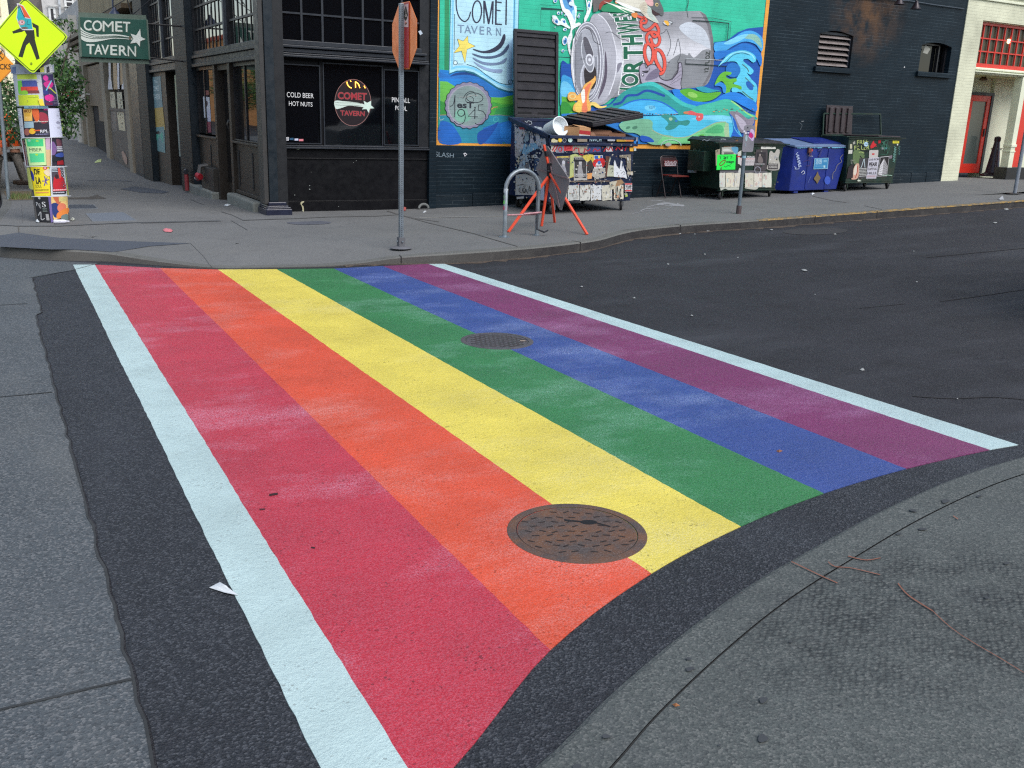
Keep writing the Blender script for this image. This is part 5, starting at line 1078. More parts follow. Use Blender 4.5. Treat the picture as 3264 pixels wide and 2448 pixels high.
for y0, y1, x0 in ((29.5, 30.2, 3.92), (34.7, 35.6, 3.92), (40.4, 41.0, 3.86), (41.7, 42.4, 3.80)):
    w = MB(); w.box(x0, 4.28, y0, y1, -.8, 3.05); w.build('pier', M_TANB, NB, bevel=.01)
w = MB(); w.box(4.02, 4.26, 30.6, 34.6, -.8, 1.5); w.box(4.0, 4.26, 30.6, 34.6, 1.5, 1.58); w.box(4.04, 4.26, 32.2, 32.4, 1.5, 3.0); w.build('panel_wall', mat('brown_panels', (92, 84, 78), .7, na=.2, dirt=(130, 120, 110)), NB)
PT = Paint(lambda x, y, o: WX(x, y, 4.02)+Vector((-o, 0, 0)), (0, 0, 4.424), k=1.1); rnd = random.Random(4)
for (x0, y0, x1, y1, c) in ((1520, 830, 1590, 1260, (200, 200, 206)), (1640, 830, 1690, 1255, (196, 196, 206)), (1715, 830, 1790, 1260, (202, 202, 210))):
    PT.poly([(x0+8, y0), (x0+40, y0), (x0+42, y0+240), (x1-6, y1-20), (x1+2, y1), (x0, y1), (x0+4, y1-60), (x0+16, y0+250)], c)
PT.poly([(1590, 830), (1640, 830), (1660, 1260), (1605, 1260)], (160, 136, 104)); PT.poly([(1690, 830), (1722, 830), (1735, 1180), (1700, 1200)], (150, 124, 92))
PT.poly([(1548, 1300), (1615, 1296), (1640, 1560), (1568, 1560)], (178, 172, 150)); PT.poly([(1648, 1300), (1716, 1300), (1745, 1570), (1668, 1575)], (182, 178, 156)); PT.poly([(1568, 1575), (1640, 1570), (1650, 1850), (1590, 1850)], (104, 100, 98)); PT.poly([(1650, 1585), (1745, 1585), (1770, 1850), (1680, 1830)], (190, 180, 152))
for _ in range(60): x = rnd.uniform(1560, 1740); y = rnd.uniform(1310, 1830); PT.ell(x, y, rnd.uniform(3, 9), rnd.uniform(3, 14), rnd.choice(((90, 88, 80), (140, 130, 110), (110, 110, 110))), n=6)
PT.reg = (0, 350, 4.424); PT.poly([(1722, 600), (1745, 580), (1790, 660), (1802, 740), (1780, 770), (1740, 680)], (160, 132, 120), True); PT.stroke([(1800, 0), (1840, 180), (1820, 320), (1830, 500), (1850, 700)], 16, (120, 124, 122), True); PT.stroke([(1790, 60), (1860, 320)], 8, (130, 134, 134))
PT.build('posted_bills', M_LET, NB)
w = MB(); w.box(3.95, 4.25, 27.7, 29.1, -.8, 3.05); w.build('teal_pier', M_TEAL, NB)
w = MB(); w.box(4.1, 4.24, 35.6, 40.4, -.8, 1.6); w.build('dark_opening', M_DARK, NB)
w = MB(); w.box(3.98, 4.2, 35.65, 37.5, 1.1, 3.0); w.box(4.0, 4.2, 37.6, 40.7, 1.6, 3.0); w.build('shutter_box', mat('shutter_tan', (118, 104, 86), .7, na=.12, ns=2), NB, bevel=.01)
NB2 = thing('grey_shop_building', 'narrow grey shop building further along the left pavement with a pale green panel', 'building', (4.2, 46, -.3))
w = MB(); w.box(4.05, 12, 42.3, 60, -.8, 5.5); w.build('wall', M_PLAST, NB2)
for y in (43.2, 46.2, 49.8, 54): w = MB(); w.box(3.75, 4.1, y, y+.5, -.8, 5.0); w.build('pier', mat('pier_pale', (190, 186, 178), .8), NB2)
for y in (44.2, 47.4, 51.2): w = MB(); w.box(3.98, 4.06, y, y+1.6, -.2, 2.4); w.build('door', mat('door_shade', (70, 68, 70), .7), NB2)
w = MB(); w.box(3.5, 3.95, 50.0, 52.4, -.4, .85); w.build('lime_panel', mat('lime_panel', (168, 190, 110), .7), NB2)
w = MB(); w.box(3.6, 4.0, 45.4, 45.9, -.4, .3); w.build('plaster_block', mat('block_grey', (170, 168, 170), .8), NB2)
# big pale corner building with tall windows closing the street
def flat_y(Y): return lambda x, y: WY(x, y, Y)
Y60 = 64.0
GBx = [WY(p, 60, Y60).x for p in (145, 260)]
GB = thing('grey_stone_building', 'pale grey stone building with tall white framed windows behind the hanging sign', 'building', (5, Y60, 0))
w = MB(); w.box(GBx[0]-.2, 16, Y60, Y60+8, -1, 14); w.build('wall', M_PLAST, GB)
def bwin(x0, x1, y0, y1, parent=GB, Y=Y60):
    a = WY(x0, y0, Y); b = WY(x1, y1, Y)
    f = MB(); t = .12; f.box(a.x-t, a.x, Y-.12, Y, b.z, a.z+t); f.box(b.x, b.x+t, Y-.12, Y, b.z, a.z+t); f.box(a.x, b.x, Y-.12, Y, a.z, a.z+t); f.box(a.x-t, b.x+t, Y-.2, Y, b.z-t, b.z); f.box(a.x, b.x, Y-.1, Y-.02, (a.z+b.z)/2-.03, (a.z+b.z)/2+.04)
    w_ = f.build('window', mat('white_window_frame', (206, 206, 204), .6), parent); g = MB(); g.box(a.x, b.x, Y-.05, Y-.01, b.z, a.z); g.build('pane', mat('far_glass', (56, 54, 58), .2), w_)
bwin(207, 233, -40, 52); bwin(207, 233, 56, 105); bwin(160, 176, 28, 105)
for (px0, px1, py0, py1, c) in ((147, 252, 108, 124, (196, 196, 192)), (147, 252, 16, 26, (196, 196, 198)), (180, 200, -40, 105, (176, 180, 184)), (236, 250, -40, 105, (180, 182, 184))):
    a = WY(px0, py0, Y60); b = WY(px1, py1, Y60); w = MB(); w.box(a.x, b.x, Y60-.25, Y60-.13, b.z, a.z); w.build('stone_band', mat('pale_trim%d' % c[0], c, .8), GB)
a = WY(188, 168, Y60-2); b = WY(262, 190, Y60-2); w = MB(); w.hexa([(a.x, Y60-2, b.z), (b.x, Y60-2, b.z), (b.x, Y60, b.z), (a.x, Y60, b.z), (a.x+.1, Y60-.9, a.z), (b.x, Y60-.9, a.z), (b.x, Y60, a.z), (a.x+.1, Y60, a.z)]); w.build('awning', mat('teal_awning', (64, 98, 104), .8), GB)
a = WY(215, 228, Y60-1); b = WY(262, 280, Y60-1); w = MB(); w.box(a.x, b.x, Y60-1, Y60-.4, b.z, a.z); w.build('pink_hoarding', mat('pink_board', (204, 172, 182), .8), GB)
a = WY(205, 192, Y60); b = WY(262, 262, Y60); w = MB(); w.box(a.x, b.x, Y60-.3, Y60-.0, b.z, a.z); w.build('shop_fascia', mat('fascia_beige', (176, 150, 128), .8), GB)
CB = thing('cream_tower_building', 'sunlit cream building standing far up the left street behind the pedestrian sign', 'building', (1, 90, 0))
w = MB(); w.box(-3, 3.5, 90, 100, -1, 30); w.build('wall', mat('sun_cream', (252, 236, 204), .8), CB)
for k in range(6):
    for j in range(4): w = MB(); w.box(.3+j*.8, .55+j*.8, 89.9, 90, 2+k*3, 3.6+k*3); w.build('window', mat('far_window', (196, 176, 150), .5), CB)
# restaurant sign
RS = thing('restaurant_sign', 'white sign with red lettering half hidden by the tree', 'sign', (3.4, 40, 1.7))
q = [WY(*p, 40) for p in rp((0, 0, 4.424), [(840, 1262), (1192, 1248), (1190, 1424), (860, 1424)])]
w = MB(); w.slab([q[3], q[2], q[1], q[0]], (0, .12, 0)); w.tube([q[1]+Vector((0, .06, -.2)), q[1]+Vector((.5, .06, -.2))], .03, 6); w.build('board', mat('sign_white', (216, 214, 206), .6), RS)
P_ = Paint(plane_y(40), (0, 0, 4.424), start=.004); P_.text('Buffet', [(872, 1272), (1138, 1262), (1138, 1356), (872, 1362)], (190, 40, 52), .03); P_.text('RESTAURANT', [(880, 1376), (1132, 1372), (1132, 1400), (880, 1404)], (60, 96, 80), .01); P_.build('lettering', M_LET, RS)
# buildings out of frame that the shop windows mirror
OB = thing('orange_building', 'low orange building across the left street, seen mirrored in the shop window', 'building', (-17, 90, 0))
w = MB(); w.box(-24, -15, 78, 120, -1, 8.2); w.build('wall', mat('orange_stucco', (250, 170, 105), .8), OB); w = MB(); w.box(-24.2, -14.8, 77.8, 120.2, 8.2, 8.6); w.build('roof', mat('orange_roof', (200, 90, 60), .8), OB)
SB = thing('brick_block', 'dark brick block behind the photographer, mirrored in the black shopfront', 'building', (4, -15, 0))
w = MB(); w.box(-12, 40, -22, -14, -1, 8.5); w.build('wall', mat('brown_brick_plain', (88, 60, 50), .8), SB)

# ================================================================== HANGING TAVERN SIGN
SY = 21.0
TS = thing('tavern_sign', 'green hanging sign with white letters and a shooting star, bracketed over the pavement', 'sign', (2.6, SY, 2.6))
L0 = (0, 0, 4.424)
q = [WY(*p, SY) for p in rp(L0, [(1115, 236), (2072, 276), (2108, 842), (1142, 800)])]
w = MB(); w.slab([q[3], q[2], q[1], q[0]], (0, .14, 0)); M_SGN = mat('sign_green', (34, 84, 72), .45, na=.12, ns=4, dirt=(52, 66, 60)); w.build('board', M_SGN, TS, bevel=.008)
w = MB()
for i in range(4): a, b = q[i], q[(i+1) % 4]; w.bar(a+Vector((0, .07, 0)), b+Vector((0, .07, 0)), .03, .17)
w.build('frame', mat('sign_frame', (96, 112, 100), .5), TS)
P_ = Paint(plane_y(SY), L0, start=.003, k=1.1); W_ = (216, 222, 212); SHD = (120, 126, 108)
for t_, x0, x1, y0, y1 in (('C', 1180, 1290, 280, 430), ('O', 1300, 1440, 285, 440), ('M', 1448, 1600, 295, 445), ('E', 1625, 1725, 300, 445), ('T', 1735, 1835, 305, 450)):
    P_.text(t_, [(x0+6, y0+6), (x1+8, y0+10), (x1+8, y1+10), (x0+6, y1+6)], SHD, .0); P_.text(t_, [(x0, y0), (x1, y0+4), (x1, y1+2), (x0, y1-2)], W_, .0 if t_ in 'MN' else .015)
for t_, x0, x1, y0, y1 in (('T', 1218, 1332, 620, 762), ('A', 1330, 1442, 625, 768), ('V', 1428, 1536, 630, 768), ('E', 1556, 1650, 635, 776), ('R', 1675, 1790, 640, 782), ('N', 1800, 1915, 645, 792)):
    P_.text(t_, [(x0+6, y0+6), (x1+8, y0+10), (x1+8, y1+10), (x0+6, y1+6)], SHD, .0); P_.text(t_, [(x0, y0), (x1, y0+4), (x1, y1+2), (x0, y1-2)], W_, .0 if t_ in 'MN' else .015)
P_.poly([(1122, 375), (1180, 430), (1280, 475), (1400, 488), (1600, 482), (1760, 500), (1850, 530), (1862, 560), (1780, 552), (1600, 545), (1450, 572), (1300, 594), (1190, 580), (1128, 520)], W_, True)
for k in range(3): P_.stroke([(1122, 415+k*34), (1200, 462+k*30), (1320, 505+k*20), (1480, 512+k*14), (1640, 508+k*10), (1830, 532+k*5)], 9, (58, 84, 74), True)
st = [(1975, 410), (1985, 520), (2050, 552), (1975, 580), (1972, 660), (1925, 600), (1836, 612), (1880, 548), (1840, 476), (1920, 500)]
P_.poly([(1935+(x-1935)*1.06, 545+(y-545)*1.06) for x, y in st], SHD); P_.poly(st, (222, 226, 218)); P_.ell(1835, 535, 20, 24, (110, 100, 84))
P_.build('lettering', M_LET, TS)
P_ = Paint(lambda x, y, o: WY(x, y, SY)+Vector((0, .14+o, 0)), L0, start=.004, k=1.1); P_.text('COMET', [(2000, 300), (1220, 280), (1220, 430), (2000, 450)], W_, .015); P_.text('TAVERN', [(2020, 640), (1250, 620), (1250, 760), (2020, 790)], W_, .015); P_.build('lettering', M_LET, TS)
w = MB(); w.tube([(3.24, SY+.07, 3.30), (4.1, SY+.07, 3.30)], .018, 6); w.tube([(3.24, SY+.07, 2.66), (4.1, SY+.07, 2.62)], .018, 6); w.tube([(2.3, SY+.07, 3.34), (4.1, SY+.07, 4.5)], .008, 5); w.tube([(2.9, SY+.07, 3.36), (4.1, SY+.07, 4.4)], .008, 5); w.tube([(3.0, SY+.07, 3.36), (2.92, SY+.07, 3.75), (3.2, SY+.07, 4.1)], .012, 5)
w.build('bracket', M_FRAME, TS, smooth=True)
# pendant lamp by the sign
w = MB(); w.tube([WY(*p, 24) for p in rp(L0, [(1588, -20), (1590, 90), (1600, 160)])], .02, 6); c = WY(*rp(L0, [(1618, 210)])[0], 24); w.lathe([(.03, .16), (.05, .1), (.14, .0), (.17, -.08), (.15, -.08), (0, .0)], c, 14)
props(w.build('wall_lamp', mat('lamp_blue', (52, 60, 84), .4), None, smooth=True, origin=True), 'dark enamel lamp hanging just above the green tavern sign', 'lamp')
# ================================================================== DUMPSTERS, BINS AND WHAT LIES IN THEM
KV = 1.05
M_NAVY = mat('navy_dumpster_paint', (22, 36, 68), .45, .1, na=.2, ns=4, dirt=(60, 56, 60), dirtamt=.5)
M_GREEN = mat('green_dumpster_paint', (22, 46, 36), .45, .1, na=.25, ns=5, dirt=(72, 60, 48), dirtamt=.5)
M_BLUE = mat('blue_recycling_paint', (20, 40, 120), .42, .05, na=.18, ns=3, dirt=(36, 50, 96), dirtamt=.5)
M_LID = mat('black_plastic_lid', (40, 38, 43), .5, na=.22, ns=7, dirt=(66, 62, 64), dirtamt=.4)
M_RUBBER = mat('black_rubber', (26, 26, 28), .6); M_STEEL = mat('galvanised_steel', (128, 138, 146), .45, .55, na=.15, ns=12)
def caster(root, x, y, gz, rot=0.0, r=.085, m=None, ztop=None):
    ct = MB(); ztop = ztop or gz+.26
    ct.box(x-.06, x+.06, y-.055, y+.055, ztop-.012, ztop); dx, dy = math.cos(rot)*.035, math.sin(rot)*.035
    nx, ny = -math.sin(rot)*.035, math.cos(rot)*.035
    for s_ in (-1, 1):
        ct.slab([(x+dx*.2+nx*s_-dx, y+ny*s_-dy, gz+r*.8), (x+nx*s_+dx*1.4, y+ny*s_+dy*1.4, gz+r*.8), (x+nx*s_+dx*1.2, y+ny*s_+dy*1.2, ztop-.012), (x+nx*s_-dx*1.2, y+ny*s_-dy*1.2, ztop-.012)], (nx*.12*s_, ny*.12*s_, 0))
    c = ct.build('caster', m or M_STEEL, root); w_ = MB()
    prof = [(r*.35, -.022), (r*.9, -.022), (r, -.012), (r, .012), (r*.9, .022), (r*.35, .022)]; n = 18; vs = []
    for rr, h in prof:
        for k in range(n):
            a = 2*math.pi*k/n; vs.append((x+math.cos(a)*rr*math.cos(rot)-math.sin(rot)*h, y+math.cos(a)*rr*math.sin(rot)+math.cos(rot)*h, gz+r+math.sin(a)*rr))
    w_.add(vs, [(i*n+k, i*n+(k+1) % n, (i+1)*n+(k+1) % n, (i+1)*n+k) for i in range(5) for k in range(n)]+[tuple(range(n)), tuple(range(5*n, 6*n))]); w_.build('wheel', M_RUBBER, c, smooth=True)
def shell(mb, prof, x0, x1, t=.012, top=True):
    """open box whose side outline prof (y, z) runs from top front, bottom front, bottom back, top back"""
    tf, bf, bb, tb = prof
    mb.hexa([(x0, bf[0], bf[1]), (x1, bf[0], bf[1]), (x1, bf[0]+t, bf[1]), (x0, bf[0]+t, bf[1]), (x0, tf[0], tf[1]), (x1, tf[0], tf[1]), (x1, tf[0]+t, tf[1]), (x0, tf[0]+t, tf[1])])
    mb.hexa([(x0, bb[0]-t, bb[1]), (x1, bb[0]-t, bb[1]), (x1, bb[0], bb[1]), (x0, bb[0], bb[1]), (x0, tb[0]-t, tb[1]), (x1, tb[0]-t, tb[1]), (x1, tb[0], tb[1]), (x0, tb[0], tb[1])])
    mb.box(x0+t, x1-t, bf[0]+t, bb[0]-t, bf[1], bf[1]+t)
    for x in (x0, x1-t): mb.prism([(x, bf[0]+t, bf[1]), (x, bb[0]-t, bb[1]), (x, tb[0]-t, tb[1]), (x, tf[0]+t, tf[1])], (t, 0, 0))
# ---- big navy dumpster under the mural
gz = .185
D1 = thing('dumpster', 'big navy dumpster plastered with torn posters and overflowing with boxes', 'dumpster', (9.3, 14.6, gz))
x0, x1, yf, yb = 8.43, 10.13, 13.88, 15.27; zt, zb, zr = 1.50, .40, 1.76
b_ = MB(); shell(b_, ((yf, zt), (yf, zb), (yb, zb), (yb, zr)), x0, x1); body = b_.build('body', M_NAVY, D1, bevel=.004)
rim = MB(); rim.box(x0-.05, x1+.06, yf-.05, yf+.02, zt-.055, zt); rim.box(x0-.05, x1+.06, yf-.045, yf-.001, zt-.16, zt-.12); rim.box(x0-.05, x0-.04, yf-.04, yf, zt-.16, zt); rim.box(x1+.05, x1+.06, yf-.04, yf, zt-.16, zt)
rim.hexa([(x0-.05, yf-.02, zt-.07), (x0+.01, yf-.02, zt-.07), (x0+.01, yb, zr-.07), (x0-.05, yb, zr-.07), (x0-.05, yf-.02, zt), (x0+.01, yf-.02, zt), (x0+.01, yb, zr), (x0-.05, yb, zr)])
rim.hexa([(x1-.01, yf+.02, zt-.07), (x1+.05, yf+.02, zt-.07), (x1+.05, yb, zr-.07), (x1-.01, yb, zr-.07), (x1-.01, yf+.02, zt), (x1+.05, yf+.02, zt), (x1+.05, yb, zr), (x1-.01, yb, zr)])
rim.box(x0-.05, x1+.05, yb-.02, yb+.04, zr-.06, zr); rim.build('rim', M_NAVY, D1, bevel=.006)
rb = MB()
for z in (zt-.30, zt-.66): rb.box(x0-.004, x1+.004, yf-.008, yf-.001, z-.012, z+.012)
rb.box(x0-.03, x0-.001, yf+.1, yb-.1, .82, .86); rb.each('rib', M_NAVY, D1, bevel=.004)
pk = MB(); pk.box(x1+.001, x1+.14, 14.1, 14.95, .88, 1.20); pk.build('lift_pocket', M_NAVY, D1, bevel=.01)
for cx, cy, ro in ((x0+.14, yf+.1, .5), (x1-.14, yf+.07, 1.0), (x0+.16, yb-.1, .4), (x1-.15, yb-.1, .7)): caster(D1, cx, cy, H(cx, cy)+.13, ro, .09, None, zb)
# upright lid leaning on the wall and the sloping one
def ribbed_lid(name, o, u, v, n, L, W, parent, ribs=8, inner=True):
    """plastic lid: o corner, u across (W), v along (L), n outward"""
    o, u, v, n = Vector(o), Vector(u), Vector(v), Vector(n)
    mb = MB(); mb.slab([o, o+u*W, o+u*W+v*L, o+v*L], -n*.02)
    for a, b in ((o, o+u*W), (o+v*L, o+v*L+u*W), (o+u*.02, o+u*.02+v*L), (o+u*(W-.02), o+u*(W-.02)+v*L)): mb.bar(a+n*.02, b+n*.02, .055, .06, up=n)
    l = mb.build(name, M_LID, parent, bevel=.006)
    for k in range(ribs):
        s_ = L*(k+.9)/(ribs+.6); r_ = MB()
        a = o+v*s_+u*.06; w_ = W-.12; d = L/(ribs+.6)*.42
        r_.add([a+n*.002, a+u*w_+n*.002, a+u*w_+v*d*.25+n*.028, a+v*d*.25+n*.028, a+u*w_+v*d*1.5+n*.028, a+v*d*1.5+n*.028, a+u*w_+v*d*1.75+n*.002, a+v*d*1.75+n*.002], [(0, 1, 2, 3), (3, 2, 4, 5), (5, 4, 6, 7), (0, 3, 5, 7), (1, 6, 4, 2)])
        r_.build('lid_rib', M_LID, l)
    return l
ld = ribbed_lid('lid', (8.56, 15.42, 1.79), (1, 0, 0), (-.035, .02, 1), (0, -1, .02), 1.44, .90, D1, 9)
for k in range(2):
    s_ = MB(); s_.box(8.62+k*.42, 8.9+k*.42, 15.372, 15.38, 1.80, 1.86); s_.build('lid_slot', M_DARK, ld)
# sloping lid pushed up by the rubbish: it hinges at the back rim
A = WY(*rp((1580, 300, 4.424), [(1480, 352)])[0], 14.28); 
q = [Vector((9.47, 15.30, 1.80)), Vector((9.50, 14.22, 1.72)), Vector((10.60, 14.25, 1.90)), Vector((10.66, 15.32, 2.00))]
u1 = (q[3]-q[0]).normalized(); v1 = (q[1]-q[0]); v1 = (v1-u1*v1.dot(u1)).normalized(); n1 = u1.cross(v1); n1 = -n1 if n1.z < 0 else n1
mb = MB(); W_, L_ = 1.12, 1.02; o = q[0]; mb.slab([o, o+u1*W_, o+u1*W_+v1*L_, o+v1*L_], -n1*.03); mb.slab([o+v1*(L_-.03)-n1*.03, o+u1*W_+v1*(L_-.03)-n1*.03, o+u1*W_+v1*L_-n1*.03, o+v1*L_-n1*.03], -n1*.06); mb.slab([o-n1*.03, o+u1*.03-n1*.03, o+u1*.03+v1*L_-n1*.03, o+v1*L_-n1*.03], -n1*.06)
l2 = mb.build('lid', M_LID, D1, bevel=.008)
for k in range(5):
    a = o+u1*(.10+k*.22)+v1*.06; mb = MB(); mb.slab([a, a+u1*.12, a+u1*.12+v1*(L_-.12), a+v1*(L_-.12)], n1*.022); mb.build('lid_rib', M_LID, l2, bevel=.008)
# posters on the front
def onfront(Y): return Paint(lambda x, y, o: WY(x, y, Y)+Vector((0, -o, 0)), (1580, 300, 4.424), start=.002, step=.00012)
rnd = random.Random(21)
PALE = [(196, 196, 190), (176, 176, 170), (206, 208, 204), (160, 158, 150), (186, 176, 156), (140, 144, 150), (198, 190, 170)]
DKC = [(52, 54, 62), (84, 74, 70), (40, 58, 96), (96, 92, 90), (120, 60, 54), (70, 86, 96)]
def grime(F, n, cols, rmin, rmax, seed=1):
    r = random.Random(seed)
    for _ in range(n):
        u, v = r.random(), r.random(); s1, s2 = r.uniform(rmin, rmax), r.uniform(rmin, rmax)*1.3
        F.poly([(max(0, min(1, u+s1*math.cos(a)*r.uniform(.4, 1.1))), max(0, min(1, v+s2*math.sin(a)*r.uniform(.4, 1.1)))) for a in (0, .9, 1.9, 2.8, 3.8, 5)], r.choice(cols))
P = onfront(yf-.0085); F = P.frame((740, 700), (1960, 690), (1950, 1180), (752, 1200))
F.fill((70, 66, 70), 0, .0, 1, .02)
for (a, b, c, d, col) in ((780, 715, 850, 810, (186, 182, 170)), (850, 715, 960, 830, (120, 126, 140)), (960, 700, 1090, 800, (196, 70, 74)), (1085, 700, 1170, 830, (150, 146, 136)), (1150, 705, 1290, 830, (166, 156, 136)), (1290, 715, 1370, 830, (56, 70, 110)), (1370, 740, 1480, 820, (70, 84, 130)), (1555, 705, 1650, 810, (196, 190, 190)), (1700, 705, 1780, 740, (200, 190, 190)), (1840, 708, 1930, 740, (202, 196, 192))):
    P.rect(a, b, c, d, col)
# red spray letters across the middle band
for pts in ([(800, 800), (830, 740), (870, 725), (850, 770), (820, 810)], [(880, 790), (900, 750), (930, 760), (925, 800), (890, 800)], [(980, 790), (990, 730), (1040, 725), (1060, 760), (1020, 765), (1000, 780)], [(1100, 800), (1120, 760), (1150, 770)], [(1170, 760), (1180, 840), (1230, 850), (1260, 760)], [(1265, 780), (1300, 800), (1330, 770)], [(1370, 810), (1400, 770), (1430, 800), (1470, 780)], [(1520, 810), (1560, 760), (1590, 790), (1620, 740), (1650, 800)], [(1690, 790), (1720, 750), (1760, 790)], [(1780, 790), (1790, 740)], [(1820, 800), (1850, 730), (1890, 750), (1900, 800)]):
    P.stroke(pts, 16, (170, 34, 48), True)
P.rect(1888, 752, 1940, 805, (226, 170, 60)); P.rect(1950, 755, 1978, 800, (190, 200, 200))
# rim stickers
P2 = onfront(yf-.046); P2.ell(815, 655, 32, 28, (196, 186, 140)); P2.rect(784, 645, 872, 680, (190, 184, 150)); P2.ell(908, 648, 27, 30, (226, 190, 60)); P2.ell(968, 652, 26, 26, (30, 34, 50)); P2.ring(968, 652, 26, 26, 4, (170, 176, 190)); P2.ell(1050, 650, 30, 30, (190, 214, 204)); P2.ell(1040, 644, 6, 8, (40, 60, 70)); P2.ell(1062, 644, 6, 8, (40, 60, 70))
P2.rect(1152, 612, 1290, 672, (136, 124, 108)); P2.text('NWCH', [(1325, 618), (1495, 618), (1485, 668), (1325, 668)], (170, 196, 206), 0); P2.rect(1578, 612, 1680, 662, (190, 192, 196))
for k in range(3): P2.rect(1584, 620+k*14, 1674, 626+k*14, (120, 124, 130))
P2.rect(1705, 640, 1940, 668, (206, 166, 60)); P2.rect(1830, 641, 1938, 667, (196, 120, 60)); P2.text('CAUTION', [(1712, 645), (1815, 645), (1815, 662), (1712, 662)], (90, 40, 30), .01); P2.rect(1985, 610, 1996, 665, (190, 196, 206)); P2.text('TUESDAY', [(1780, 612), (1960, 618), (1955, 638), (1780, 634)], (90, 110, 140), 0)
P2.build('rim_stickers', M_LET, D1)
# upper poster row
def poster(P, x0, y0, x1, y1, col, kind='txt', seed=0, ink=(50, 50, 56), sk=0):
    r = random.Random(seed); F = P.box(x0, y0, x1, y1, sk); F.torn(col, j=.015, rnd=r)
    if kind == 'txt': F.lines(.1, .08, .9, .3, 2, ink, .6, r); F.lines(.1, .62, .9, .92, 4, ink, .5, r); F.poly([(.25, .32), (.75, .32), (.7, .58), (.3, .58)], tuple((a+b)//2 for a, b in zip(col, ink)))
    if kind == 'photo': F.fill(ink, .06, .05, .94, .9); F.poly([(.3, .85), (.35, .4), (.45, .2), (.6, .22), (.62, .45), (.72, .85)], tuple(min(255, c+90) for c in ink), True); F.ell(.5, .24, .12, .1, tuple(min(255, c+120) for c in ink)); F.lines(.12, .74, .88, .88, 2, col, .5, r)
    if kind == 'busy': grime(F, 14, PALE+DKC, .04, .16, seed)
    return F
P.poly([(860, 880), (1060, 870), (1110, 1160), (1000, 1200), (870, 1000)], (196, 176, 90)); poster(P, 860, 895, 1050, 1170, (92, 90, 94), 'photo', 2, (62, 62, 70)); P.text('DEMO', [(930, 905), (1040, 905), (1040, 940), (930, 940)], (140, 140, 140), .0)
P.poly([(1050, 860), (1120, 840), (1230, 880), (1110, 900), (1090, 1150), (1040, 1180)], (176, 184, 120)); poster(P, 1098, 885, 1285, 1215, (170, 168, 164), 'photo', 3, (60, 58, 60)); P.rect(1100, 895, 1280, 950, (36, 36, 42)); P.text('THURSDAY', [(1112, 905), (1270, 905), (1270, 922), (1112, 922)], (190, 190, 190), .01); P.text('CROSSING', [(1100, 1120), (1282, 1120), (1282, 1148), (1100, 1148)], (196, 196, 196), .01)
P.poly([(1220, 870), (1330, 850), (1400, 880), (1380, 960), (1310, 980), (1240, 910)], (206, 186, 80), True); P.poly([(1290, 960), (1340, 920), (1380, 1000), (1370, 1060), (1300, 1100)], (60, 54, 52)); P.poly([(1280, 1120), (1360, 1110), (1350, 1190), (1290, 1200)], (214, 150, 90))
P.rect(1385, 862, 1505, 1080, (206, 206, 206)); P.rect(1392, 868, 1498, 915, (40, 90, 170)); P.rect(1440, 868, 1470, 905, (220, 200, 80)); P.ell(1425, 975, 62, 62, (196, 40, 44)); P.ell(1490, 965, 50, 66, (190, 42, 46)); P.ell(1450, 1010, 44, 54, (214, 206, 206)); P.ell(1455, 965, 24, 26, (60, 110, 180)); P.text('DUMP', [(1415, 1000), (1492, 1000), (1492, 1028), (1415, 1028)], (90, 40, 50), .01)
P.poly([(1370, 1050), (1540, 1040), (1540, 1170), (1420, 1200), (1350, 1150)], (166, 162, 154)); grime(P.box(1350, 1040, 1540, 1200), 16, PALE+DKC, .03, .12, 8)
P.poly([(1545, 870), (1610, 880), (1600, 1000), (1560, 1140), (1545, 1160)], (96, 60, 48)); P.poly([(1600, 890), (1620, 900), (1590, 1000), (1660, 1010), (1660, 1160), (1560, 1160), (1580, 1010)], (176, 178, 156)); P.text('AB', [(1610, 1035), (1655, 1035), (1655, 1065), (1610, 1065)], (50, 50, 50), .01)
P.poly([(1660, 1150), (1660, 960), (1675, 925), (1700, 1010), (1740, 1060), (1760, 935), (1780, 950), (1770, 1060), (1790, 1000), (1810, 1060), (1830, 1100), (1845, 1180), (1660, 1165)], (210, 212, 216)); P.stroke([(1690, 1110), (1720, 1100), (1700, 1140)], 6, (40, 40, 44)); P.stroke([(1760, 1120), (1800, 1090), (1820, 1120)], 6, (40, 40, 44), True); P.poly([(1740, 860), (1900, 850), (1900, 1080), (1850, 1080), (1840, 900), (1740, 890)], (134, 126, 110)); P.poly([(1850, 1090), (1930, 1090), (1930, 1140), (1850, 1130)], (180, 170, 150)); grime(P.frame((1740, 860), (1930, 850), (1935, 1150), (1840, 1180)), 14, DKC+PALE, .03, .1, 12)
P.stroke([(760, 832), (1940, 826)], 10, (24, 32, 56)); P.stroke([(900, 1232), (1600, 1225)], 18, (110, 96, 84)); grime(P.box(1000, 1200, 1650, 1262), 20, PALE+[(120, 90, 60)], .01, .05, 5)
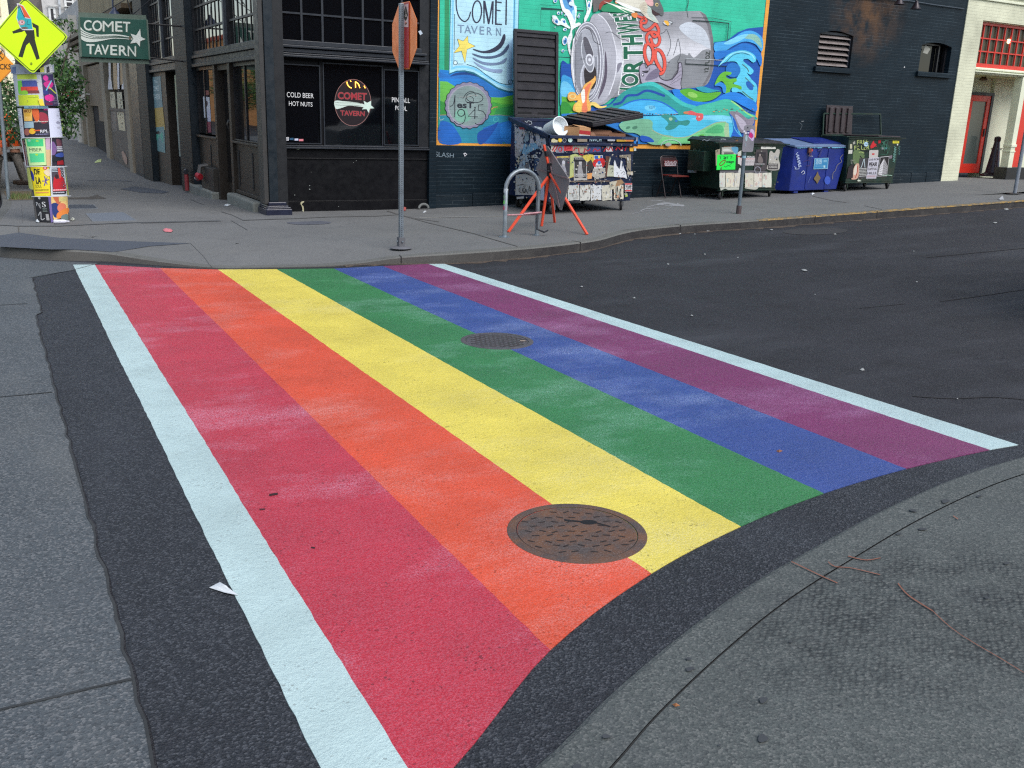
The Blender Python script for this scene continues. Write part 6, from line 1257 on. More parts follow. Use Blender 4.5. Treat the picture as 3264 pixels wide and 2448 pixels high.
# bottom row of weathered sheets
for k, (a, b) in enumerate(((1010, 1170), (1180, 1325), (1332, 1480), (1488, 1630))):
    F = P.box(a, 1285, b, 1500, -8); F.torn([(186, 188, 184), (196, 196, 188), (200, 202, 202), (192, 188, 172)][k], j=.02, rnd=rnd); grime(F, 16, [(140, 140, 136), (160, 160, 156), (210, 210, 208), (120, 110, 100), (150, 130, 100)], .03, .12, 30+k)
F = P.box(1655, 1275, 1790, 1480); F.torn((206, 198, 180), j=.02, rnd=rnd); F.scrib(9, (50, 44, 44), 3, 6, rnd); grime(F, 8, [(150, 170, 160), (190, 140, 110)], .05, .14, 60); P.poly([(1640, 1230), (1760, 1200), (1800, 1250), (1700, 1300), (1620, 1290)], (150, 120, 90)); P.poly([(1590, 1240), (1700, 1220), (1660, 1330), (1610, 1350)], (186, 180, 160))
P.rect(1810, 1253, 1910, 1372, (206, 204, 204)); P.rect(1812, 1255, 1908, 1276, (196, 56, 60)); P.rect(1812, 1350, 1906, 1368, (196, 60, 60)); P.text('SLAP', [(1818, 1282), (1902, 1282), (1902, 1310), (1818, 1310)], (60, 60, 70), .03); P.text('CITY', [(1818, 1316), (1902, 1316), (1902, 1344), (1818, 1344)], (60, 60, 70), .03); P.poly([(1800, 1400), (1840, 1395), (1850, 1440), (1815, 1448)], (170, 186, 90))
for (x_, y_, w_, h_, c_) in ((760, 1010, 90, 170, (170, 172, 170)), (770, 1250, 90, 220, (190, 192, 190)), (860, 1230, 130, 240, (176, 176, 170)), (790, 880, 60, 110, (150, 90, 70))):
    F = P.box(x_, y_, x_+w_, y_+h_); F.torn(c_, j=.03, rnd=rnd); grime(F, 12, PALE+DKC, .04, .14, int(x_))
grime(P.frame((745, 700), (1960, 695), (1945, 1500), (720, 1510)), 260, PALE+DKC+DKC+[(26, 36, 64), (30, 40, 70), (120, 90, 70), (150, 60, 60)], .003, .016, 99)
P.build('posters', M_LET, D1)
# torn bills on the left side
PS = Paint(lambda x, y, o: WX(x, y, x0-.001)+Vector((-o, 0, 0)), (1580, 300, 4.424), start=.002, step=.00012); rnd = random.Random(31)
for poly, c in (([(268, 400), (330, 470), (400, 480), (420, 560), (380, 640), (400, 720), (330, 900), (275, 900)], (196, 192, 194)), ([(330, 470), (400, 460), (410, 500), (340, 500)], (176, 60, 60)), ([(420, 560), (460, 520), (470, 640), (430, 700), (400, 660)], (150, 170, 180)), ([(490, 560), (520, 540), (530, 640), (560, 700), (520, 760), (480, 740)], (190, 188, 196)), ([(560, 570), (600, 560), (640, 640), (700, 620), (715, 700), (640, 800), (580, 720)], (186, 190, 200)), ([(400, 700), (560, 690), (620, 760), (520, 800), (420, 860), (370, 840)], (130, 176, 206)), ([(345, 880), (420, 850), (480, 860), (470, 960), (500, 1080), (330, 1060)], (160, 176, 190)), ([(405, 960), (470, 950), (480, 1080), (410, 1070)], (110, 112, 120)), ([(550, 920), (640, 900), (620, 1090), (545, 1080)], (70, 90, 120)), ([(285, 1140), (420, 1120), (560, 1180), (560, 1420), (280, 1420)], (188, 188, 186)), ([(600, 1100), (690, 1120), (685, 1500), (590, 1490)], (176, 176, 180)), ([(300, 1450), (400, 1440), (400, 1470), (300, 1480)], (190, 190, 190)), ([(640, 1280), (690, 1290), (685, 1500), (630, 1480)], (180, 190, 210)), ([(275, 770), (340, 760), (340, 880), (280, 890)], (170, 166, 166))):
    PS.poly(poly, c)
PS.ell(555, 878, 34, 26, (206, 210, 214)); PS.ell(555, 878, 22, 12, (120, 130, 140)); grime(PS.frame((268, 420), (690, 600), (690, 1100), (285, 1050)), 170, PALE+[(150, 180, 200), (40, 60, 100), (30, 40, 70), (206, 206, 210), (26, 36, 60)], .008, .045, 77)
grime(PS.frame((270, 1110), (690, 1140), (685, 1500), (280, 1440)), 60, PALE+[(150, 180, 200), (26, 36, 60), (30, 40, 70)], .008, .04, 78)
PS.stroke([(330, 1290), (400, 1270), (440, 1290), (400, 1310)], 7, (40, 40, 44)); PS.stroke([(360, 1320), (350, 1370), (390, 1390)], 8, (40, 40, 44), True); PS.stroke([(400, 1330), (420, 1390), (450, 1340), (470, 1400), (500, 1290), (510, 1400)], 7, (40, 40, 44), True); PS.ring(420, 1360, 24, 30, 7, (40, 40, 44)); PS.build('torn_bills', M_LET, D1)
P3 = Paint(plane_y(yb-.03), (1580, 300, 4.424), start=.002); P3.stroke([(410, 380), (440, 400), (455, 375), (500, 385), (510, 420), (470, 430)], 7, (180, 190, 196)); P3.build('scribble', M_LET, D1)
# contents
w = MB(); pts = [WY(*p, 14.25) for p in rp((1580, 300, 4.424), [(870, 470)])]; c = pts[0]
ax = Vector((.12, -.93, .28)).normalized(); e1 = ax.cross(Vector((0, 0, 1))).normalized(); e2 = e1.cross(ax); vs = []; n = 28
prof = [(0, -.32), (.13, -.32), (.134, -.30), (.156, 0), (.164, 0), (.164, -.02), (.168, -.02), (.168, .01), (.156, .012), (.15, .005), (.126, -.1), (0, -.1)]
for r_, h in prof: vs += [c+ax*(h+.08)+(e1*math.cos(2*math.pi*k/n)+e2*math.sin(2*math.pi*k/n))*max(r_, .0005) for k in range(n)]
w.add(vs, [(i*n+k, i*n+(k+1) % n, (i+1)*n+(k+1) % n, (i+1)*n+k) for i in range(len(prof)-1) for k in range(n)])
props(w.build('plastic_bucket', mat('bucket_white', (226, 232, 234), .4, na=.05), None, smooth=True, origin=True), 'white plastic bucket lying on its side on top of the navy dumpster load', 'bucket')
def cardboard(name, label, c, sx, sy, sz, rz, ry, col, cat='cardboard box', flaps=True, stripe=None, openf=.5):
    M = Matrix.Translation(c) @ Matrix.Rotation(rz, 4, 'Z') @ Matrix.Rotation(ry, 4, 'Y')
    t = thing(name, label, cat, c); m = mat('card_%s_%d' % (name, int(c[0]*100)), col, .85, na=.1, ns=8)
    b = MB(); th = .006
    def B(x0, x1, y0, y1, z0, z1): b.hexa([M @ Vector(p) for p in ((x0,y0,z0),(x1,y0,z0),(x1,y1,z0),(x0,y1,z0),(x0,y0,z1),(x1,y0,z1),(x1,y1,z1),(x0,y1,z1))])
    B(-sx, sx, -sy, -sy+th, 0, sz); B(-sx, sx, sy-th, sy, 0, sz); B(-sx, -sx+th, -sy+th, sy-th, 0, sz); B(sx-th, sx, -sy+th, sy-th, 0, sz); B(-sx+th, sx-th, -sy+th, sy-th, 0, th); b.build('carton', m, t)
    if flaps:
        for s_, ang in ((-1, openf), (1, openf*.45)):
            f = MB(); h = Vector((0, s_*sy, sz)); d = Vector((0, -s_*math.cos(ang), math.sin(ang)))*sy; q_ = [h+Vector((-sx, 0, .001)), h+Vector((sx, 0, .001)), h+Vector((sx, 0, .001))+d, h+Vector((-sx, 0, .001))+d]
            f.slab([M @ p for p in q_], (0, 0, .004)); f.build('flap', m, t)
    if stripe:
        for z0, z1, c_ in stripe:
            f = MB(); e = .0015; f.hexa([M @ Vector(p) for p in ((-sx-e,-sy-e,z0),(sx+e,-sy-e,z0),(sx+e,-sy-e+.002,z0),(-sx-e,-sy-e+.002,z0),(-sx-e,-sy-e,z1),(sx+e,-sy-e,z1),(sx+e,-sy-e+.002,z1),(-sx-e,-sy-e+.002,z1))]); f.build('printed_band', mat('card_print%d%d%d' % c_, c_, .7), t)
    return t
cardboard('beer_carton', 'small brown carton with a red band, flaps half shut, next to the white bucket', (9.13, 14.18, 1.42), .20, .15, .21, .5, .05, (186, 140, 96), 'carton', True, [(.10, .16, (170, 40, 44)), (.0, .09, (196, 196, 200))], .22)
cardboard('cardboard_box', 'dark brown box crushed beneath the raised black lid', (9.72, 14.5, 1.28), .28, .2, .24, -.2, .05, (110, 76, 56), 'cardboard box', True, None, .4)
cardboard('cardboard_box', 'open brown box sticking out at the right end of the navy dumpster', (9.96, 14.15, 1.30), .17, .14, .22, .9, .2, (126, 88, 64), 'cardboard box', True, None, .3)
for k, (x_, y_, z_, s_, c_, lb) in enumerate(((9.45, 14.3, 1.46, .16, (130, 92, 66), 'crumpled brown paper bag between carton and lid, in the navy dumpster'), (8.62, 14.7, 1.5, .2, (150, 160, 168), 'pale plastic sack tucked behind the white bucket'))):
    w = MB(); r = random.Random(k+5); bm_v = []
    for i in range(7):
        for j in range(10):
            th_, ph = math.pi*i/6, 2*math.pi*j/10; rr = s_*r.uniform(.75, 1.15); bm_v.append((x_+rr*math.sin(th_)*math.cos(ph), y_+rr*math.sin(th_)*math.sin(ph), z_+rr*.6*math.cos(th_)))
    w.add(bm_v, [(i*10+j, i*10+(j+1) % 10, (i+1)*10+(j+1) % 10, (i+1)*10+j) for i in range(6) for j in range(10)])
    props(w.build('rubbish_bag', mat('bag%d' % k, c_, .6), None, origin=True), lb, 'bag')

# ---- green dumpster with the bright green notice
def green_dumpster(label, x0, x1, yf, yb, gz, zt, zr, taper, lidw, name='dumpster'):
    root = thing(name, label, 'dumpster', ((x0+x1)/2, (yf+yb)/2, gz))
    zb = gz+.19
    b = MB(); t = .012; bx0, bx1 = x0+taper, x1-taper
    V = lambda x, y, z: (x, y, z)
    b.hexa([(bx0, yf, zb), (bx1, yf, zb), (bx1, yf+t, zb), (bx0, yf+t, zb), (x0, yf, zt), (x1, yf, zt), (x1, yf+t, zt), (x0, yf+t, zt)])
    b.hexa([(bx0, yb-t, zb), (bx1, yb-t, zb), (bx1, yb, zb), (bx0, yb, zb), (x0, yb-t, zr), (x1, yb-t, zr), (x1, yb, zr), (x0, yb, zr)])
    b.hexa([(bx0, yf+t, zb), (bx0+t, yf+t, zb), (bx0+t, yb-t, zb), (bx0, yb-t, zb), (x0, yf+t, zt), (x0+t, yf+t, zt), (x0+t, yb-t, zr), (x0, yb-t, zr)])
    b.hexa([(bx1-t, yf+t, zb), (bx1, yf+t, zb), (bx1, yb-t, zb), (bx1-t, yb-t, zb), (x1-t, yf+t, zt), (x1, yf+t, zt), (x1, yb-t, zr), (x1-t, yb-t, zr)])
    b.box(bx0+t, bx1-t, yf+t, yb-t, zb, zb+t); b.build('body', M_GREEN, root, bevel=.004)
    r = MB(); r.box(x0-.12, x1+.12, yf-.05, yf+.03, zt-.018, zt+.0); r.box(x0-.02, x1+.02, yf-.02, yf-.001, zt-.06, zt-.018); r.box(x0-.03, x1+.03, yb, yb+.04, zr-.04, zr); r.build('rim', M_GREEN, root, bevel=.004)
    for x_, s_ in ((x0, -1), (x1, 1)):
        p = MB(); xa, xb = sorted((x_+s_*.0-s_*taper*.5, x_+s_*.17)); p.box(xa, xb, yf+.22, yb-.2, gz+.52, gz+.56); p.box(xa, xb, yf+.22, yb-.2, gz+.86, gz+.90); p.box(xa, xb, yf+.22, yf+.235, gz+.56, gz+.86); p.box(min(x_+s_*.155, x_+s_*.17), max(x_+s_*.155, x_+s_*.17), yf+.236, yb-.2, gz+.56, gz+.86); p.build('lift_pocket', M_GREEN, root, bevel=.004)
    f = MB(); f.box(bx0-.02, bx1+.02, yf-.01, yf+.05, zb-.03, zb-.002); f.box(bx0-.02, bx1+.02, yb-.05, yb+.01, zb-.03, zb-.002); f.build('skid', M_GREEN, root)
    for cx, cy, ro in ((bx0+.08, yf+.06, .5), (bx1-.08, yf+.06, .9), (bx0+.1, yb-.08, 1.1), (bx1-.1, yb-.08, .4)): caster(root, cx, cy, H(cx, cy)+.13, ro, .085, M_GREEN, zb-.031)
    return root
gA = H(13.4, 14.8)+.13
GA = green_dumpster('green dumpster with a fluorescent green notice, standing behind the short sign post', 12.66, 14.36, 14.55, 15.45, gA, 1.42, 1.45, .12, .8)
for k in range(2):
    xa = 12.66+k*.86; l = MB(); l.hexa([(xa-.04, 14.5, 1.425), (xa+.82, 14.5, 1.425), (xa+.82, 15.47, 1.455), (xa-.04, 15.47, 1.455), (xa+.02, 14.58, 1.47), (xa+.78, 14.58, 1.47), (xa+.78, 15.42, 1.51), (xa+.02, 15.42, 1.51)]); lid = l.build('lid', M_LID, GA, bevel=.01)
    for j in range(3): r = MB(); x_ = xa+.14+j*.2; r.hexa([(x_, 14.62, 1.471), (x_+.11, 14.62, 1.471), (x_+.11, 15.36, 1.508), (x_, 15.36, 1.508), (x_+.015, 14.65, 1.49), (x_+.095, 14.65, 1.49), (x_+.095, 15.33, 1.527), (x_+.015, 15.33, 1.527)]); r.build('lid_rib', M_LID, lid)
P = Paint(lambda x, y, o: WY(x, y, 14.55)+Vector((0, -o-.001, 0)), (2060, 300, 4.424), start=.002, step=.00012); rnd = random.Random(41)
P.poly([(1110, 720), (1200, 690), (1290, 640), (1270, 720), (1220, 750), (1100, 750)], (110, 80, 54), True)
P.poly([(975, 790), (1040, 770), (1030, 1000), (980, 1010)], (150, 140, 120)); P.poly([(1065, 750), (1200, 740), (1280, 760), (1290, 850), (1060, 850)], (166, 166, 156)); P.poly([(1200, 752), (1290, 750), (1280, 840), (1230, 820)], (90, 150, 180), True); P.rect(1095, 820, 1230, 850, (96, 92, 90)); P.poly([(1080, 780), (1150, 770), (1190, 800), (1090, 800)], (196, 196, 190), True)
P.poly([(1290, 820), (1340, 790), (1330, 1000), (1290, 980)], (190, 190, 180)); P.rect(1280, 870, 1320, 890, (190, 50, 50))
F = P.frame((1000, 855), (1262, 848), (1252, 1062), (988, 1068)); F.fill((40, 226, 78)); 
for k in range(4): F.line([(.12+k*.19, .12), (.2+k*.19, .1), (.17+k*.19, .3)], 8, (20, 70, 40)); 
F.line([(.14, .62), (.3, .42), (.45, .4), (.36, .62), (.2, .72), (.14, .62)], 13, (110, 70, 40), True); F.lines(.5, .45, .92, .58, 1, (20, 70, 40), .7, rnd); F.line([(.5, .52), (.6, .46), (.7, .55), (.86, .5)], 6, (20, 60, 40), True); F.line([(.4, .76), (.5, .82), (.62, .72), (.74, .8)], 7, (20, 60, 40), True)
F = P.box(1320, 868, 1530, 1005); F.fill((196, 190, 190)); F.fill((36, 34, 38), 0, 0, 1, .22); F.text('PEACE', .48, .03, .98, .2, (200, 200, 200), .03); F.fill((180, 90, 90), .04, .3, .96, .36); F.lines(.05, .42, .95, .95, 4, (150, 140, 140), .4, rnd)
P.rect(1612, 688, 1820, 774, (206, 204, 196)); P.rect(1618, 690, 1720, 706, (220, 190, 70)); P.rect(1724, 690, 1816, 706, (190, 60, 50)); P.ring(1665, 736, 18, 18, 4, (90, 90, 90)); P.ring(1765, 736, 18, 18, 4, (90, 90, 90)); P.rect(1822, 688, 1874, 730, (200, 200, 196)); P.ell(1848, 702, 18, 9, (50, 50, 50)); P.rect(1832, 716, 1866, 722, (80, 80, 80))
P.poly([(1545, 780), (1700, 780), (1710, 840), (1690, 1060), (1660, 1080), (1510, 1060), (1530, 900)], (70, 64, 66)); P.rect(1550, 820, 1680, 970, (46, 42, 46)); P.ell(1600, 860, 14, 20, (140, 130, 126)); P.poly([(1580, 880), (1622, 880), (1640, 960), (1570, 960)], (110, 100, 98), True); P.text('WRECKING', [(1530, 975), (1662, 975), (1662, 995), (1530, 995)], (176, 176, 176), .01)
P.poly([(1730, 830), (1760, 800), (1800, 830), (1840, 775), (1880, 800), (1860, 900), (1880, 1000), (1850, 1070), (1700, 1060), (1720, 960)], (168, 164, 156), True); grime(P.frame((1720, 860), (1860, 860), (1850, 980), (1710, 970)), 12, PALE+[(120, 116, 110)], .04, .14, 3); P.rect(1710, 980, 1850, 1060, (62, 58, 60)); 
F = P.box(1710, 985, 1850, 1060); F.lines(.08, .1, .92, .9, 3, (190, 186, 180), .4, rnd)
P.poly([(1030, 1080), (1500, 1075), (1700, 1085), (1700, 1110), (1030, 1110)], (90, 88, 92)); P.poly([(1290, 1090), (1310, 1040), (1345, 1080), (1340, 1130), (1300, 1120)], (190, 190, 184), True)
for k, (a, b) in enumerate(((1025, 1105), (1112, 1230), (1235, 1330), (1385, 1505), (1510, 1620), (1626, 1755))):
    F = P.box(a, 1112, b, 1312, -3); F.torn([(196, 196, 184), (206, 200, 180), (200, 196, 182), (198, 194, 176), (206, 200, 186), (202, 202, 188)][k], j=.02, rnd=rnd); grime(F, 7, [(176, 190, 186), (186, 186, 186), (190, 170, 160), (180, 176, 160)], .08, .2, 50+k)
P.poly([(1030, 1315), (1330, 1312), (1330, 1345), (1150, 1350), (1100, 1330), (1040, 1360)], (180, 182, 170)); P.poly([(1390, 1315), (1560, 1310), (1530, 1345), (1400, 1330)], (180, 180, 168), True); P.ring(1560, 1070, 42, 46, 7, (150, 150, 160))
for _ in range(26): x_, y_ = rnd.uniform(975, 1890), rnd.uniform(700, 1360); P.ell(x_, y_, rnd.uniform(4, 14), rnd.uniform(3, 18), rnd.choice(((30, 60, 48), (90, 86, 76), (150, 150, 140))), n=6)
P.build('posters', M_LET, GA)
PS = Paint(lambda x, y, o: WX(x, y, 12.72)+Vector((-o-.06, 0, 0)), (2060, 300, 4.424), start=.002); PS.rect(870, 835, 910, 862, (176, 180, 182)); PS.poly([(640, 955), (770, 970), (760, 1055), (632, 1045)], (150, 186, 206)); PS.poly([(620, 1050), (745, 1058), (740, 1110), (615, 1105)], (176, 180, 188)); PS.stroke([(690, 800), (720, 770), (760, 810), (790, 780)], 5, (110, 130, 120), True); PS.build('stickers', M_LET, GA)
P = Paint(lambda x, y, o: WY(x, y, 14.5)+Vector((0, -o, 0)), (2060, 300, 4.424), start=.003); P.text('YTH', [(1045, 628), (1120, 628), (1120, 648), (1045, 648)], (180, 190, 190), 0); P.stroke([(790, 655), (820, 640), (850, 660), (890, 640)], 5, (150, 160, 170), True); P.build('lid_scribble', M_LET, GA)
# ---- blue recycling dumpster
gB = H(15.6, 15)+.13
BB = thing('recycling_dumpster', 'royal blue closed recycling dumpster with sloping sides and sky blue label', 'dumpster', (15.6, 15.1, gB))
fx0, fx1, bx0, bx1 = 14.92, 16.48, 14.9, 16.28; yf, yb = 14.8, 15.5; zb, zt = gB+.045, 1.36
b = MB(); b.hexa([(bx0, yf, zb), (bx1, yf, zb+.03), (bx1, yb, zb+.03), (bx0-.35, yb-.1, zb), (fx0, yf, zt-.02), (fx1, yf, zt+.01), (fx1, yb, zt+.13), (fx0-.28, yb-.05, zt+.10)]); b.build('body', M_BLUE, BB, bevel=.012)
l = MB(); l.hexa([(fx0-.02, yf-.03, zt-.018), (fx1+.02, yf-.03, zt+.012), (fx1+.02, yb, zt+.135), (fx0-.30, yb-.06, zt+.105), (fx0-.02, yf-.03, zt+.03), (fx1+.02, yf-.03, zt+.055), (fx1+.02, yb, zt+.17), (fx0-.30, yb-.06, zt+.14)]); l.build('lid', mat('faded_blue_lid', (96, 116, 150), .6, na=.15, ns=5, dirt=(120, 130, 140)), BB, bevel=.01)
l = MB(); l.hexa([(15.55, 14.9, zt+.065), (16.45, 14.9, zt+.075), (16.45, 15.48, zt+.168), (15.45, 15.48, zt+.16), (15.55, 14.9, zt+.085), (16.45, 14.9, zt+.095), (16.45, 15.48, zt+.19), (15.45, 15.48, zt+.18)]); l.build('lid_panel', M_BLUE, BB, bevel=.006)
for x_ in (15.05, 15.95): f = MB(); f.box(x_, x_+.12, yf+.02, yf+.1, gB, zb-.001); f.build('foot', M_BLUE, BB)
f = MB()
for x_ in (15.33, 15.9): f.box(x_, x_+.05, yf-.012, yf-.001, zb+.04, zt-.03)
f.each('rib', M_BLUE, BB, bevel=.004)
f = MB(); f.box(15.28, 15.36, yf-.05, yf-.013, zt-.12, zt-.02); f.tube([(15.30, yf-.06, zt-.10), (15.30, yf-.065, zt-.18), (15.34, yf-.065, zt-.18), (15.34, yf-.06, zt-.1)], .008, 6); f.build('latch', mat('rusty_latch', (104, 64, 54), .6), BB)
P = Paint(lambda x, y, o: WY(x, y, yf)+Vector((0, -o-.014, 0)), (2450, 300, 4.424), start=.002); rnd = random.Random(51)
P.poly([(640, 905), (838, 898), (825, 1052), (625, 1058)], (150, 190, 206)); P.poly([(646, 910), (832, 903), (820, 1046), (631, 1052)], (52, 124, 170)); P.text('FOR USED', [(660, 920), (745, 916), (745, 938), (660, 942)], (190, 214, 220), .01); P.text('COOKING', [(658, 944), (745, 940), (745, 962), (658, 966)], (190, 214, 220), .01); P.text('OIL ONLY', [(656, 968), (744, 964), (744, 986), (656, 990)], (190, 214, 220), .01); P.rect(765, 925, 812, 960, (110, 160, 190)); P.rect(650, 1010, 760, 1018, (110, 160, 190)); P.rect(765, 1004, 790, 1036, (160, 196, 210))
P.poly([(630, 1190), (660, 1140), (685, 1090), (695, 1130), (722, 1180), (700, 1220), (680, 1260), (660, 1230)], (112, 96, 66), True); P.ell(820, 1215, 42, 60, (56, 84, 176)); P.ell(600, 790, 16, 18, (190, 70, 60)); P.stroke([(555, 870), (615, 875)], 6, (190, 196, 206))
for k, c_ in enumerate('CHAPS'):
    x_, y_ = 375+k*8, 850+k*36; P.stroke([(x_+30, y_-30), (x_, y_), (x_+40, y_+10), (x_+10, y_+30), (x_+50, y_+20)], 6, (170, 184, 210), True)
P.stroke([(350, 1020), (380, 1040), (360, 1055), (420, 1050), (410, 1000), (440, 960)], 6, (170, 184, 210), True); P.stroke([(450, 1110), (480, 1080), (500, 1110), (470, 1130)], 7, (190, 196, 206), True); P.stroke([(1040, 850), (1000, 900), (1020, 950), (960, 1000), (930, 1080), (900, 1110), (890, 1200)], 4, (150, 140, 110), True); P.stroke([(545, 1250), (590, 1150)], 3, (110, 130, 190)); P.stroke([(690, 800), (740, 770), (720, 840), (700, 880)], 24, (44, 50, 110), True); P.stroke([(480, 950), (560, 930), (580, 1000), (520, 1010)], 6, (70, 50, 100), True)
for k in range(26): x_ = 375+k*29; P.ell(x_, 752-.012*(x_-375)*.5+rnd.uniform(-6, 5), rnd.uniform(10, 20), rnd.uniform(4, 10), (120, 190, 220), n=7)
P.build('markings', M_LET, BB)
# ---- second green dumpster with its frame and one lid standing open
gC = H(17.2, 15)+.13
GC = green_dumpster('green dumpster at the right end with one brown lid standing open against the wall', 16.36, 17.98, 14.7, 15.45, gC, 1.60, 1.60, .07, .8)
b = MB()
for pa, pb in (((16.42, 15.5, 1.55), (16.42, 15.55, 2.06)), ((16.42, 15.55, 2.06), (18.22, 15.55, 2.10)), ((18.22, 15.55, 2.10), (18.28, 15.5, 1.62)), ((16.42, 15.5, 1.6), (18.28, 15.5, 1.64))): b.bar(pa, pb, .03, .03)
b.build('lid_frame', M_GREEN, GC)
ld = MB(); ld.slab([(16.54, 15.53, 1.62), (17.36, 15.53, 1.62), (17.32, 15.56, 2.24), (16.50, 15.56, 2.24)], (0, .02, 0)); lid = ld.build('lid', mat('brown_black_lid', (52, 42, 44), .45, na=.2, dirt=(84, 72, 76)), GC, bevel=.004)
for k in range(4): r = MB(); x_ = 16.58+k*.19; r.slab([(x_, 15.528, 1.66), (x_+.1, 15.528, 1.66), (x_+.1, 15.55, 2.2), (x_, 15.55, 2.2)], (0, -.03, 0)); r.build('lid_rib', MATS['brown_black_lid'], lid, bevel=.012)
l = MB(); l.slab([(17.3, 14.72, 1.602), (18.0, 14.72, 1.602), (18.0, 15.44, 1.602), (17.0, 15.44, 1.602)], (0, 0, .03)); l.build('lid', MATS['brown_black_lid'], GC, bevel=.01)
P = Paint(lambda x, y, o: WY(x, y, 14.7)+Vector((0, -o-.001, 0)), (2450, 300, 4.424), start=.002, step=.00012); rnd = random.Random(61)
YG = (170, 184, 110)
P.poly([(1200, 800), (1290, 800), (1350, 830), (1330, 960), (1250, 1000), (1190, 960)], (90, 110, 70), True)
P.text('FREE', [(1245, 650), (1405, 640), (1405, 700), (1245, 710)], YG, 0); P.text('FILLER', [(1205, 730), (1425, 715), (1420, 780), (1210, 790)], YG, 0); P.stroke([(1320, 630), (1340, 620), (1330, 660)], 6, YG); P.stroke([(1270, 820), (1300, 815), (1340, 830)], 7, YG)
P.ell(1372, 706, 30, 32, (170, 200, 220)); P.text('2AM', [(1352, 695), (1392, 695), (1392, 716), (1352, 716)], (60, 80, 110), .01); P.poly([(1430, 740), (1460, 680), (1480, 655), (1490, 690), (1520, 710), (1520, 740), (1440, 768)], (190, 36, 44)); P.poly([(1548, 625), (1585, 630), (1575, 690), (1545, 695)], (180, 34, 44)); P.rect(1485, 618, 1545, 642, (150, 160, 150)); P.text('KEEP', [(1490, 622), (1540, 622), (1540, 638), (1490, 638)], (60, 80, 70), .01)
P.rect(1748, 620, 1838, 694, (214, 206, 50)); P.rect(1752, 622, 1834, 638, (190, 130, 40)); 
for k in range(3): P.rect(1760, 648+k*14, 1826, 654+k*14, (150, 140, 50))
P.poly([(1185, 680), (1215, 660), (1220, 700), (1190, 710)], (150, 150, 140)); P.rect(1145, 705, 1175, 768, (180, 176, 150)); P.poly([(1125, 790), (1180, 785), (1175, 840), (1120, 840)], (190, 188, 180)); P.rect(1590, 752, 1632, 780, (170, 176, 176)); P.ell(1655, 762, 12, 16, (100, 170, 180)); P.ell(1815, 712, 10, 12, (200, 204, 196)); P.poly([(1700, 870), (1740, 860), (1735, 905), (1700, 910)], (120, 110, 120))
P.stroke([(1250, 760), (1270, 710), (1330, 720), (1380, 800), (1310, 790), (1260, 740)], 12, (24, 26, 26), True); P.stroke([(1340, 850), (1420, 790), (1460, 830), (1500, 800), (1530, 820)], 10, (24, 26, 26), True); P.stroke([(1290, 870), (1350, 960), (1400, 930), (1460, 940)], 12, (24, 26, 26), True); P.stroke([(1540, 690), (1500, 740), (1420, 800)], 8, (30, 40, 36), True)
F = P.frame((1280, 905), (1400, 900), (1385, 1180), (1250, 1190)); F.fill((60, 58, 60)); F.lines(.1, .5, .9, .95, 6, (180, 180, 176), .5, rnd); F.scrib(8, (180, 196, 200), 1, 5, rnd, .2, .1, .8, .45)
F = P.frame((1415, 790), (1540, 785), (1535, 900), (1410, 905)); F.torn((180, 176, 172), j=.03, rnd=rnd); F.fill((180, 60, 60), .3, .4, .6, .6)
F = P.frame((1405, 900), (1558, 890), (1510, 1190), (1370, 1190)); F.fill((182, 180, 190)); F.text('LIVE FROM', .08, .04, .95, .14, (60, 56, 60), .03); F.text('PEAR', .1, .22, .9, .42, (50, 46, 50), .05); F.text('CAPITOL', .05, .48, .93, .6, (60, 56, 60), .03); F.text('HILLS', .05, .68, .93, .8, (60, 56, 60), .03); F.lines(.05, .86, .9, .96, 2, (150, 90, 90), .5, rnd)
F = P.frame((1570, 885), (1695, 872), (1660, 1155), (1520, 1160)); F.fill((190, 188, 190)); F.fill((34, 30, 32), .03, .03, .97, .97); F.poly([(.08, .9), (.12, .45), (.45, .1), (.5, .95)], (200, 198, 200)); F.poly([(.52, .95), (.47, .1), (.95, .5), (.92, .9)], (150, 148, 150))
for k in range(5): F.line([(.12, .5+k*.09), (.48, .3+k*.14)], 3, (40, 40, 40)); F.line([(.52, .3+k*.14), (.92, .52+k*.08)], 3, (40, 40, 40))
P.poly([(1180, 1150), (1190, 1050), (1230, 980), (1270, 1000), (1250, 1180), (1160, 1200)], (190, 150, 130), True); P.poly([(1190, 1130), (1200, 1040), (1235, 1000), (1230, 1120)], (206, 196, 180), True); P.stroke([(1250, 1010), (1240, 1100), (1215, 1180)], 10, (160, 50, 44), True); P.poly([(1120, 1020), (1190, 980), (1180, 1180), (1090, 1190)], (44, 34, 36))
P.text('ERIC', [(1150, 925), (1215, 925), (1215, 948), (1150, 948)], (150, 150, 140), 0); P.text('2.11', [(1150, 958), (1225, 955), (1225, 982), (1150, 985)], (150, 150, 140), 0)
for k in range(6): x_, y_ = 1760-k*4, 740+k*36; P.stroke([(x_, y_), (x_+30, y_+14), (x_+2, y_+26), (x_+34, y_+40)], 5, (110, 160, 150), True)
for k in range(4): x_, y_ = 1820, 730+k*34; P.stroke([(x_, y_), (x_+24, y_+10), (x_+4, y_+24)], 4, (90, 140, 130), True)
for k in range(10): P.stroke([(rnd.uniform(1530, 1720), rnd.uniform(630, 860)) for _ in range(3)], 4, (56, 110, 90), True)
P.poly([(1240, 1220), (1260, 1200), (1300, 1225), (1250, 1232)], (190, 196, 180)); P.stroke([(1590, 1150), (1660, 1140), (1730, 1148)], 8, (150, 180, 160), True); grime(P.box(1240, 1180, 1520, 1206), 14, PALE+[(190, 120, 90)], .02, .06, 9)
P.build('posters', M_LET, GC)

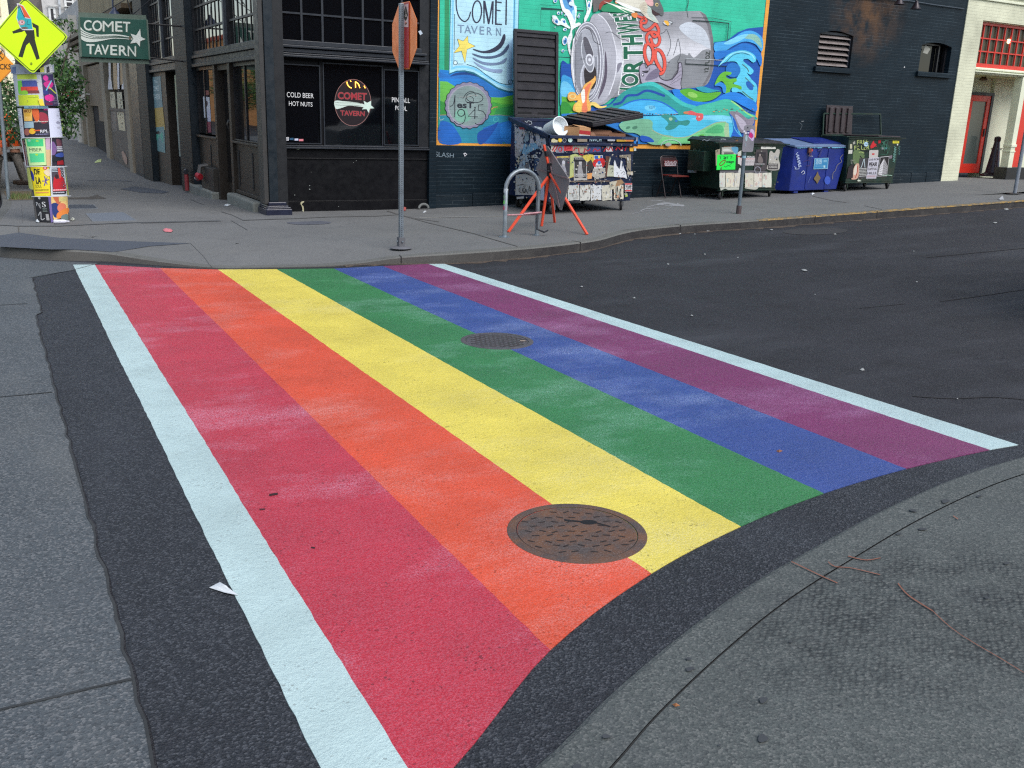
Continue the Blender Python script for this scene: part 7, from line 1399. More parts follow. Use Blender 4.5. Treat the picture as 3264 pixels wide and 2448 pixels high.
# ---- folding chair
gz = H(12.3, 15.35)+.13
CH = thing('folding_chair', 'dark red folding chair with a white tagged backrest against the wall', 'chair', (12.25, 15.35, gz))
mf = mat('chair_frame', (44, 34, 36), .35, .3)
w = MB(); zb_ = gz; xl, xr = 12.0, 12.40
w.tube([(xl+.02, 15.28, zb_), (xl-.0, 15.42, zb_+.45), (xl, 15.5, zb_+.72), (xl+.01, 15.52, zb_+.78), (xl+.05, 15.525, zb_+.805), (xr-.05, 15.525, zb_+.805), (xr-.01, 15.52, zb_+.78), (xr, 15.5, zb_+.72), (xr, 15.42, zb_+.45), (xr+.02, 15.28, zb_)], .012, 8); w.build('front_frame', mf, CH, smooth=True)
w = MB(); w.tube([(xl+.04, 15.6, zb_), (xl+.03, 15.42, zb_+.40), (xl+.03, 15.24, zb_+.445)], .011, 8); w.tube([(xr-.02, 15.6, zb_), (xr-.02, 15.42, zb_+.40), (xr-.02, 15.24, zb_+.445)], .011, 8); w.tube([(xl+.04, 15.57, zb_+.08), (xr-.02, 15.57, zb_+.08)], .009, 6); w.build('rear_frame', mf, CH, smooth=True)
w = MB(); w.hexa([(xl+.03, 15.12, zb_+.42), (xr+.05, 15.12, zb_+.42), (xr-.01, 15.5, zb_+.42), (xl+.03, 15.5, zb_+.42), (xl+.03, 15.12, zb_+.45), (xr+.05, 15.12, zb_+.45), (xr-.01, 15.5, zb_+.45), (xl+.03, 15.5, zb_+.45)]); w.build('seat', mat('chair_seat_red', (104, 34, 28), .45, na=.25, ns=14), CH, bevel=.012)
w = MB(); w.slab([(xl+.015, 15.49, zb_+.60), (xr-.015, 15.49, zb_+.60), (xr-.015, 15.505, zb_+.78), (xl+.015, 15.505, zb_+.78)], (0, .012, 0)); w.build('backrest', mat('chair_back', (50, 24, 26), .5), CH, bevel=.006)
P = Paint(lambda x, y, o: WY(x, y, 15.485)+Vector((0, -o, 0)), (2060, 300, 4.424), start=.002); rnd = random.Random(71)
P.rect(250, 932, 440, 1018, (96, 44, 46))
for k in range(8): x_ = 262+k*21; P.stroke([(x_, 945+rnd.uniform(-6, 8)), (x_+14, 965), (x_-2, 985), (x_+18, 1008)], 7, (196, 190, 196), True)
P.stroke([(262, 1008), (440, 1010)], 6, (196, 190, 196)); P.build('backrest_tag', M_LET, CH)

# ================================================================== STREET FURNITURE
# stop sign seen from the back
SX, SY_ = 4.615, 11.16
SS = thing('stop_sign', 'octagonal sign seen edge-on from behind, back painted with an orange reflection, on a perforated steel post', 'sign', (SX, SY_, H(SX, SY_)+.13))
w = MB(); a_ = .0255
w.box(SX-a_, SX+a_, SY_-a_, SY_+a_, .06, 3.03); post = w.build('post', M_STEEL, SS, bevel=.004)
hl = MB(); z = .22
while z < 3.02:
    for dx, dy in ((-1, 0), (0, -1)):
        c_ = Vector((SX+dx*(a_+.0006), SY_+dy*(a_+.0006), z)); e_ = Vector((-dy, dx, 0)); hl.add([c_+e_*.0055*math.cos(k*.785)+Vector((0, 0, .0055*math.sin(k*.785))) for k in range(8)], [tuple(range(8))])
    z += .0254
hl.build('punched_holes', mat('hole_dark', (24, 24, 26), .9), SS)
oc = [(-.158, .38), (.158, .38), (.38, .158), (.38, -.158), (.158, -.38), (-.158, -.38), (-.38, -.158), (-.38, .158)]
w = MB(); w.prism([(SX+a_+.012, SY_+u, 2.665+v) for u, v in oc], (.003, 0, 0)); w.build('sign_plate', mat('sign_back_reflection', (255, 132, 58), .35, .15, na=.1, ns=4, dirt=(236, 104, 66), dirtamt=.5), SS)  # orange base and dirt colours stand for a sunlit building mirrored in the bare metal
w = MB(); w.slab([(SX+a_+.0155, SY_-.38, 2.5), (SX+a_+.0155, SY_+.38, 2.5), (SX+a_+.0155, SY_+.38, 2.83), (SX+a_+.0155, SY_-.38, 2.83)], (.0008, 0, 0)); 
w = MB(); w.slab([(SX+a_+.0015, SY_-.165, 2.30), (SX+a_+.0015, SY_-.03, 2.30), (SX+a_+.0015, SY_-.03, 3.035), (SX+a_+.0015, SY_-.165, 3.035)], (.006, 0, 0)); w.build('red_strip', mat('red_sign_strip', (178, 30, 40), .4, na=.05), SS)
P = Paint(lambda x, y, o: WX(x, y, SX+a_+.001)+Vector((-o, 0, 0)), (850, 0, 4.022), start=.0008)
P.poly([(1756, 62), (1818, 48), (1818, 348), (1752, 346)], (226, 190, 186)); P.poly([(1786, 68), (1800, 120), (1814, 190), (1796, 250), (1780, 268), (1764, 240), (1758, 170), (1772, 110)], (60, 54, 46)); P.ring(1786, 200, 9, 14, 6, (220, 200, 190)); P.stroke([(1787, 110), (1786, 188)], 4, (220, 200, 190)); P.poly([(1768, 294), (1804, 290), (1786, 325)], (70, 60, 50)); P.ell(1786, 290, 8, 14, (226, 140, 110)); P.build('sticker', M_LET, SS)
w = MB(); w.lathe([(.0, .02), (.06, .022), (.11, .012), (.14, .0)], (SX, SY_, H(SX, SY_)+.125), 18); w.box(SX-.04, SX+.04, SY_-.04, SY_+.04, .14, .26); w.build('post_foot', mat('post_foot_grout', (98, 98, 102), .85), SS, smooth=False)
w = MB(); w.lathe([(.012, 0), (.012, -.012), (0, -.014)], (SX-.045, SY_-.0, .21), 10, 0, 'x'); w.lathe([(.012, -.0), (.012, -.012), (0, -.014)], (SX, SY_-.045, .21), 10, 0, 'y'); w.build('bolt', M_STEEL, SS)
# bike rack
gz = .13
BR = thing('bike_rack', 'grey steel hoop bike rack with worn stickers standing near the kerb', 'bike rack', (6.7, 11.75, gz))
xa, xb = 6.43, 6.97; w = MB(); pts = [(xa, 11.74, gz), (xa, 11.74, .78)]+[(6.70-.27*math.cos(math.pi*k/12), 11.75, .79+.27*math.sin(math.pi*k/12)) for k in range(13)]+[(xb, 11.76, .78), (xb, 11.76, gz)]
w.tube(pts, .03, 14); hoop = w.build('hoop', mat('rack_steel', (134, 142, 148), .4, .5, na=.25, ns=14), BR, smooth=True)
w = MB(); w.tube([(xa, 11.75, .44), (xb, 11.755, .44)], .012, 8); w.tube([(xa+.3, 11.75, .45), (xb+.04, 11.72, .47)], .014, 8); w.build('cross_bar', mat('bar_red_white', (170, 120, 126), .5, na=.5, ns=50), BR, smooth=True)
for x_, y_ in ((xa, 11.74), (xb, 11.76)):
    w = MB(); w.lathe([(.085, 0), (.085, .008), (.04, .012), (.036, .03)], (x_, y_, gz), 18); w.build('base_plate', M_STEEL, BR)
for z_, c_ in ((.62, (110, 206, 90)), (.54, (196, 70, 100)), (.78, (190, 196, 200)), (.69, (120, 150, 120))):
    w = MB(); w.lathe([(.0312, -.025), (.0312, .025)], (xa, 11.742, z_), 14); w.build('sticker', mat('stk%d' % c_[0], c_, .5), BR, smooth=True)
w = MB(); w.tube([(xb-.02, 11.72, .44), (xb-.06, 11.66, .24), (xb+.04, 11.62, .20), (xb+.12, 11.66, .22)], .014, 6); props(w.build('bike_lock', mat('lock_dark', (40, 42, 48), .5), None, smooth=True, origin=True), 'dark cable lock hanging from the right leg of the bike rack', 'lock')
# folding work sign on orange legs
WSX = thing('folding_work_sign', 'folding roadwork sign on five splayed orange legs, grey back of a diamond panel', 'sign stand', (7.6, 12.45, .14))
mo = mat('orange_leg_paint', (232, 84, 56), .4, na=.1, dirt=(190, 70, 50)); mdk = mat('hinge_black', (26, 24, 30), .5)
hub = Vector((7.56, 12.47, .98))
w = MB(); w.bar((7.47, 12.5, 1.385), (7.56, 12.48, 1.06), .05, .03); w.build('mast', mo, WSX, bevel=.004); w = MB(); w.bar((7.50, 12.48, 1.30), (7.52, 12.48, 1.22), .06, .05); w.bar((7.555, 12.46, 1.12), (7.565, 12.46, .90), .06, .05); w.tube([(7.50, 12.42, 1.0), (7.62, 12.42, 1.0)], .018, 8); w.build('hinge_block', mdk, WSX, bevel=.006)
feet = [(6.73, 12.18), (7.56, 12.62), (8.0, 12.95), (7.67, 11.5), (6.95, 13.35)]
for i, (fx, fy) in enumerate(feet[:4]):
    f = Vector((fx, fy, walk_h(fx, fy)+.005)); w = MB(); s_ = hub+Vector((0, 0, .02*i-.05)); w.bar(s_, f, .036, .03, (0, 0, 1)); w.build('leg', mo, WSX, bevel=.004)
w = MB(); a = hub+Vector((-.02, .03, .12)); w.bar(a, Vector((8.05, 11.9, .42)), .036, .03); 
PX = 7.58; q_ = [WX(*p, PX) for p in rp((1580, 300, 4.424), [(704, 730), (736, 740), (1036, 1200), (1036, 1240), (925, 1636), (905, 1636), (572, 1075), (570, 1040)])]
w = MB(); w.prism(q_, (.012, 0, 0)); w.build('sign_panel', mat('panel_grey', (128, 124, 126), .55, na=.08, ns=3), WSX)
w = MB(); w.bar(WX(*rp((1580, 300, 4.424), [(745, 900)])[0], PX-.012), WX(*rp((1580, 300, 4.424), [(900, 1600)])[0], PX-.012), .03, .014, (1, 0, 0)); w.bar(WX(*rp((1580, 300, 4.424), [(600, 1060)])[0], PX-.012), WX(*rp((1580, 300, 4.424), [(1020, 1190)])[0], PX-.012), .02, .012, (1, 0, 0)); w.build('brace', mat('brace_grey', (140, 120, 122), .5), WSX)
# short sign post with the grey plate
gz = H(11.5, 12.55)+.13
SP = thing('parking_sign', 'short post with the grey back of a small sign plate, stickered', 'sign', (11.52, 12.55, gz))
w = MB(); w.tube([(11.52, 12.58, gz), (11.52, 12.58, 1.42)], .032, 12); w.build('post', mat('post_grey', (104, 116, 124), .5, .3, na=.2, ns=8), SP, smooth=True)
w = MB(); w.tube([(11.52, 12.58, gz), (11.52, 12.58, gz+.14)], .046, 10); w.build('post_sleeve', mat('rusty_sleeve', (78, 66, 66), .7), SP)
x0_, x1_, z0_, z1_ = 11.425, 11.675, 1.325, 1.765; r_ = .035; pl = []
for cx_, cz_, a0 in ((x1_-r_, z1_-r_, 0), (x0_+r_, z1_-r_, 90), (x0_+r_, z0_+r_, 180), (x1_-r_, z0_+r_, 270)): pl += [(cx_+r_*math.cos(R(a0+k*22.5)), 12.54, cz_+r_*math.sin(R(a0+k*22.5))) for k in range(5)]
w = MB(); w.prism(pl, (0, .004, 0)); w.build('sign_plate', mat('plate_grey', (132, 130, 138), .5, .2, na=.1, ns=8), SP)
P = Paint(plane_y(12.54), (2060, 300, 4.424), start=.001, k=1.05)
P.poly([(1470, 500), (1500, 495), (1525, 540), (1520, 620), (1500, 660), (1470, 640), (1440, 600), (1460, 560)], (190, 170, 206), True); P.poly([(1460, 540), (1500, 560), (1510, 600), (1480, 620), (1445, 590)], (190, 40, 110), True); P.stroke([(1475, 530), (1500, 590), (1470, 640)], 5, (120, 60, 150), True); P.rect(1420, 520, 1455, 570, (44, 44, 110)); P.rect(1370, 512, 1395, 540, (200, 200, 214)); P.rect(1392, 534, 1415, 562, (206, 206, 214)); P.rect(1424, 538, 1450, 555, (200, 204, 220)); P.ell(1410, 620, 16, 44, (150, 176, 180)); P.ell(1398, 715, 9, 26, (130, 140, 150)); P.rect(1424, 462, 1438, 480, (50, 50, 60)); P.build('stickers', M_LET, SP)
w = MB(); w.lathe([(.033, -.02), (.034, .02)], (11.52, 12.58, 1.24), 12); w.build('sticker', mat('stk_blue', (150, 190, 206), .5), SP)
# right hand post at the frame edge
gz = H(19.45, 12.76)+.13
RP = thing('round_sign_post', 'plain round grey post with a black foot near the kerb at the far right', 'post', (19.45, 12.76, gz))
w = MB(); w.tube([(19.45, 12.76, gz), (19.45, 12.76, 3.4)], .038, 12); w.build('post', mat('post_pale', (140, 146, 156), .5, .3, na=.12), RP, smooth=True)
w = MB(); w.slab([(19.24, 12.70, gz), (19.66, 12.68, gz), (19.68, 12.84, gz), (19.26, 12.86, gz)], (0, 0, .012)); w.build('foot_plate', mdk, RP)
# dark traffic cone by the red door
gz = H(24.3, 16.4)+.10
TC = thing('traffic_cone', 'tall blackened traffic cone with a magenta patch beside the red door', 'traffic cone', (24.0, 16.25, gz))
m_c = mat('cone_black', (44, 32, 44), .3, na=.2); w = MB(); cx_, cy_ = 23.9, 16.3; gz = WY(3158, 562, cy_).z
cx_ = WY(3160, 562, cy_).x
w.lathe([(.255, .06), (.20, .085), (.175, .11), (.06, .97), (.055, .99), (0, .995)], (cx_, cy_, gz), 20); w.build('cone', m_c, TC, smooth=True)
w = MB(); w.lathe([(.30, 0), (.31, .02), (.30, .05), (.255, .06), (.0, .061)], (cx_, cy_, gz), 8); w.build('cone_foot', m_c, TC, smooth=True)
w = MB(); w.lathe([(.134, .40), (.100, .66)], (cx_+.004, cy_-.002, gz), 20); o_ = w.build('cone_band', mat('cone_magenta', (120, 34, 84), .4, na=.4, ns=9), TC, smooth=True)
w = MB(); w.lathe([(.075, .90), (.083, .93), (.083, 1.0), (.05, 1.03), (0, 1.035)], (cx_, cy_, gz), 16); w.build('cone_tip', m_c, TC, smooth=True)

# ---- fire hose standpipes on the left front
for (px, py, lab) in (((450+840/4.424), (350+900/4.424), 'red capped wall standpipe on the dark pier by the shop door'),):
    c_ = WX(px, py, 3.86); t = thing('standpipe', lab, 'standpipe', c_)
    w = MB(); w.tube([c_+Vector((.14, 0, .16)), c_+Vector((.0, 0, .14)), c_+Vector((-.02, 0, 0)), c_+Vector((-.06, -.02, -.06))], [.05, .05, .05, .06], 10); w.build('pipe', mat('pipe_dark', (70, 68, 66), .5), t, smooth=True)
    w = MB(); w.tube([c_+Vector((-.03, -.10, -.06)), c_+Vector((-.05, .0, -.04)), c_+Vector((-.03, .10, -.1))], [.06, .07, .06], 10); w.build('red_cap', mat('cap_red', (150, 34, 44), .35, na=.2), t, smooth=True)
    w = MB(); w.lathe([(.03, 0), (.02, .02), (0, .025)], c_+Vector((-.09, .05, -.09)), 8, 0, 'y'); w.build('cap_plug', mat('plug_pale', (176, 180, 186), .4), t)
c_ = GR(450+650/4.424, 350+1140/4.424, .10); c_ = Vector((3.82, WX(597, 607, 3.82).y, WX(597, 607, 3.82).z)); t = thing('red_hydrant_pipe', 'dull red pipe standing at the foot of the brick pier', 'standpipe', c_)
w = MB(); w.tube([c_, c_+Vector((0, 0, .34))], .045, 10); w.build('pipe', mat('pipe_red', (128, 44, 50), .5, na=.2), t, smooth=True); w = MB(); w.tube([c_+Vector((-.02, -.06, .38)), c_+Vector((0, 0, .40)), c_+Vector((0, .06, .36))], .05, 8); w.build('cap', mat('pipe_cap_dark', (60, 60, 66), .3, .3), t, smooth=True)

# ---- manhole covers in the crosswalk
m, nt, b, pos = base_mat('cast_iron_brown'); 
col = mixc(nt, ramp(nt, noise(nt, pos, 7, 6, .7), .4, .62), lin((84, 72, 68)), lin((116, 80, 58))); col = mixc(nt, ramp(nt, noise(nt, pos, 120, 3, .7), .5, .7, 0, .5), col, lin((142, 134, 132)))
nt.links.new(col, b.inputs['Base Color']); b.inputs['Roughness'].default_value = .6; b.inputs['Metallic'].default_value = .25; bump(nt, b, noise(nt, pos, 140, 3, .7), .5, .004); M_IRON = m
M_IRON2 = mat('cast_iron_grey', (92, 88, 92), .55, .3, na=.2, ns=20, bs=.4, bscale=140, dirt=(112, 104, 104)); M_IRONR = mat('iron_relief', (50, 42, 40), .6, .2)
def manhole(x, y, r, label, m, style):
    z = H(x, y)+.0064; t = thing('manhole_cover', label, 'manhole cover', (x, y, z), 'manhole covers in the crosswalk')
    w = MB(); n = 64; w.lathe([(r, -.004), (r, .001), (r-.006, .0025), (r-.04, .0025), (r-.042, -.002)], (x, y, z), n, cap=False); w.build('cover_ring', m, t, smooth=True)
    w = MB(); w.lathe([(r-.0425, -.003), (r-.046, .0005), (r-.0465, .0008), (0, .0008)], (x, y, z), n); w.build('lid', m, t)
    w = MB(); w.lathe([(r-.0405, .0011), (r-.0445, .0011)], (x, y, z), n, cap=False); w.build('seam', M_DARK, t)
    rr = random.Random(int(x*100)); w = MB(); u = Vector((math.cos(.18), math.sin(.18)-.62, 0)).normalized(); v = Vector((-u.y, u.x, 0)); R_ = r-.07
    du, dv = (.062, .05) if style == 0 else (.075, .036)
    k = 0; vv = -R_
    while vv < R_:
        uu = -R_+(du/2 if k % 2 else 0)
        while uu < R_:
            if math.hypot(uu, vv) < R_ and not (style == 0 and math.hypot(uu-.07, vv-.10) < .07):
                L_, W_ = (.016, .004) if style == 0 else (.027, .0065); c_ = Vector((x, y, z+.001))+u*uu+v*vv; jj = rr.uniform(-.7, .7) if style == 0 else 0; c_ = c_+(u*rr.uniform(-.012, .012)+v*rr.uniform(-.01, .01) if style == 0 else u*0)
                ua = u*math.cos(jj)+v*math.sin(jj); va = v*math.cos(jj)-u*math.sin(jj); q0 = c_-ua*L_-va*W_; w.slab([q0, q0+ua*L_*2, q0+ua*L_*2+va*W_*2, q0+va*W_*2], (0, 0, .0012))
            uu += du
        vv += dv; k += 1
    w.build('tread_pattern', M_IRONR, t)
    w = MB()
    if style == 0:
        c_ = Vector((x, y, z+.0013))+u*.07+v*.10; w.add([c_+u*.040*math.cos(a*.4)+v*.026*math.sin(a*.4) for a in range(16)], [tuple(range(16))]); w.slab([c_-u*.11+v*.034, c_-u*.03+v*.012, c_-u*.03-v*.004, c_-u*.11+v*.014], (0, 0, .0006)); w.slab([c_+u*.03-v*.012, c_+u*.09-v*.055, c_+u*.095-v*.045, c_+u*.03+v*.002], (0, 0, .0006)); w.build('pick_hole', M_DARK, t)
    else: w.slab([Vector((x, y, z+.002))+u*.19-v*.008, Vector((x, y, z+.002))+u*.235-v*.008, Vector((x, y, z+.002))+u*.235+v*.01, Vector((x, y, z+.002))+u*.19+v*.01], (0, 0, .0015)); w.build('pick_hole', mat('pale_bronze', (170, 150, 132), .5), t)
manhole(2.19, 3.235, .315, 'large rust brown manhole cover between the orange and yellow stripes, nearest the viewer', M_IRON, 0)
manhole(3.60, 6.645, .300, 'smaller looking dark grey manhole cover between the green and blue stripes', M_IRON2, 1)
sh = [(11.75+.62*math.cos(k*.3142), 11.0+.36*math.sin(k*.3142)) for k in range(20)]
sheet('asphalt_repair', sh, lambda x, y: H(x, y)+.004, mat('repair_dark', (50, 48, 50), .9, na=.2, ns=20), .3)

# ================================================================== POSTER POLE, PEDESTRIAN SIGN, ORANGE SIGN
gz = .13; c0 = Vector((.865, 14.98, gz)); c1 = Vector((.745, 15.0, 4.6)); RAD = .222
PP = thing('utility_pole', 'thick wooden utility pole wrapped in layers of gig posters', 'utility pole', c0)
w = MB(); w.tube([c0+(c1-c0)*k/8 for k in range(9)], [RAD-.003*k for k in range(9)], 28); w.build('pole', mat('weathered_wood', (104, 98, 94), .85, na=.25, ns=14, bs=.5, bscale=60), PP, smooth=True)
cdir = (c1-c0).normalized()
def cyl_map(x, y, o):
    d = ray(x, y); oc_ = EYE-c0; dp = d-cdir*d.dot(cdir); op = oc_-cdir*oc_.dot(cdir)
    t_ = (EYE-c0).dot(cdir)
    # taper
    best = None
    rr = RAD
    for _ in range(3):
        A_ = dp.dot(dp); B_ = 2*dp.dot(op); C_ = op.dot(op)-rr*rr; disc = B_*B_-4*A_*C_
        if disc < 0: t = -B_/(2*A_)
        else: t = (-B_-math.sqrt(disc))/(2*A_)
        p = EYE+d*t; h_ = (p-c0).dot(cdir); rr = RAD-.003*8*h_/4.47
    ax_ = c0+cdir*h_; n_ = (p-ax_); n_.normalize(); return ax_+n_*(rr+o)
P = Paint(cyl_map, (0, 350, 4.424), start=.004, step=.00025, maxlen=5, k=1.12); rnd = random.Random(81)
def edge_l(y): return 215+(y-1020)*.0  # unused
TOPR = (0, 0, 4.424); LOWR = (0, 350, 4.424)
P.reg = LOWR
# lowest row
F = P.frame((480, 1222), (690, 1220), (745, 1590), (540, 1580)); F.torn((36, 36, 40), j=.01, rnd=rnd); F.text('S', .46, .2, .7, .42, (206, 206, 206), .02); F.text('Po', .08, .22, .34, .38, (190, 190, 190), .0); F.ell(.35, .06, .08, .05, (176, 176, 176)); F.text('G', .24, .38, .36, .46, (186, 186, 186)); F.line([(.1, .75), (.3, .6), (.26, .9), (.5, .85)], 12, (170, 170, 170), True); F.fill((150, 150, 150), .6, .68, .8, .92); F.lines(.45, .46, .75, .62, 3, (110, 120, 116), .5, rnd)
F = P.frame((695, 1222), (940, 1215), (950, 1480), (760, 1560)); F.fill((226, 190, 120)); F.poly([(.0, .35), (.4, .3), (.5, .6), (.35, .9), (.05, .85)], (40, 56, 110), True); F.ell(.62, .55, .28, .22, (214, 120, 90)); F.poly([(.2, .0), (.5, .0), (.62, .25), (.4, .35)], (190, 100, 70), True); F.poly([(.3, .75), (1, .62), (.98, .92), (.3, 1.0)], (222, 130, 60), True); F.fill((206, 190, 120), .5, .05, .95, .25)
P.poly([(680, 1225), (715, 1222), (750, 1580), (722, 1590)], (110, 96, 150)); P.poly([(855, 1500), (940, 1470), (945, 1560), (880, 1590)], (110, 124, 120), True)
# yellow sheet row
F = P.frame((438, 795), (690, 790), (712, 1212), (500, 1218)); F.torn((236, 212, 44), j=.008, rnd=rnd); F.text('DE', .16, .08, .48, .3, (24, 22, 26), .05); F.text('LA', .2, .36, .5, .6, (24, 22, 26), .05); F.text('SOUL', .14, .62, .5, .72, (40, 40, 44), .0); F.line([(.55, .5), (.75, .5), (.95, .45)], 12, (90, 70, 150)); F.line([(.72, .34), (.76, .5), (.66, .66)], 14, (90, 70, 150)); F.line([(.86, .38), (.76, .5), (.84, .62)], 12, (90, 70, 150)); F.poly([(.02, .14), (.14, .3), (.1, .5), (.0, .4)], (50, 60, 150), True); F.ell(.78, .07, .11, .055, (206, 60, 90)); F.ell(.78, .07, .05, .025, (236, 200, 200)); F.fill((220, 150, 80), .1, .86, .9, .9); F.lines(.1, .78, .9, .82, 1, (110, 90, 40), .7, rnd); F.poly([(.7, .18), (1, .1), (1, .34), (.8, .3)], (226, 206, 170), True)
F = P.frame((695, 800), (885, 795), (940, 1215), (722, 1222)); F.fill((206, 210, 214)); F.fill((74, 66, 76), .1, .04, .92, .92); F.poly([(.2, .75), (.22, .42), (.4, .3), (.55, .42), (.75, .34), (.9, .5), (.9, .76)], (186, 36, 44), True); F.ell(.42, .34, .12, .08, (56, 34, 40)); F.poly([(.55, .1), (.68, .06), (.72, .3), (.6, .4)], (214, 80, 70), True); F.lines(.12, .05, .5, .2, 3, (190, 200, 210), .55, rnd); F.fill((206, 60, 74), .1, .76, .95, .82); F.lines(.12, .77, .92, .81, 1, (230, 200, 200), .7, rnd); F.fill((40, 40, 46), .1, .84, .86, .92); F.lines(.12, .85, .8, .91, 1, (190, 190, 200), .6, rnd)
P.poly([(395, 820), (440, 810), (498, 1120), (480, 1125), (430, 1100)], (186, 190, 96)); P.poly([(888, 810), (915, 850), (945, 1210), (928, 1212)], (176, 186, 90))
# green sheet row
F = P.frame((380, 400), (630, 400), (655, 780), (440, 790)); F.torn((196, 226, 160), j=.008, rnd=rnd); F.fill((66, 196, 124), .06, .03, .9, .3); F.fill((84, 204, 140), .1, .55, .9, .88); F.text('MBER', .14, .36, .8, .48, (40, 60, 44), .0); F.ell(.6, .1, .08, .03, (170, 214, 70)); F.ell(.5, .6, .08, .035, (170, 214, 70)); F.ell(.2, .08, .08, .05, (150, 210, 180))
F = P.frame((692, 392), (842, 395), (880, 792), (708, 795)); F.fill((44, 40, 52)); F.poly([(.0, .2), (.3, .15), (.5, .4), (.3, .6), (.0, .55)], (120, 90, 140), True); F.poly([(.5, .05), (.9, .1), (.9, .3), (.6, .35)], (110, 70, 80), True); F.lines(.5, .3, .92, .5, 3, (206, 206, 214), .65, rnd); F.poly([(.4, .58), (.9, .52), (.9, .68), (.4, .66)], (60, 80, 150), True); F.fill((150, 34, 40), .45, .78, .9, .95); F.poly([(.1, .68), (.9, .7), (.9, .8), (.1, .85)], (30, 34, 40))
P.poly([(632, 405), (690, 400), (704, 790), (660, 790)], (190, 160, 180)); P.poly([(640, 560), (700, 560), (706, 790), (655, 785)], (206, 176, 130)); P.poly([(320, 440), (375, 430), (425, 780), (385, 800), (340, 740), (325, 600)], (110, 50, 60)); P.poly([(330, 500), (360, 490), (400, 720), (360, 700)], (190, 50, 50), True); P.poly([(320, 590), (350, 600), (375, 780), (345, 790)], (150, 150, 160))
# middle row
P.reg = LOWR
F = P.frame((345, -10), (668, -20), (680, 380), (385, 395)); F.fill((46, 44, 54)); F.fill((226, 180, 90), .05, .0, .36, .42); F.fill((206, 160, 60), .08, .14, .3, .26); F.poly([(.36, .05), (.6, .02), (.62, .4), (.48, .44)], (206, 96, 50), True); F.poly([(.64, .14), (.9, .2), (.96, .46), (.7, .5)], (150, 50, 66), True); F.fill((150, 176, 186), .04, .44, .4, .66); F.ell(.12, .8, .12, .12, (150, 90, 80)); F.ell(.33, .78, .13, .1, (226, 176, 50)); F.fill((206, 90, 50), .4, .74, .66, .78); F.text('RPL', .64, .74, .96, .84, (206, 206, 210), .02); F.lines(.45, .88, .96, .94, 1, (120, 120, 150), .6, rnd); F.fill((196, 60, 140), .8, .0, .95, .06); F.lines(.42, .44, .95, .5, 1, (190, 180, 170), .5, rnd); F.text('IKU', .08, .03, .34, .12, (120, 70, 20), .02)
F = P.frame((650, -20), (800, -20), (858, 380), (688, 384)); F.fill((206, 208, 226)); F.ell(.7, .25, .1, .04, (170, 170, 186)); F.ell(.66, .5, .14, .05, (150, 150, 170)); F.ell(.66, .68, .12, .04, (180, 180, 196)); F.line([(.6, .45), (.8, .5), (.7, .56)], 3, (110, 110, 126))
P.poly([(262, -20), (345, -20), (390, 395), (330, 420), (300, 200)], (196, 198, 206)); P.poly([(268, 50), (298, 60), (300, 240), (285, 200)], (206, 120, 90))
for k in range(9): P.ell(320+rnd.uniform(-20, 25)+k*4, 20+k*42, rnd.uniform(3, 7), rnd.uniform(6, 14), (140, 140, 150), n=6)
# top row
P.reg = TOPR
P.poly([(222, 1030), (560, 1020), (690, 1035), (800, 1490), (330, 1500), (250, 1500)], (186, 190, 196))
F = P.frame((285, 1050), (515, 1045), (605, 1485), (325, 1490)); F.fill((196, 214, 80), 0, 0, .95, .16); F.fill((70, 84, 150), .05, .2, .9, .42); F.fill((110, 190, 70), .0, .2, .2, .6); F.fill((206, 70, 60), .12, .4, .9, .54); F.fill((120, 60, 60), .3, .52, .92, .62); F.poly([(.05, .55), (.35, .52), (.4, .64), (.05, .64)], (130, 190, 60), True); F.fill((190, 206, 50), -.02, .66, .86, 1.0); F.lines(.4, .73, .8, .75, 1, (110, 130, 40), .7, rnd)
F = P.frame((560, 1050), (690, 1045), (768, 1490), (610, 1490)); F.fill((60, 54, 90)); F.ell(.35, .12, .22, .09, (214, 60, 150)); F.poly([(.1, .3), (.6, .2), (.9, .32), (.5, .48)], (196, 50, 130), True); F.line([(.2, .55), (.8, .2)], 14, (120, 190, 210)); F.line([(.5, .4), (.98, .62)], 12, (190, 196, 70)); F.poly([(.1, .7), (.6, .64), (.8, .78), (.5, .86), (.15, .82)], (214, 50, 140), True); F.poly([(.0, .5), (.4, .52), (.4, .64), (.0, .64)], (50, 60, 120)); F.fill((110, 34, 70), .1, .9, .6, .98); F.lines(.65, .72, .95, .98, 5, (110, 100, 120), .5, rnd)
P.poly([(530, 1400), (585, 1395), (608, 1490), (560, 1490)], (226, 206, 70)); P.poly([(215, 920), (300, 905), (520, 1030), (560, 1020), (690, 900), (700, 1020), (560, 1040), (290, 1050), (222, 1035)], (170, 176, 186)); P.poly([(580, 930), (660, 900), (690, 1020), (600, 1035)], (206, 206, 206)); P.poly([(610, 950), (640, 930), (650, 1020), (615, 1030)], (60, 60, 66)); P.poly([(540, 960), (585, 940), (590, 1020), (545, 1020)], (206, 206, 90)); P.poly([(222, 960), (280, 940), (285, 1040), (228, 1040)], (100, 120, 160))
F = P.frame((385, 1495), (645, 1500), (650, 1530), (385, 1530)); F.fill((110, 150, 166)); F.text('SEATTLE POUND', .18, .1, .98, .85, (30, 36, 46), .01)
for k in range(46):
    y_ = rnd.uniform(1000, 1600); P.reg = TOPR if y_ < 1500 else LOWR; x_ = rnd.uniform(240, 700); P.ell(x_, y_ if y_ < 1500 else y_-1400, rnd.uniform(2, 7), rnd.uniform(2, 9), rnd.choice(((60, 60, 66), (150, 150, 150), (120, 100, 90), (206, 206, 206))), n=6)
P.reg = LOWR
for (a, b_) in (((700, 790), (720, 1220)), ((690, 385), (706, 790)), ((376, 400), (440, 790))): P.stroke([a, b_], 7, (206, 208, 212))
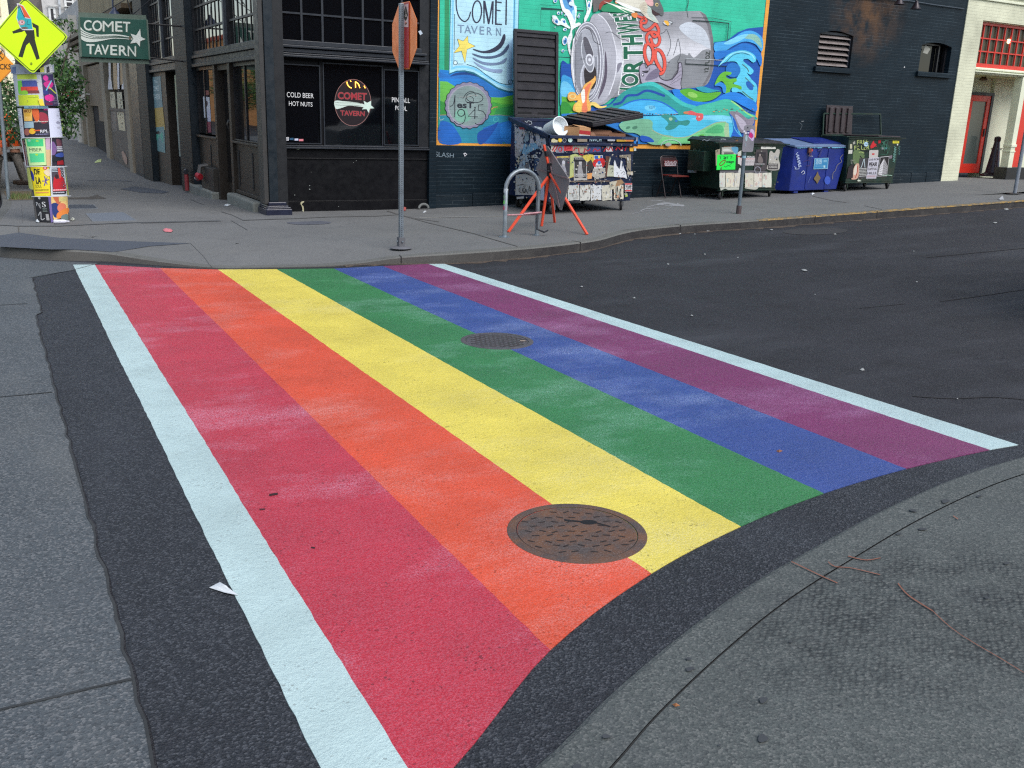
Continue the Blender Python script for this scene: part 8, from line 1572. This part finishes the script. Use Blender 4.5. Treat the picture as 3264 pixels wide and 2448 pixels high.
P.stroke([(446, 792), (870, 795)], 8, (206, 208, 212)); P.stroke([(510, 1218), (925, 1212)], 8, (206, 208, 212)); P.stroke([(390, 392), (835, 383)], 8, (206, 208, 212))
P.build('posters', M_LET, PP)
# pedestrian crossing sign
PD = thing('pedestrian_sign', 'fluorescent yellow green diamond pedestrian sign with a coloured sticker over the figure', 'sign', (.75, 14.7, 2.1))
PY = 14.58; dm = [(950, 522), (918, 560), (500, 1018), (465, 1028), (430, 1010), (-60, 600), (-95, 560), (-98, 520), (-70, 480), (290, 20), (340, -22), (380, -10), (900, 450), (940, 490)]
dm = [(952, 520), (930, 560), (492, 1018), (465, 1028), (425, 1012), (-80, 560), (-108, 520), (-92, 478), (320, -12), (350, -26), (384, -8), (925, 480)]
w = MB(); w.prism([WY(*p, PY) for p in rp(TOPR, dm)], (0, .003, 0)); w.build('sign_plate', mat('sign_edge', (150, 176, 60), .5), PD)
P = Paint(plane_y(PY), TOPR, start=.0005, step=.0003, k=.95)
def shr(pts, f, c=(428, 502)): return [(c[0]+(x-c[0])*f, c[1]+(y-c[1])*f) for x, y in pts]
P.poly(dm, (196, 232, 40)); P.poly(shr(dm, .965), (60, 78, 20)); P.poly(shr(dm, .935), (214, 250, 16))
BK = (44, 48, 38)
P.poly([(170, 445), (300, 388), (350, 430), (310, 450), (188, 475)], BK); P.poly([(450, 315), (545, 365), (548, 525), (515, 515), (505, 400), (465, 380)], BK); P.poly([(340, 420), (480, 420), (492, 530), (490, 560), (420, 600), (412, 600), (370, 640), (318, 812), (258, 796), (322, 600), (376, 490)], BK); P.poly([(412, 598), (488, 540), (560, 825), (515, 845), (440, 650)], BK)
P.poly([(235, 45), (262, 45), (330, 80), (438, 262), (440, 320), (470, 425), (325, 425), (282, 395), (240, 280), (228, 262), (250, 100)], (206, 206, 210)); P.poly([(258, 75), (282, 80), (350, 255), (440, 270), (458, 410), (330, 408), (290, 385), (250, 275), (240, 250)], (44, 170, 176)); P.poly([(262, 62), (325, 90), (432, 262), (350, 240), (300, 110)], (222, 92, 46)); P.poly([(262, 62), (350, 240), (344, 256), (252, 110)], (54, 60, 66)); P.poly([(268, 95), (340, 250), (246, 256)], (44, 170, 180)); P.ell(305, 318, 48, 38, (196, 150, 140)); P.ell(308, 316, 30, 22, (220, 190, 196)); P.ell(312, 312, 13, 12, (150, 70, 80)); P.stroke([(395, 280), (380, 340), (420, 350)], 5, (40, 50, 56)); P.stroke([(365, 262), (365, 405)], 4, (30, 110, 120)); P.poly([(300, 390), (350, 380), (400, 395), (330, 408)], (110, 90, 70), True)
P.ring(440, 898, 15, 17, 4, (70, 80, 30)); P.ell(441, 900, 8, 8, (60, 70, 40)); P.build('symbol', M_LET, PD)
w = MB(); w.box(.70, .86, PY+.01, 14.78, 2.3, 2.34); w.box(.70, .86, PY+.01, 14.78, 2.8, 2.84); w.build('bracket', M_STEEL, PD)
# leftmost post with the orange railway sign
OS = thing('tracks_sign', 'orange diamond sign lettered TRACKS on a thin grey post at the left edge', 'sign', (.46, 19.5, .0))
oy = 19.42; cxy = WY(0, 209, oy); w = MB(); hd = .37
oc = WY(*rp(TOPR, [(-25, 925)])[0], oy); hd = WY(*rp(TOPR, [(228, 925)])[0], oy).x-oc.x
w.prism([oc+Vector((hd, 0, 0)), oc+Vector((0, 0, -hd)), oc+Vector((-hd, 0, 0)), oc+Vector((0, 0, hd))], (0, .004, 0)); w.build('sign_plate', mat('orange_sign_edge', (200, 120, 40), .5), OS)
P = Paint(plane_y(oy), TOPR, start=.0005, step=.0004, k=1.1)
cc = (-25, 925); D_ = [(cc[0]+253, cc[1]), (cc[0], cc[1]+262), (cc[0]-253, cc[1]), (cc[0], cc[1]-262)]
P.poly([(cc[0]+(x-cc[0])*.94, cc[1]+(y-cc[1])*.94) for x, y in D_], (230, 150, 44)); P.ring(-15, 770, 78, 86, 9, (60, 50, 30)); P.text('R', [(5, 730), (42, 730), (42, 772), (5, 772)], (60, 50, 30), .02); P.text('R', [(-70, 730), (-35, 730), (-35, 772), (-70, 772)], (60, 50, 30), .02); P.stroke([(-70, 705), (38, 835)], 14, (60, 50, 30)); P.stroke([(38, 705), (-70, 835)], 14, (60, 50, 30)); P.text('TRACKS', [(-180, 900), (155, 900), (155, 980), (-180, 980)], (56, 46, 30), .02); P.build('symbol', M_LET, OS)
pb = GR(28, 636, .13); pt = WY(4, 230, 19.5); w = MB(); w.tube([(pb.x, pb.y, H(pb.x, pb.y)+.12), (WY(6, 300, 19.5).x, 19.5, 2.9)], .032, 10); w.build('post', mat('post_greyblue', (120, 130, 136), .5, .3), OS, smooth=True)
# ================================================================== TREE, GRASS, PEOPLE, VEHICLE
m, nt, b, pos = base_mat('leaf_green'); 
oi = nt.nodes.new('ShaderNodeAttribute'); oi.attribute_name = 'Col'
nt.links.new(oi.outputs['Color'], b.inputs['Base Color']); b.inputs['Roughness'].default_value = .55; b.inputs['Specular IOR Level'].default_value = .3
M_LEAF = m
rnd = random.Random(15)
TR = thing('street_tree', 'leafy street tree behind the poster pole with drooping narrow leaves', 'tree', (1.35, 22.2, -.05))
w = MB(); base = Vector((1.15, 22.2, H(1.15, 22.2)+.1)); w.tube([base, base+Vector((.03, 0, 1.0)), base+Vector((.1, .05, 2.0)), base+Vector((.25, .05, 3.0)), base+Vector((.3, 0, 4.2))], [.09, .075, .065, .05, .025], 8)
clumps = []
for px, py, r_ in ((178, 62, .12), (205, 70, .13), (232, 82, .12), (205, 130, .1), (222, 150, .12), (158, 190, .3), (165, 215, .35), (192, 215, .32), (215, 232, .3), (176, 250, .4), (205, 262, .34), (236, 262, .22), (182, 300, .4), (215, 305, .34), (246, 292, .2), (190, 340, .36), (222, 345, .3), (252, 335, .18), (200, 385, .3), (226, 398, .22), (178, 372, .3), (214, 425, .14), (150, 340, .3),
                (12, 300, .36), (40, 292, .3), (20, 345, .38), (50, 350, .3), (28, 400, .3), (8, 420, .22), (60, 410, .3), (58, 320, .3), (110, 320, .4), (110, 200, .4), (110, 100, .4), (80, 400, .3), (62, 440, .2), (236, 205, .14), (150, 280, .3), (6, 268, .2)):
    clumps.append((WY(px, py, 22.2+rnd.uniform(-.8, .8)), r_))
for c, r_ in clumps[::2]: w.tube([base+Vector((.15, .03, 2.0+.3*rnd.random())), (base+c)/2+Vector((.1, 0, .6)), c], [.03, .02, .008], 5)
w.build('trunk', mat('bark', (84, 76, 66), .9, na=.3, ns=20), TR, smooth=True)
V, F_, C_ = [], [], []
for c, r_ in clumps:
    tone = rnd.uniform(.6, 1.25)
    for _ in range(int(115*(r_/.3)**2)):
        d = Vector((rnd.gauss(0, 1), rnd.gauss(0, 1), rnd.gauss(0, 1))).normalized()*r_*1.15*rnd.random()**.45; p = c+d
        u = Vector((rnd.uniform(-1, 1), rnd.uniform(-.6, .6), rnd.uniform(-1.3, .25))).normalized(); s_ = u.cross(Vector((rnd.uniform(-1, 1), rnd.uniform(-1, 1), rnd.uniform(0, 1)))).normalized()
        L_ = rnd.uniform(.07, .13); W_ = L_*.2; n0 = len(V); V += [p, p+u*L_*.5+s_*W_, p+u*L_, p+u*L_*.5-s_*W_]; F_.append((n0, n0+1, n0+2, n0+3))
        k = tone*rnd.uniform(.65, 1.35); col = rnd.choice(((.05, .12, .035), (.06, .14, .035), (.045, .10, .045), (.10, .20, .05)))
        C_ += [(col[0]*k, col[1]*k, col[2]*k, 1)]*4
me = bpy.data.meshes.new('crown'); me.from_pydata([tuple(v) for v in V], [], F_); at = me.color_attributes.new('Col', 'FLOAT_COLOR', 'CORNER'); at.data.foreach_set('color', [x for c in C_ for x in c]); link('crown', me, M_LEAF, TR)
V, F_, C_ = [], [], []
for _ in range(900):
    x, y = rnd.uniform(.45, 1.15), rnd.gauss(19.75, .28); y = max(19.2, min(21.5, y)); z = walk_h(x, y); a = rnd.uniform(0, 6.3); h = rnd.uniform(.03, .11); n0 = len(V)
    V += [(x-.006*math.cos(a), y-.006*math.sin(a), z), (x+.006*math.cos(a), y+.006*math.sin(a), z), (x+rnd.uniform(-.04, .04), y+rnd.uniform(-.04, .04), z+h)]; F_.append((n0, n0+1, n0+2)); C_ += [rnd.choice(((.10, .17, .04, 1), (.16, .17, .06, 1), (.07, .13, .04, 1), (.22, .18, .08, 1)))]*3
me = bpy.data.meshes.new('grass'); me.from_pydata(V, [], F_); at = me.color_attributes.new('Col', 'FLOAT_COLOR', 'CORNER'); at.data.foreach_set('color', [x for c in C_ for x in c]); g = link('grass', me, M_LEAF); props(g, 'short patchy grass around the foot of the thin grey post', 'grass', None, 'stuff')
sheet('planting_strip', [(.42, 19.1), (1.25, 19.2), (1.2, 21.9), (.42, 21.9)], lambda x, y: walk_h(x, y)+.006, mat('strip_soil', (104, 92, 74), .95, na=.25, ns=10), .5)

for k, (x, y, lb) in enumerate(((-13.2, 72, 'broad street tree across the left street, mirrored in the tavern transom'), (-13.0, 84, 'second mirrored tree, before the orange building'))):
    r = TR.copy(); COL.objects.link(r); r.location = (x+1.3, y, -.3); r.scale = (2.6, 2.6, 1.9); r['label'] = lb; r['group'] = 'trees mirrored in the windows'
    for ch in list(TR.children): c = ch.copy(); COL.objects.link(c); c.parent = r
def skin(name, joints, bones, m, parent, sub=2):
    me = bpy.data.meshes.new(name); keys = list(joints); me.from_pydata([tuple(joints[k][0]) for k in keys], [(keys.index(a), keys.index(b)) for a, b in bones], [])
    o = bpy.data.objects.new(name, me); COL.objects.link(o); s_ = o.modifiers.new('skin', 'SKIN'); me.skin_vertices  # radii per joint
    for i, k in enumerate(keys): r_ = joints[k][1]; me.skin_vertices[0].data[i].radius = r_ if isinstance(r_, tuple) else (r_, r_); me.skin_vertices[0].data[i].use_root = (i == 0)
    if sub: q = o.modifiers.new('sub', 'SUBSURF'); q.levels = sub; q.render_levels = sub
    dg = bpy.context.evaluated_depsgraph_get(); dg.update(); ne = bpy.data.meshes.new_from_object(o.evaluated_get(dg)); bpy.data.objects.remove(o)
    for p in ne.polygons: p.use_smooth = True
    ne.name = name; ne.materials.clear(); return link(name, ne, m, parent)
M_SKIN = mat('skin', (176, 128, 104), .6, na=.05); M_HIVIS = mat('hi_vis_orange', (255, 96, 30), .6, na=.06); M_HIY = mat('hi_vis_yellow', (206, 226, 90), .6, na=.06); M_SILV = mat('reflective_tape', (190, 186, 180), .3, na=.05); M_PANTS = mat('grey_work_trousers', (150, 144, 136), .85, na=.12); M_BOOT = mat('work_boot', (70, 56, 46), .7); M_SHIRT = mat('dark_shirt', (44, 42, 50), .8)
def worker(label, Y, J, cat='person', hat=True):
    """J: pixel positions of the joints on the vertical plane at distance Y, with a depth offset"""
    P3 = {k: WY(x, y, Y+dy) for k, (x, y, dy) in J.items()}
    root = thing('person', label, cat, (P3['foot_l'].x, Y, P3['foot_l'].z))
    R_ = {'hip': (.15, .12), 'waist': (.14, .11), 'chest': (.17, .125), 'neck': .055, 'head0': .078, 'head1': .10, 'head2': .085, 'sh_l': .062, 'sh_r': .062, 'el_l': .045, 'el_r': .045, 'wr_l': .032, 'wr_r': .032, 'thigh_l': .095, 'thigh_r': .095, 'knee_l': .065, 'knee_r': .065, 'ank_l': .045, 'ank_r': .045, 'foot_l': .045, 'foot_r': .045}
    B_ = [('hip', 'waist'), ('waist', 'chest'), ('chest', 'neck'), ('neck', 'head0'), ('head0', 'head1'), ('head1', 'head2'), ('chest', 'sh_l'), ('chest', 'sh_r'), ('sh_l', 'el_l'), ('sh_r', 'el_r'), ('el_l', 'wr_l'), ('el_r', 'wr_r'), ('hip', 'thigh_l'), ('hip', 'thigh_r'), ('thigh_l', 'knee_l'), ('thigh_r', 'knee_r'), ('knee_l', 'ank_l'), ('knee_r', 'ank_r'), ('ank_l', 'foot_l'), ('ank_r', 'foot_r')]
    JJ = {k: (P3[k], R_[k]) for k in ['hip']+[k for k in P3 if k != 'hip']}
    for s_ in 'lr':      # five fingers on each hand
        wv = P3['wr_'+s_]; d = (wv-P3['el_'+s_]).normalized(); sd_ = d.cross(Vector((.3, 1, 0))).normalized(); JJ['palm_'+s_] = (wv+d*.06, .03); B_.append(('wr_'+s_, 'palm_'+s_))
        for i in range(5):
            t = i/4-.5; b0 = wv+d*(.085 if i else .05)+sd_*t*.07; JJ['f%d%s' % (i, s_)] = (b0, .011); JJ['g%d%s' % (i, s_)] = (b0+d*(.06 if 0 < i < 4 else .045)+sd_*t*.03, .008); B_ += [('palm_'+s_, 'f%d%s' % (i, s_)), ('f%d%s' % (i, s_), 'g%d%s' % (i, s_))]
    skin('body', JJ, B_, M_SKIN, root)
    def sub(keys, bones, k, m, nm): skin(nm, {q: (P3[q], tuple(v*k for v in (R_[q] if isinstance(R_[q], tuple) else (R_[q],)*2))) for q in keys}, bones, m, root)
    sub(['hip', 'thigh_l', 'thigh_r', 'knee_l', 'knee_r', 'ank_l', 'ank_r'], [('hip', 'thigh_l'), ('hip', 'thigh_r'), ('thigh_l', 'knee_l'), ('thigh_r', 'knee_r'), ('knee_l', 'ank_l'), ('knee_r', 'ank_r')], 1.28, M_PANTS, 'trousers')
    sub(['hip', 'waist', 'chest', 'sh_l', 'sh_r'], [('hip', 'waist'), ('waist', 'chest'), ('chest', 'sh_l'), ('chest', 'sh_r')], 1.2, M_HIVIS, 'vest')
    sub(['sh_l', 'el_l', 'wr_l'], [('sh_l', 'el_l'), ('el_l', 'wr_l')], 1.25, M_SHIRT, 'sleeve'); sub(['sh_r', 'el_r', 'wr_r'], [('sh_r', 'el_r'), ('el_r', 'wr_r')], 1.25, M_HIVIS, 'sleeve')
    for a, b__, f in (('hip', 'waist', .5), ('waist', 'chest', .6)):
        c = P3[a].lerp(P3[b__], f); d = (P3[b__]-P3[a]).normalized(); w = MB(); e1 = d.cross(Vector((0, 1, 0))).normalized(); e2 = e1.cross(d); rr = .205; n = 20; vs = []
        for h in (-.028, .028): vs += [c+d*h+e1*rr*math.cos(2*math.pi*k/n)+e2*rr*.82*math.sin(2*math.pi*k/n) for k in range(n)]
        w.add(vs, [(k, (k+1) % n, n+(k+1) % n, n+k) for k in range(n)]); w.build('reflective_band', M_SILV, root, smooth=True)
    for s_ in 'lr': w = MB(); a = P3['ank_'+s_]; f = P3['foot_'+s_]; d = (f-a); d.z = 0; d = d.normalized(); z0 = walk_h(a.x, a.y); w.hexa([Vector((p.x, p.y, z)) for z in (z0+.005, z0+.11) for p in (a-d*.07+Vector((0, -.05, 0)), a+d*.2+Vector((0, -.045, 0)), a+d*.2+Vector((0, .045, 0)), a-d*.07+Vector((0, .05, 0)))]); w.build('boot', M_BOOT, root, bevel=.03)
    if hat:
        c = P3['head2']; w = MB(); w.lathe([(.165, -.02), (.16, .0), (.125, .005), (.12, .05), (.09, .10), (.04, .125), (0, .13)], c-Vector((0, 0, .0)), 18); w.build('hard_hat', M_HIVIS, root, smooth=True)
    # face: eyes, nose, mouth, ears on the side turned away from the pole
    hd = P3['head1']; fd = (P3['head1']-P3['sh_r']); fd = Vector((-.9, -.3, 0)).normalized(); sx = Vector((-fd.y, fd.x, 0))
    w = MB()
    for s_ in (-1, 1): w.lathe([(0, .008), (.012, .004), (.012, -.004), (0, -.008)], hd+fd*.085+sx*.032*s_+Vector((0, 0, .015)), 8)
    w.build('eyes', M_DARK, root); w = MB(); w.hexa([hd+fd*.085+sx*.015*a+Vector((0, 0, -.03)) for a in (-1, 1)]+[hd+fd*.12+sx*.008*a+Vector((0, 0, -.03)) for a in (1, -1)]+[hd+fd*.085+sx*.008*a+Vector((0, 0, .02)) for a in (-1, 1)]+[hd+fd*.095+sx*.005*a+Vector((0, 0, .02)) for a in (1, -1)]); w.build('nose', M_SKIN, root, bevel=.003)
    w = MB(); w.bar(hd+fd*.088-sx*.022+Vector((0, 0, -.052)), hd+fd*.088+sx*.022+Vector((0, 0, -.052)), .008); w.build('mouth', mat('lips', (140, 80, 76), .6), root)
    for s_ in (-1, 1): w = MB(); w.lathe([(0, .012), (.022, .006), (.022, -.006), (0, -.012)], hd+sx*.09*s_, 8); w.build('ear', M_SKIN, root)
    return root
worker('road worker in orange vest and hard hat leaning left behind the poster pole', 24.4,
       dict(hip=(47, 482, 0), waist=(42, 458, 0), chest=(36, 428, 0), neck=(29, 406, 0), head0=(26, 397, 0), head1=(22, 388, 0), head2=(20, 381, 0), sh_l=(44, 414, .16), sh_r=(32, 415, -.17), el_l=(40, 440, .2), el_r=(24, 440, -.25), wr_l=(26, 456, .1), wr_r=(12, 452, -.3), thigh_l=(53, 496, .09), thigh_r=(50, 496, -.09), knee_l=(62, 536, .1), knee_r=(68, 538, -.1), ank_l=(72, 576, .1), ank_r=(84, 582, -.1), foot_l=(64, 582, .1), foot_r=(76, 588, -.1)))
worker('second road worker in orange, cut off by the left edge of the view', 23.2,
       dict(hip=(-16, 486, 0), waist=(-16, 462, 0), chest=(-15, 430, 0), neck=(-14, 404, 0), head0=(-14, 394, 0), head1=(-14, 384, 0), head2=(-14, 376, 0), sh_l=(-32, 414, .1), sh_r=(2, 414, -.1), el_l=(-34, 446, .1), el_r=(5, 446, -.1), wr_l=(-32, 474, 0), wr_r=(2, 474, -.2), thigh_l=(-23, 500, 0), thigh_r=(-9, 500, 0), knee_l=(-24, 544, 0), knee_r=(-8, 544, 0), ank_l=(-24, 590, 0), ank_r=(-8, 590, 0), foot_l=(-26, 596, -.12), foot_r=(-8, 596, -.12)))
# parked truck at the left edge
tz = H(-.8, 23); TK = thing('parked_truck', 'dark red and white work truck parked at the kerb at the left edge', 'truck', (-.7, 23, tz))
mr = mat('truck_dark_red', (72, 30, 34), .35, .1); mw = mat('truck_white', (180, 184, 180), .4)
w = MB(); w.box(-1.75, .30, 20.8, 24.8, tz+.78, tz+1.28); w.build('body', mr, TK, bevel=.05)
w = MB(); w.box(-1.75, .31, 20.75, 24.8, tz+.50, tz+.775); w.build('bumper', mw, TK, bevel=.03); w = MB(); w.box(-1.6, .2, 24.85, 26.6, tz+.5, tz+2.1); w.build('cab', mw, TK, bevel=.1)
w = MB(); w.box(-1.5, .1, 24.83, 24.845, tz+1.4, tz+1.95); w.build('window', M_GLASS, TK); w = MB(); w.box(.18, .27, 20.72, 20.745, tz+.9, tz+1.15); w.build('tail_light', mat('tail_red', (180, 30, 30), .3), TK)
for x_ in (-1.5, .12):
    for y_ in (21.7, 25.7): w = MB(); w.lathe([(.2, -.11), (.36, -.11), (.38, -.08), (.38, .08), (.36, .11), (.2, .11)], (x_, y_, tz+.38), 24, 0, 'x'); wh = w.build('wheel', M_RUBBER, TK, smooth=True); w = MB(); w.lathe([(.19, -.05), (.19, .05)], (x_, y_, tz+.38), 16, 0, 'x'); w.build('rim', M_STEEL, wh)

# ================================================================== MARKS AND LITTER
KV = .9
SM = Paint(walk_map(), (2060, 300, 4.424), start=.0, step=.0001, k=.9)
for pts, w_ in (([(0, 1600), (160, 1560), (300, 1570), (540, 1580)], 10), ([(150, 1560), (280, 1540), (430, 1565), (530, 1575)], 26), ([(50, 1500), (160, 1500), (260, 1515)], 9), ([(300, 1530), (360, 1590), (240, 1640)], 6), ([(-200, 1690), (0, 1650), (200, 1640)], 5), ([(430, 1540), (500, 1580)], 16)): SM.stroke(pts, w_, (150, 150, 152), True)
SM.reg = (1580, 300, 4.424); SM.stroke([(2040, 1650), (2120, 1620), (2300, 1610)], 8, (160, 160, 162), True)
SM.build('chalk_spill', painted_mat('chalk', .95)).__setitem__('kind', 'structure')
nm = lambda x, y, o: (lambda p: Vector((p.x, p.y, near_h(p.x, p.y)+.0015+o)))(GR(x, y, .035))
SM = Paint(nm, (1632, 1200, 1.329), start=.0, step=.0001, maxlen=40, k=.8); OC = (160, 104, 84)
for pts, w_ in (([(1185, 775), (1300, 830), (1380, 868)], 3.5), ([(1425, 752), (1500, 770), (1562, 762)], 3.5), ([(1340, 776), (1370, 796), (1440, 804), (1560, 836)], 3), ([(1635, 875), (1680, 930), (1780, 1000)], 4.5), ([(1780, 1000), (1900, 1110), (2169, 1280)], 2.5), ([(1870, 585), (1890, 600)], 3)): SM.stroke(pts, w_, OC, True)
SM.build('survey_marking', painted_mat('spray_chalk', .95, var=.4)).__setitem__('kind', 'structure')
SM = Paint(nm, (1632, 1200, 1.329), start=.0, step=.0001, k=.9); GC_ = (70, 73, 76)
for x, y, a, b_ in ((755, 1228, 24, 12), (1065, 1368, 24, 18), (400, 1512, 24, 12), (275, 1642, 26, 18), (1062, 1535, 28, 26), (1838, 520, 22, 12), (2095, 800, 16, 7), (750, 1185, 16, 8), (1740, 640, 24, 8), (1640, 660, 14, 6), (1390, 1400, 9, 6), (880, 1560, 9, 7), (1700, 560, 20, 7), (2010, 950, 14, 7), (1980, 500, 16, 6), (1180, 1120, 10, 5)): SM.ell(x, y, a*.75, b_*.7, GC_, rnd.uniform(-.3, .3), n=14, amp=.12, lobes=3)
SM.build('gum_stains', painted_mat('gum', .9)).__setitem__('kind', 'structure')
rm = lambda x, y, o: (lambda p: Vector((p.x, p.y, H(p.x, p.y)+.005+o)))(GR(x, y, 0))
SM = Paint(rm, (1632, 600, 1.355), start=.0, step=.0001, maxlen=60, k=.8)
for pts, w_ in (([(1730, 900), (1900, 910), (2100, 905), (2330, 930)], 3), ([(1790, 300), (1950, 285), (2230, 258)], 2), ([(1850, 490), (2000, 470), (2230, 436)], 2.5), ([(1500, 520), (1700, 500)], 1.5)): SM.stroke(pts, w_, (52, 50, 52), True)
SM.build('road_cracks', painted_mat('crack', .95)).__setitem__('kind', 'structure')
def scrap(name, label, reg, pts, col, hgt, cat, mp=walk_map(), h=.004, group='litter on the ground', seed=1):
    r = random.Random(seed); q = [mp(*p, 0) for p in rp(reg, pts)]; c = sum(q, Vector())/len(q); n = len(q); w = MB(); mid = []
    vs = [p+Vector((0, 0, r.uniform(.2, 1)*hgt*.5)) for p in q]+[c+Vector((0, 0, hgt))]+[p.lerp(c, .5)+Vector((0, 0, r.uniform(.2, 1.1)*hgt)) for p in q]
    f = []
    for i in range(n): j = (i+1) % n; f += [(i, j, n+1+j, n+1+i), (n+1+i, n+1+j, n)]
    b0 = len(vs); vs += [v-Vector((0, 0, h)) for v in vs]; f += [tuple(reversed([k+b0 for k in g_])) for g_ in f]+[(i, i+b0, (i+1) % n+b0, (i+1) % n) for i in range(n)]
    w.add(vs, f); return props(w.build(name, mat('scrap%d_%d_%d' % tuple(col), col, .6, na=.08, ns=20), None, origin=True), label, cat, group)
WL = (206, 210, 212); R3 = (1632, 600, 1.355); Z1 = (0, 800, 1.0067); RM = rm
scrap('paper_scrap', 'white triangular paper scrap touching the left white crosswalk line', Z1, [(672, 1086), (706, 1073), (735, 1092), (766, 1112), (720, 1104)], WL, .022, 'paper scrap', RM, .001)
scrap('candy_wrapper', 'red and white wrapper lying in the middle of the corner pavement', L5, [(1640, 268), (1660, 258), (1720, 262), (1740, 275), (1725, 290), (1660, 286)], (206, 120, 126), .03, 'wrapper')
c_ = walk_map()(*rp(L5, [(622, 203)])[0], 0); w = MB(); w.lathe([(0, -.10), (.028, -.10), (.03, -.08), (.03, .03), (.012, .075), (.012, .10), (0, .10)], c_+Vector((0, 0, .031)), 14, 0, 'x'); props(w.build('plastic_bottle', mat('clear_plastic', (196, 194, 204), .15, na=.15), None, smooth=True, origin=True), 'clear plastic bottle lying against the foot of the poster pole', 'bottle', 'litter on the ground')
scrap('paper_scrap', 'crumpled white paper left of the poster pole foot', L5, [(360, 180), (380, 165), (400, 175), (395, 194), (368, 192)], WL, .05, 'paper scrap')
scrap('paper_scrap', 'crumpled paper right of the poster pole foot', L5, [(706, 165), (735, 148), (755, 165), (735, 176)], (196, 198, 186), .04, 'paper scrap')
scrap('yellow_paper', 'pale yellow paper lying near the doorways on the left pavement', L2, [(1332, 745), (1380, 712), (1430, 698), (1425, 740), (1350, 750)], (206, 220, 150), .03, 'paper scrap')
scrap('paper_scrap', 'white napkin beside the concrete step under the shop window', C4, [(1168, 1352), (1215, 1340), (1268, 1352), (1225, 1362)], WL, .03, 'napkin')
scrap('banana_peel', 'yellow peel in the tavern doorway', C4, [(1145, 1245), (1165, 1180), (1182, 1190), (1165, 1250)], (196, 170, 90), .05, 'peel')
scrap('paper_cup', 'flattened red and grey cup against the black shopfront', B6, [(1745, 1265), (1790, 1262), (1785, 1305), (1750, 1302)], (176, 90, 84), .05, 'cup')
scrap('paper_scrap', 'folded white paper on the pavement by the corner of the mural wall', B6, [(2000, 1320), (2030, 1300), (2050, 1306), (2020, 1324)], WL, .02, 'paper scrap')
scrap('plastic_bag', 'crumpled white bag on the kerb near the round grey post', (2864, 300, 4.1475), [(1310, 1395), (1360, 1375), (1372, 1355), (1395, 1400), (1340, 1405)], (160, 162, 166), .04, 'bag')
scrap('paper_scrap', 'scrap of paper in front of the blue dumpster', G4, [(585, 1412), (620, 1400), (648, 1412), (610, 1425)], WL, .03, 'paper scrap')
for k, (x, y, s_, lb) in enumerate(((842, 185, 14, 'largest white paper in the gutter below the short sign post'), (725, 198, 7, None), (1262, 357, 17, 'flat white paper in the middle of the side street'), (527, 477, 9, 'white scrap just beyond the far half of the right white line'), (1512, 788, 13, 'white napkin scrap nearest the right white line'), (2086, 151, 12, 'white scrap on the road towards the far right kerb'), (2134, 92, 14, 'flat white card close to the far right kerb'), (1394, 200, 9, None), (1748, 407, 6, None), (674, 330, 8, None), (776, 553, 8, None), (1120, 181, 9, None), (789, 200, 5, None), (975, 301, 5, None), (832, 287, 6, None), (300, 428, 8, None), (1735, 274, 5, None), (1923, 914, 5, None), (1308, 461, 4, None))):
    scrap('paper_scrap', lb or 'tiny pale scrap scattered on the dark side street', R3, [(x-s_*.8, y), (x-s_*.3, y-s_*.22), (x+s_*.5, y-s_*.2), (x+s_*.8, y+s_*.1), (x, y+s_*.22)], (150, 152, 150), .006+.0006*s_, 'paper scrap', RM, .001, 'small scraps on the side street' if not lb else 'litter on the ground', k)
for k, (x, y) in enumerate(((878, 788), (842, 836), (1005, 960))):
    p = RM(*rp(Z1, [(x, y)])[0], .004); w = MB(); L_ = (.02, .012, .006)[k]; w.bar(p+Vector((-L_, .004*k, .003)), p+Vector((L_, -.003*k, .003)), .008 if k == 0 else .004); props(w.build('twig', mat('twig_dark', (50, 40, 44), .6), None, origin=True), ['dark plastic stub lying on the middle of the red stripe', 'short brown twig below the dark stub on the red stripe', 'tiny twig low on the red stripe near the viewer'][k], 'debris', 'debris on the stripes')
scrap('dry_leaf', 'small brown leaf on the blue stripe near the kerb', (1632, 1200, 1.329), [(1118, 320), (1132, 316), (1146, 322), (1130, 327)], (130, 84, 60), .012, 'leaf', rm, .001)
scrap('dry_leaf', 'orange brown leaf on the near pavement by the kerb joint', (1632, 1200, 1.329), [(680, 1380), (695, 1381), (712, 1389), (692, 1390)], (150, 96, 56), .01, 'leaf', nm, .001)

VN = thing('parked_van', 'white van parked in the side street just outside the view, faintly mirrored in the shopfront', 'van', (10.9, 4.3, H(10.9, 4.3)))
vz = H(10.9, 4.3); w = MB(); w.prism([(8.95, 3.4, vz+.4), (13.6, 3.4, vz+.4), (13.6, 3.4, vz+2.0), (10.2, 3.4, vz+2.0), (9.55, 3.4, vz+1.25), (8.95, 3.4, vz+1.1)], (0, 1.75, 0)); w.build('body', mat('van_white', (206, 208, 206), .3, na=.04), VN, bevel=.06)
w = MB(); w.slab([(9.63, 5.156, vz+1.3), (10.6, 5.156, vz+1.3), (10.6, 5.156, vz+1.85), (10.22, 5.156, vz+1.85)], (0, .01, 0)); w.build('window', M_GLASS, VN); w = MB(); w.box(8.93, 8.95, 4.8, 5.1, vz+.75, vz+.95); w.build('headlight', mat('lamp_clear', (200, 200, 196), .15), VN)
for x_ in (9.9, 12.7):
    for y_ in (3.55, 5.02): w = MB(); w.lathe([(.2, -.1), (.34, -.1), (.35, -.07), (.35, .07), (.34, .1), (.2, .1)], (x_, y_, vz+.35), 24, 0, 'y'); wh = w.build('wheel', M_RUBBER, VN, smooth=True); w = MB(); w.lathe([(.19, -.09), (.19, .09)], (x_, y_, vz+.35), 16, 0, 'y'); w.build('rim', M_STEEL, wh)
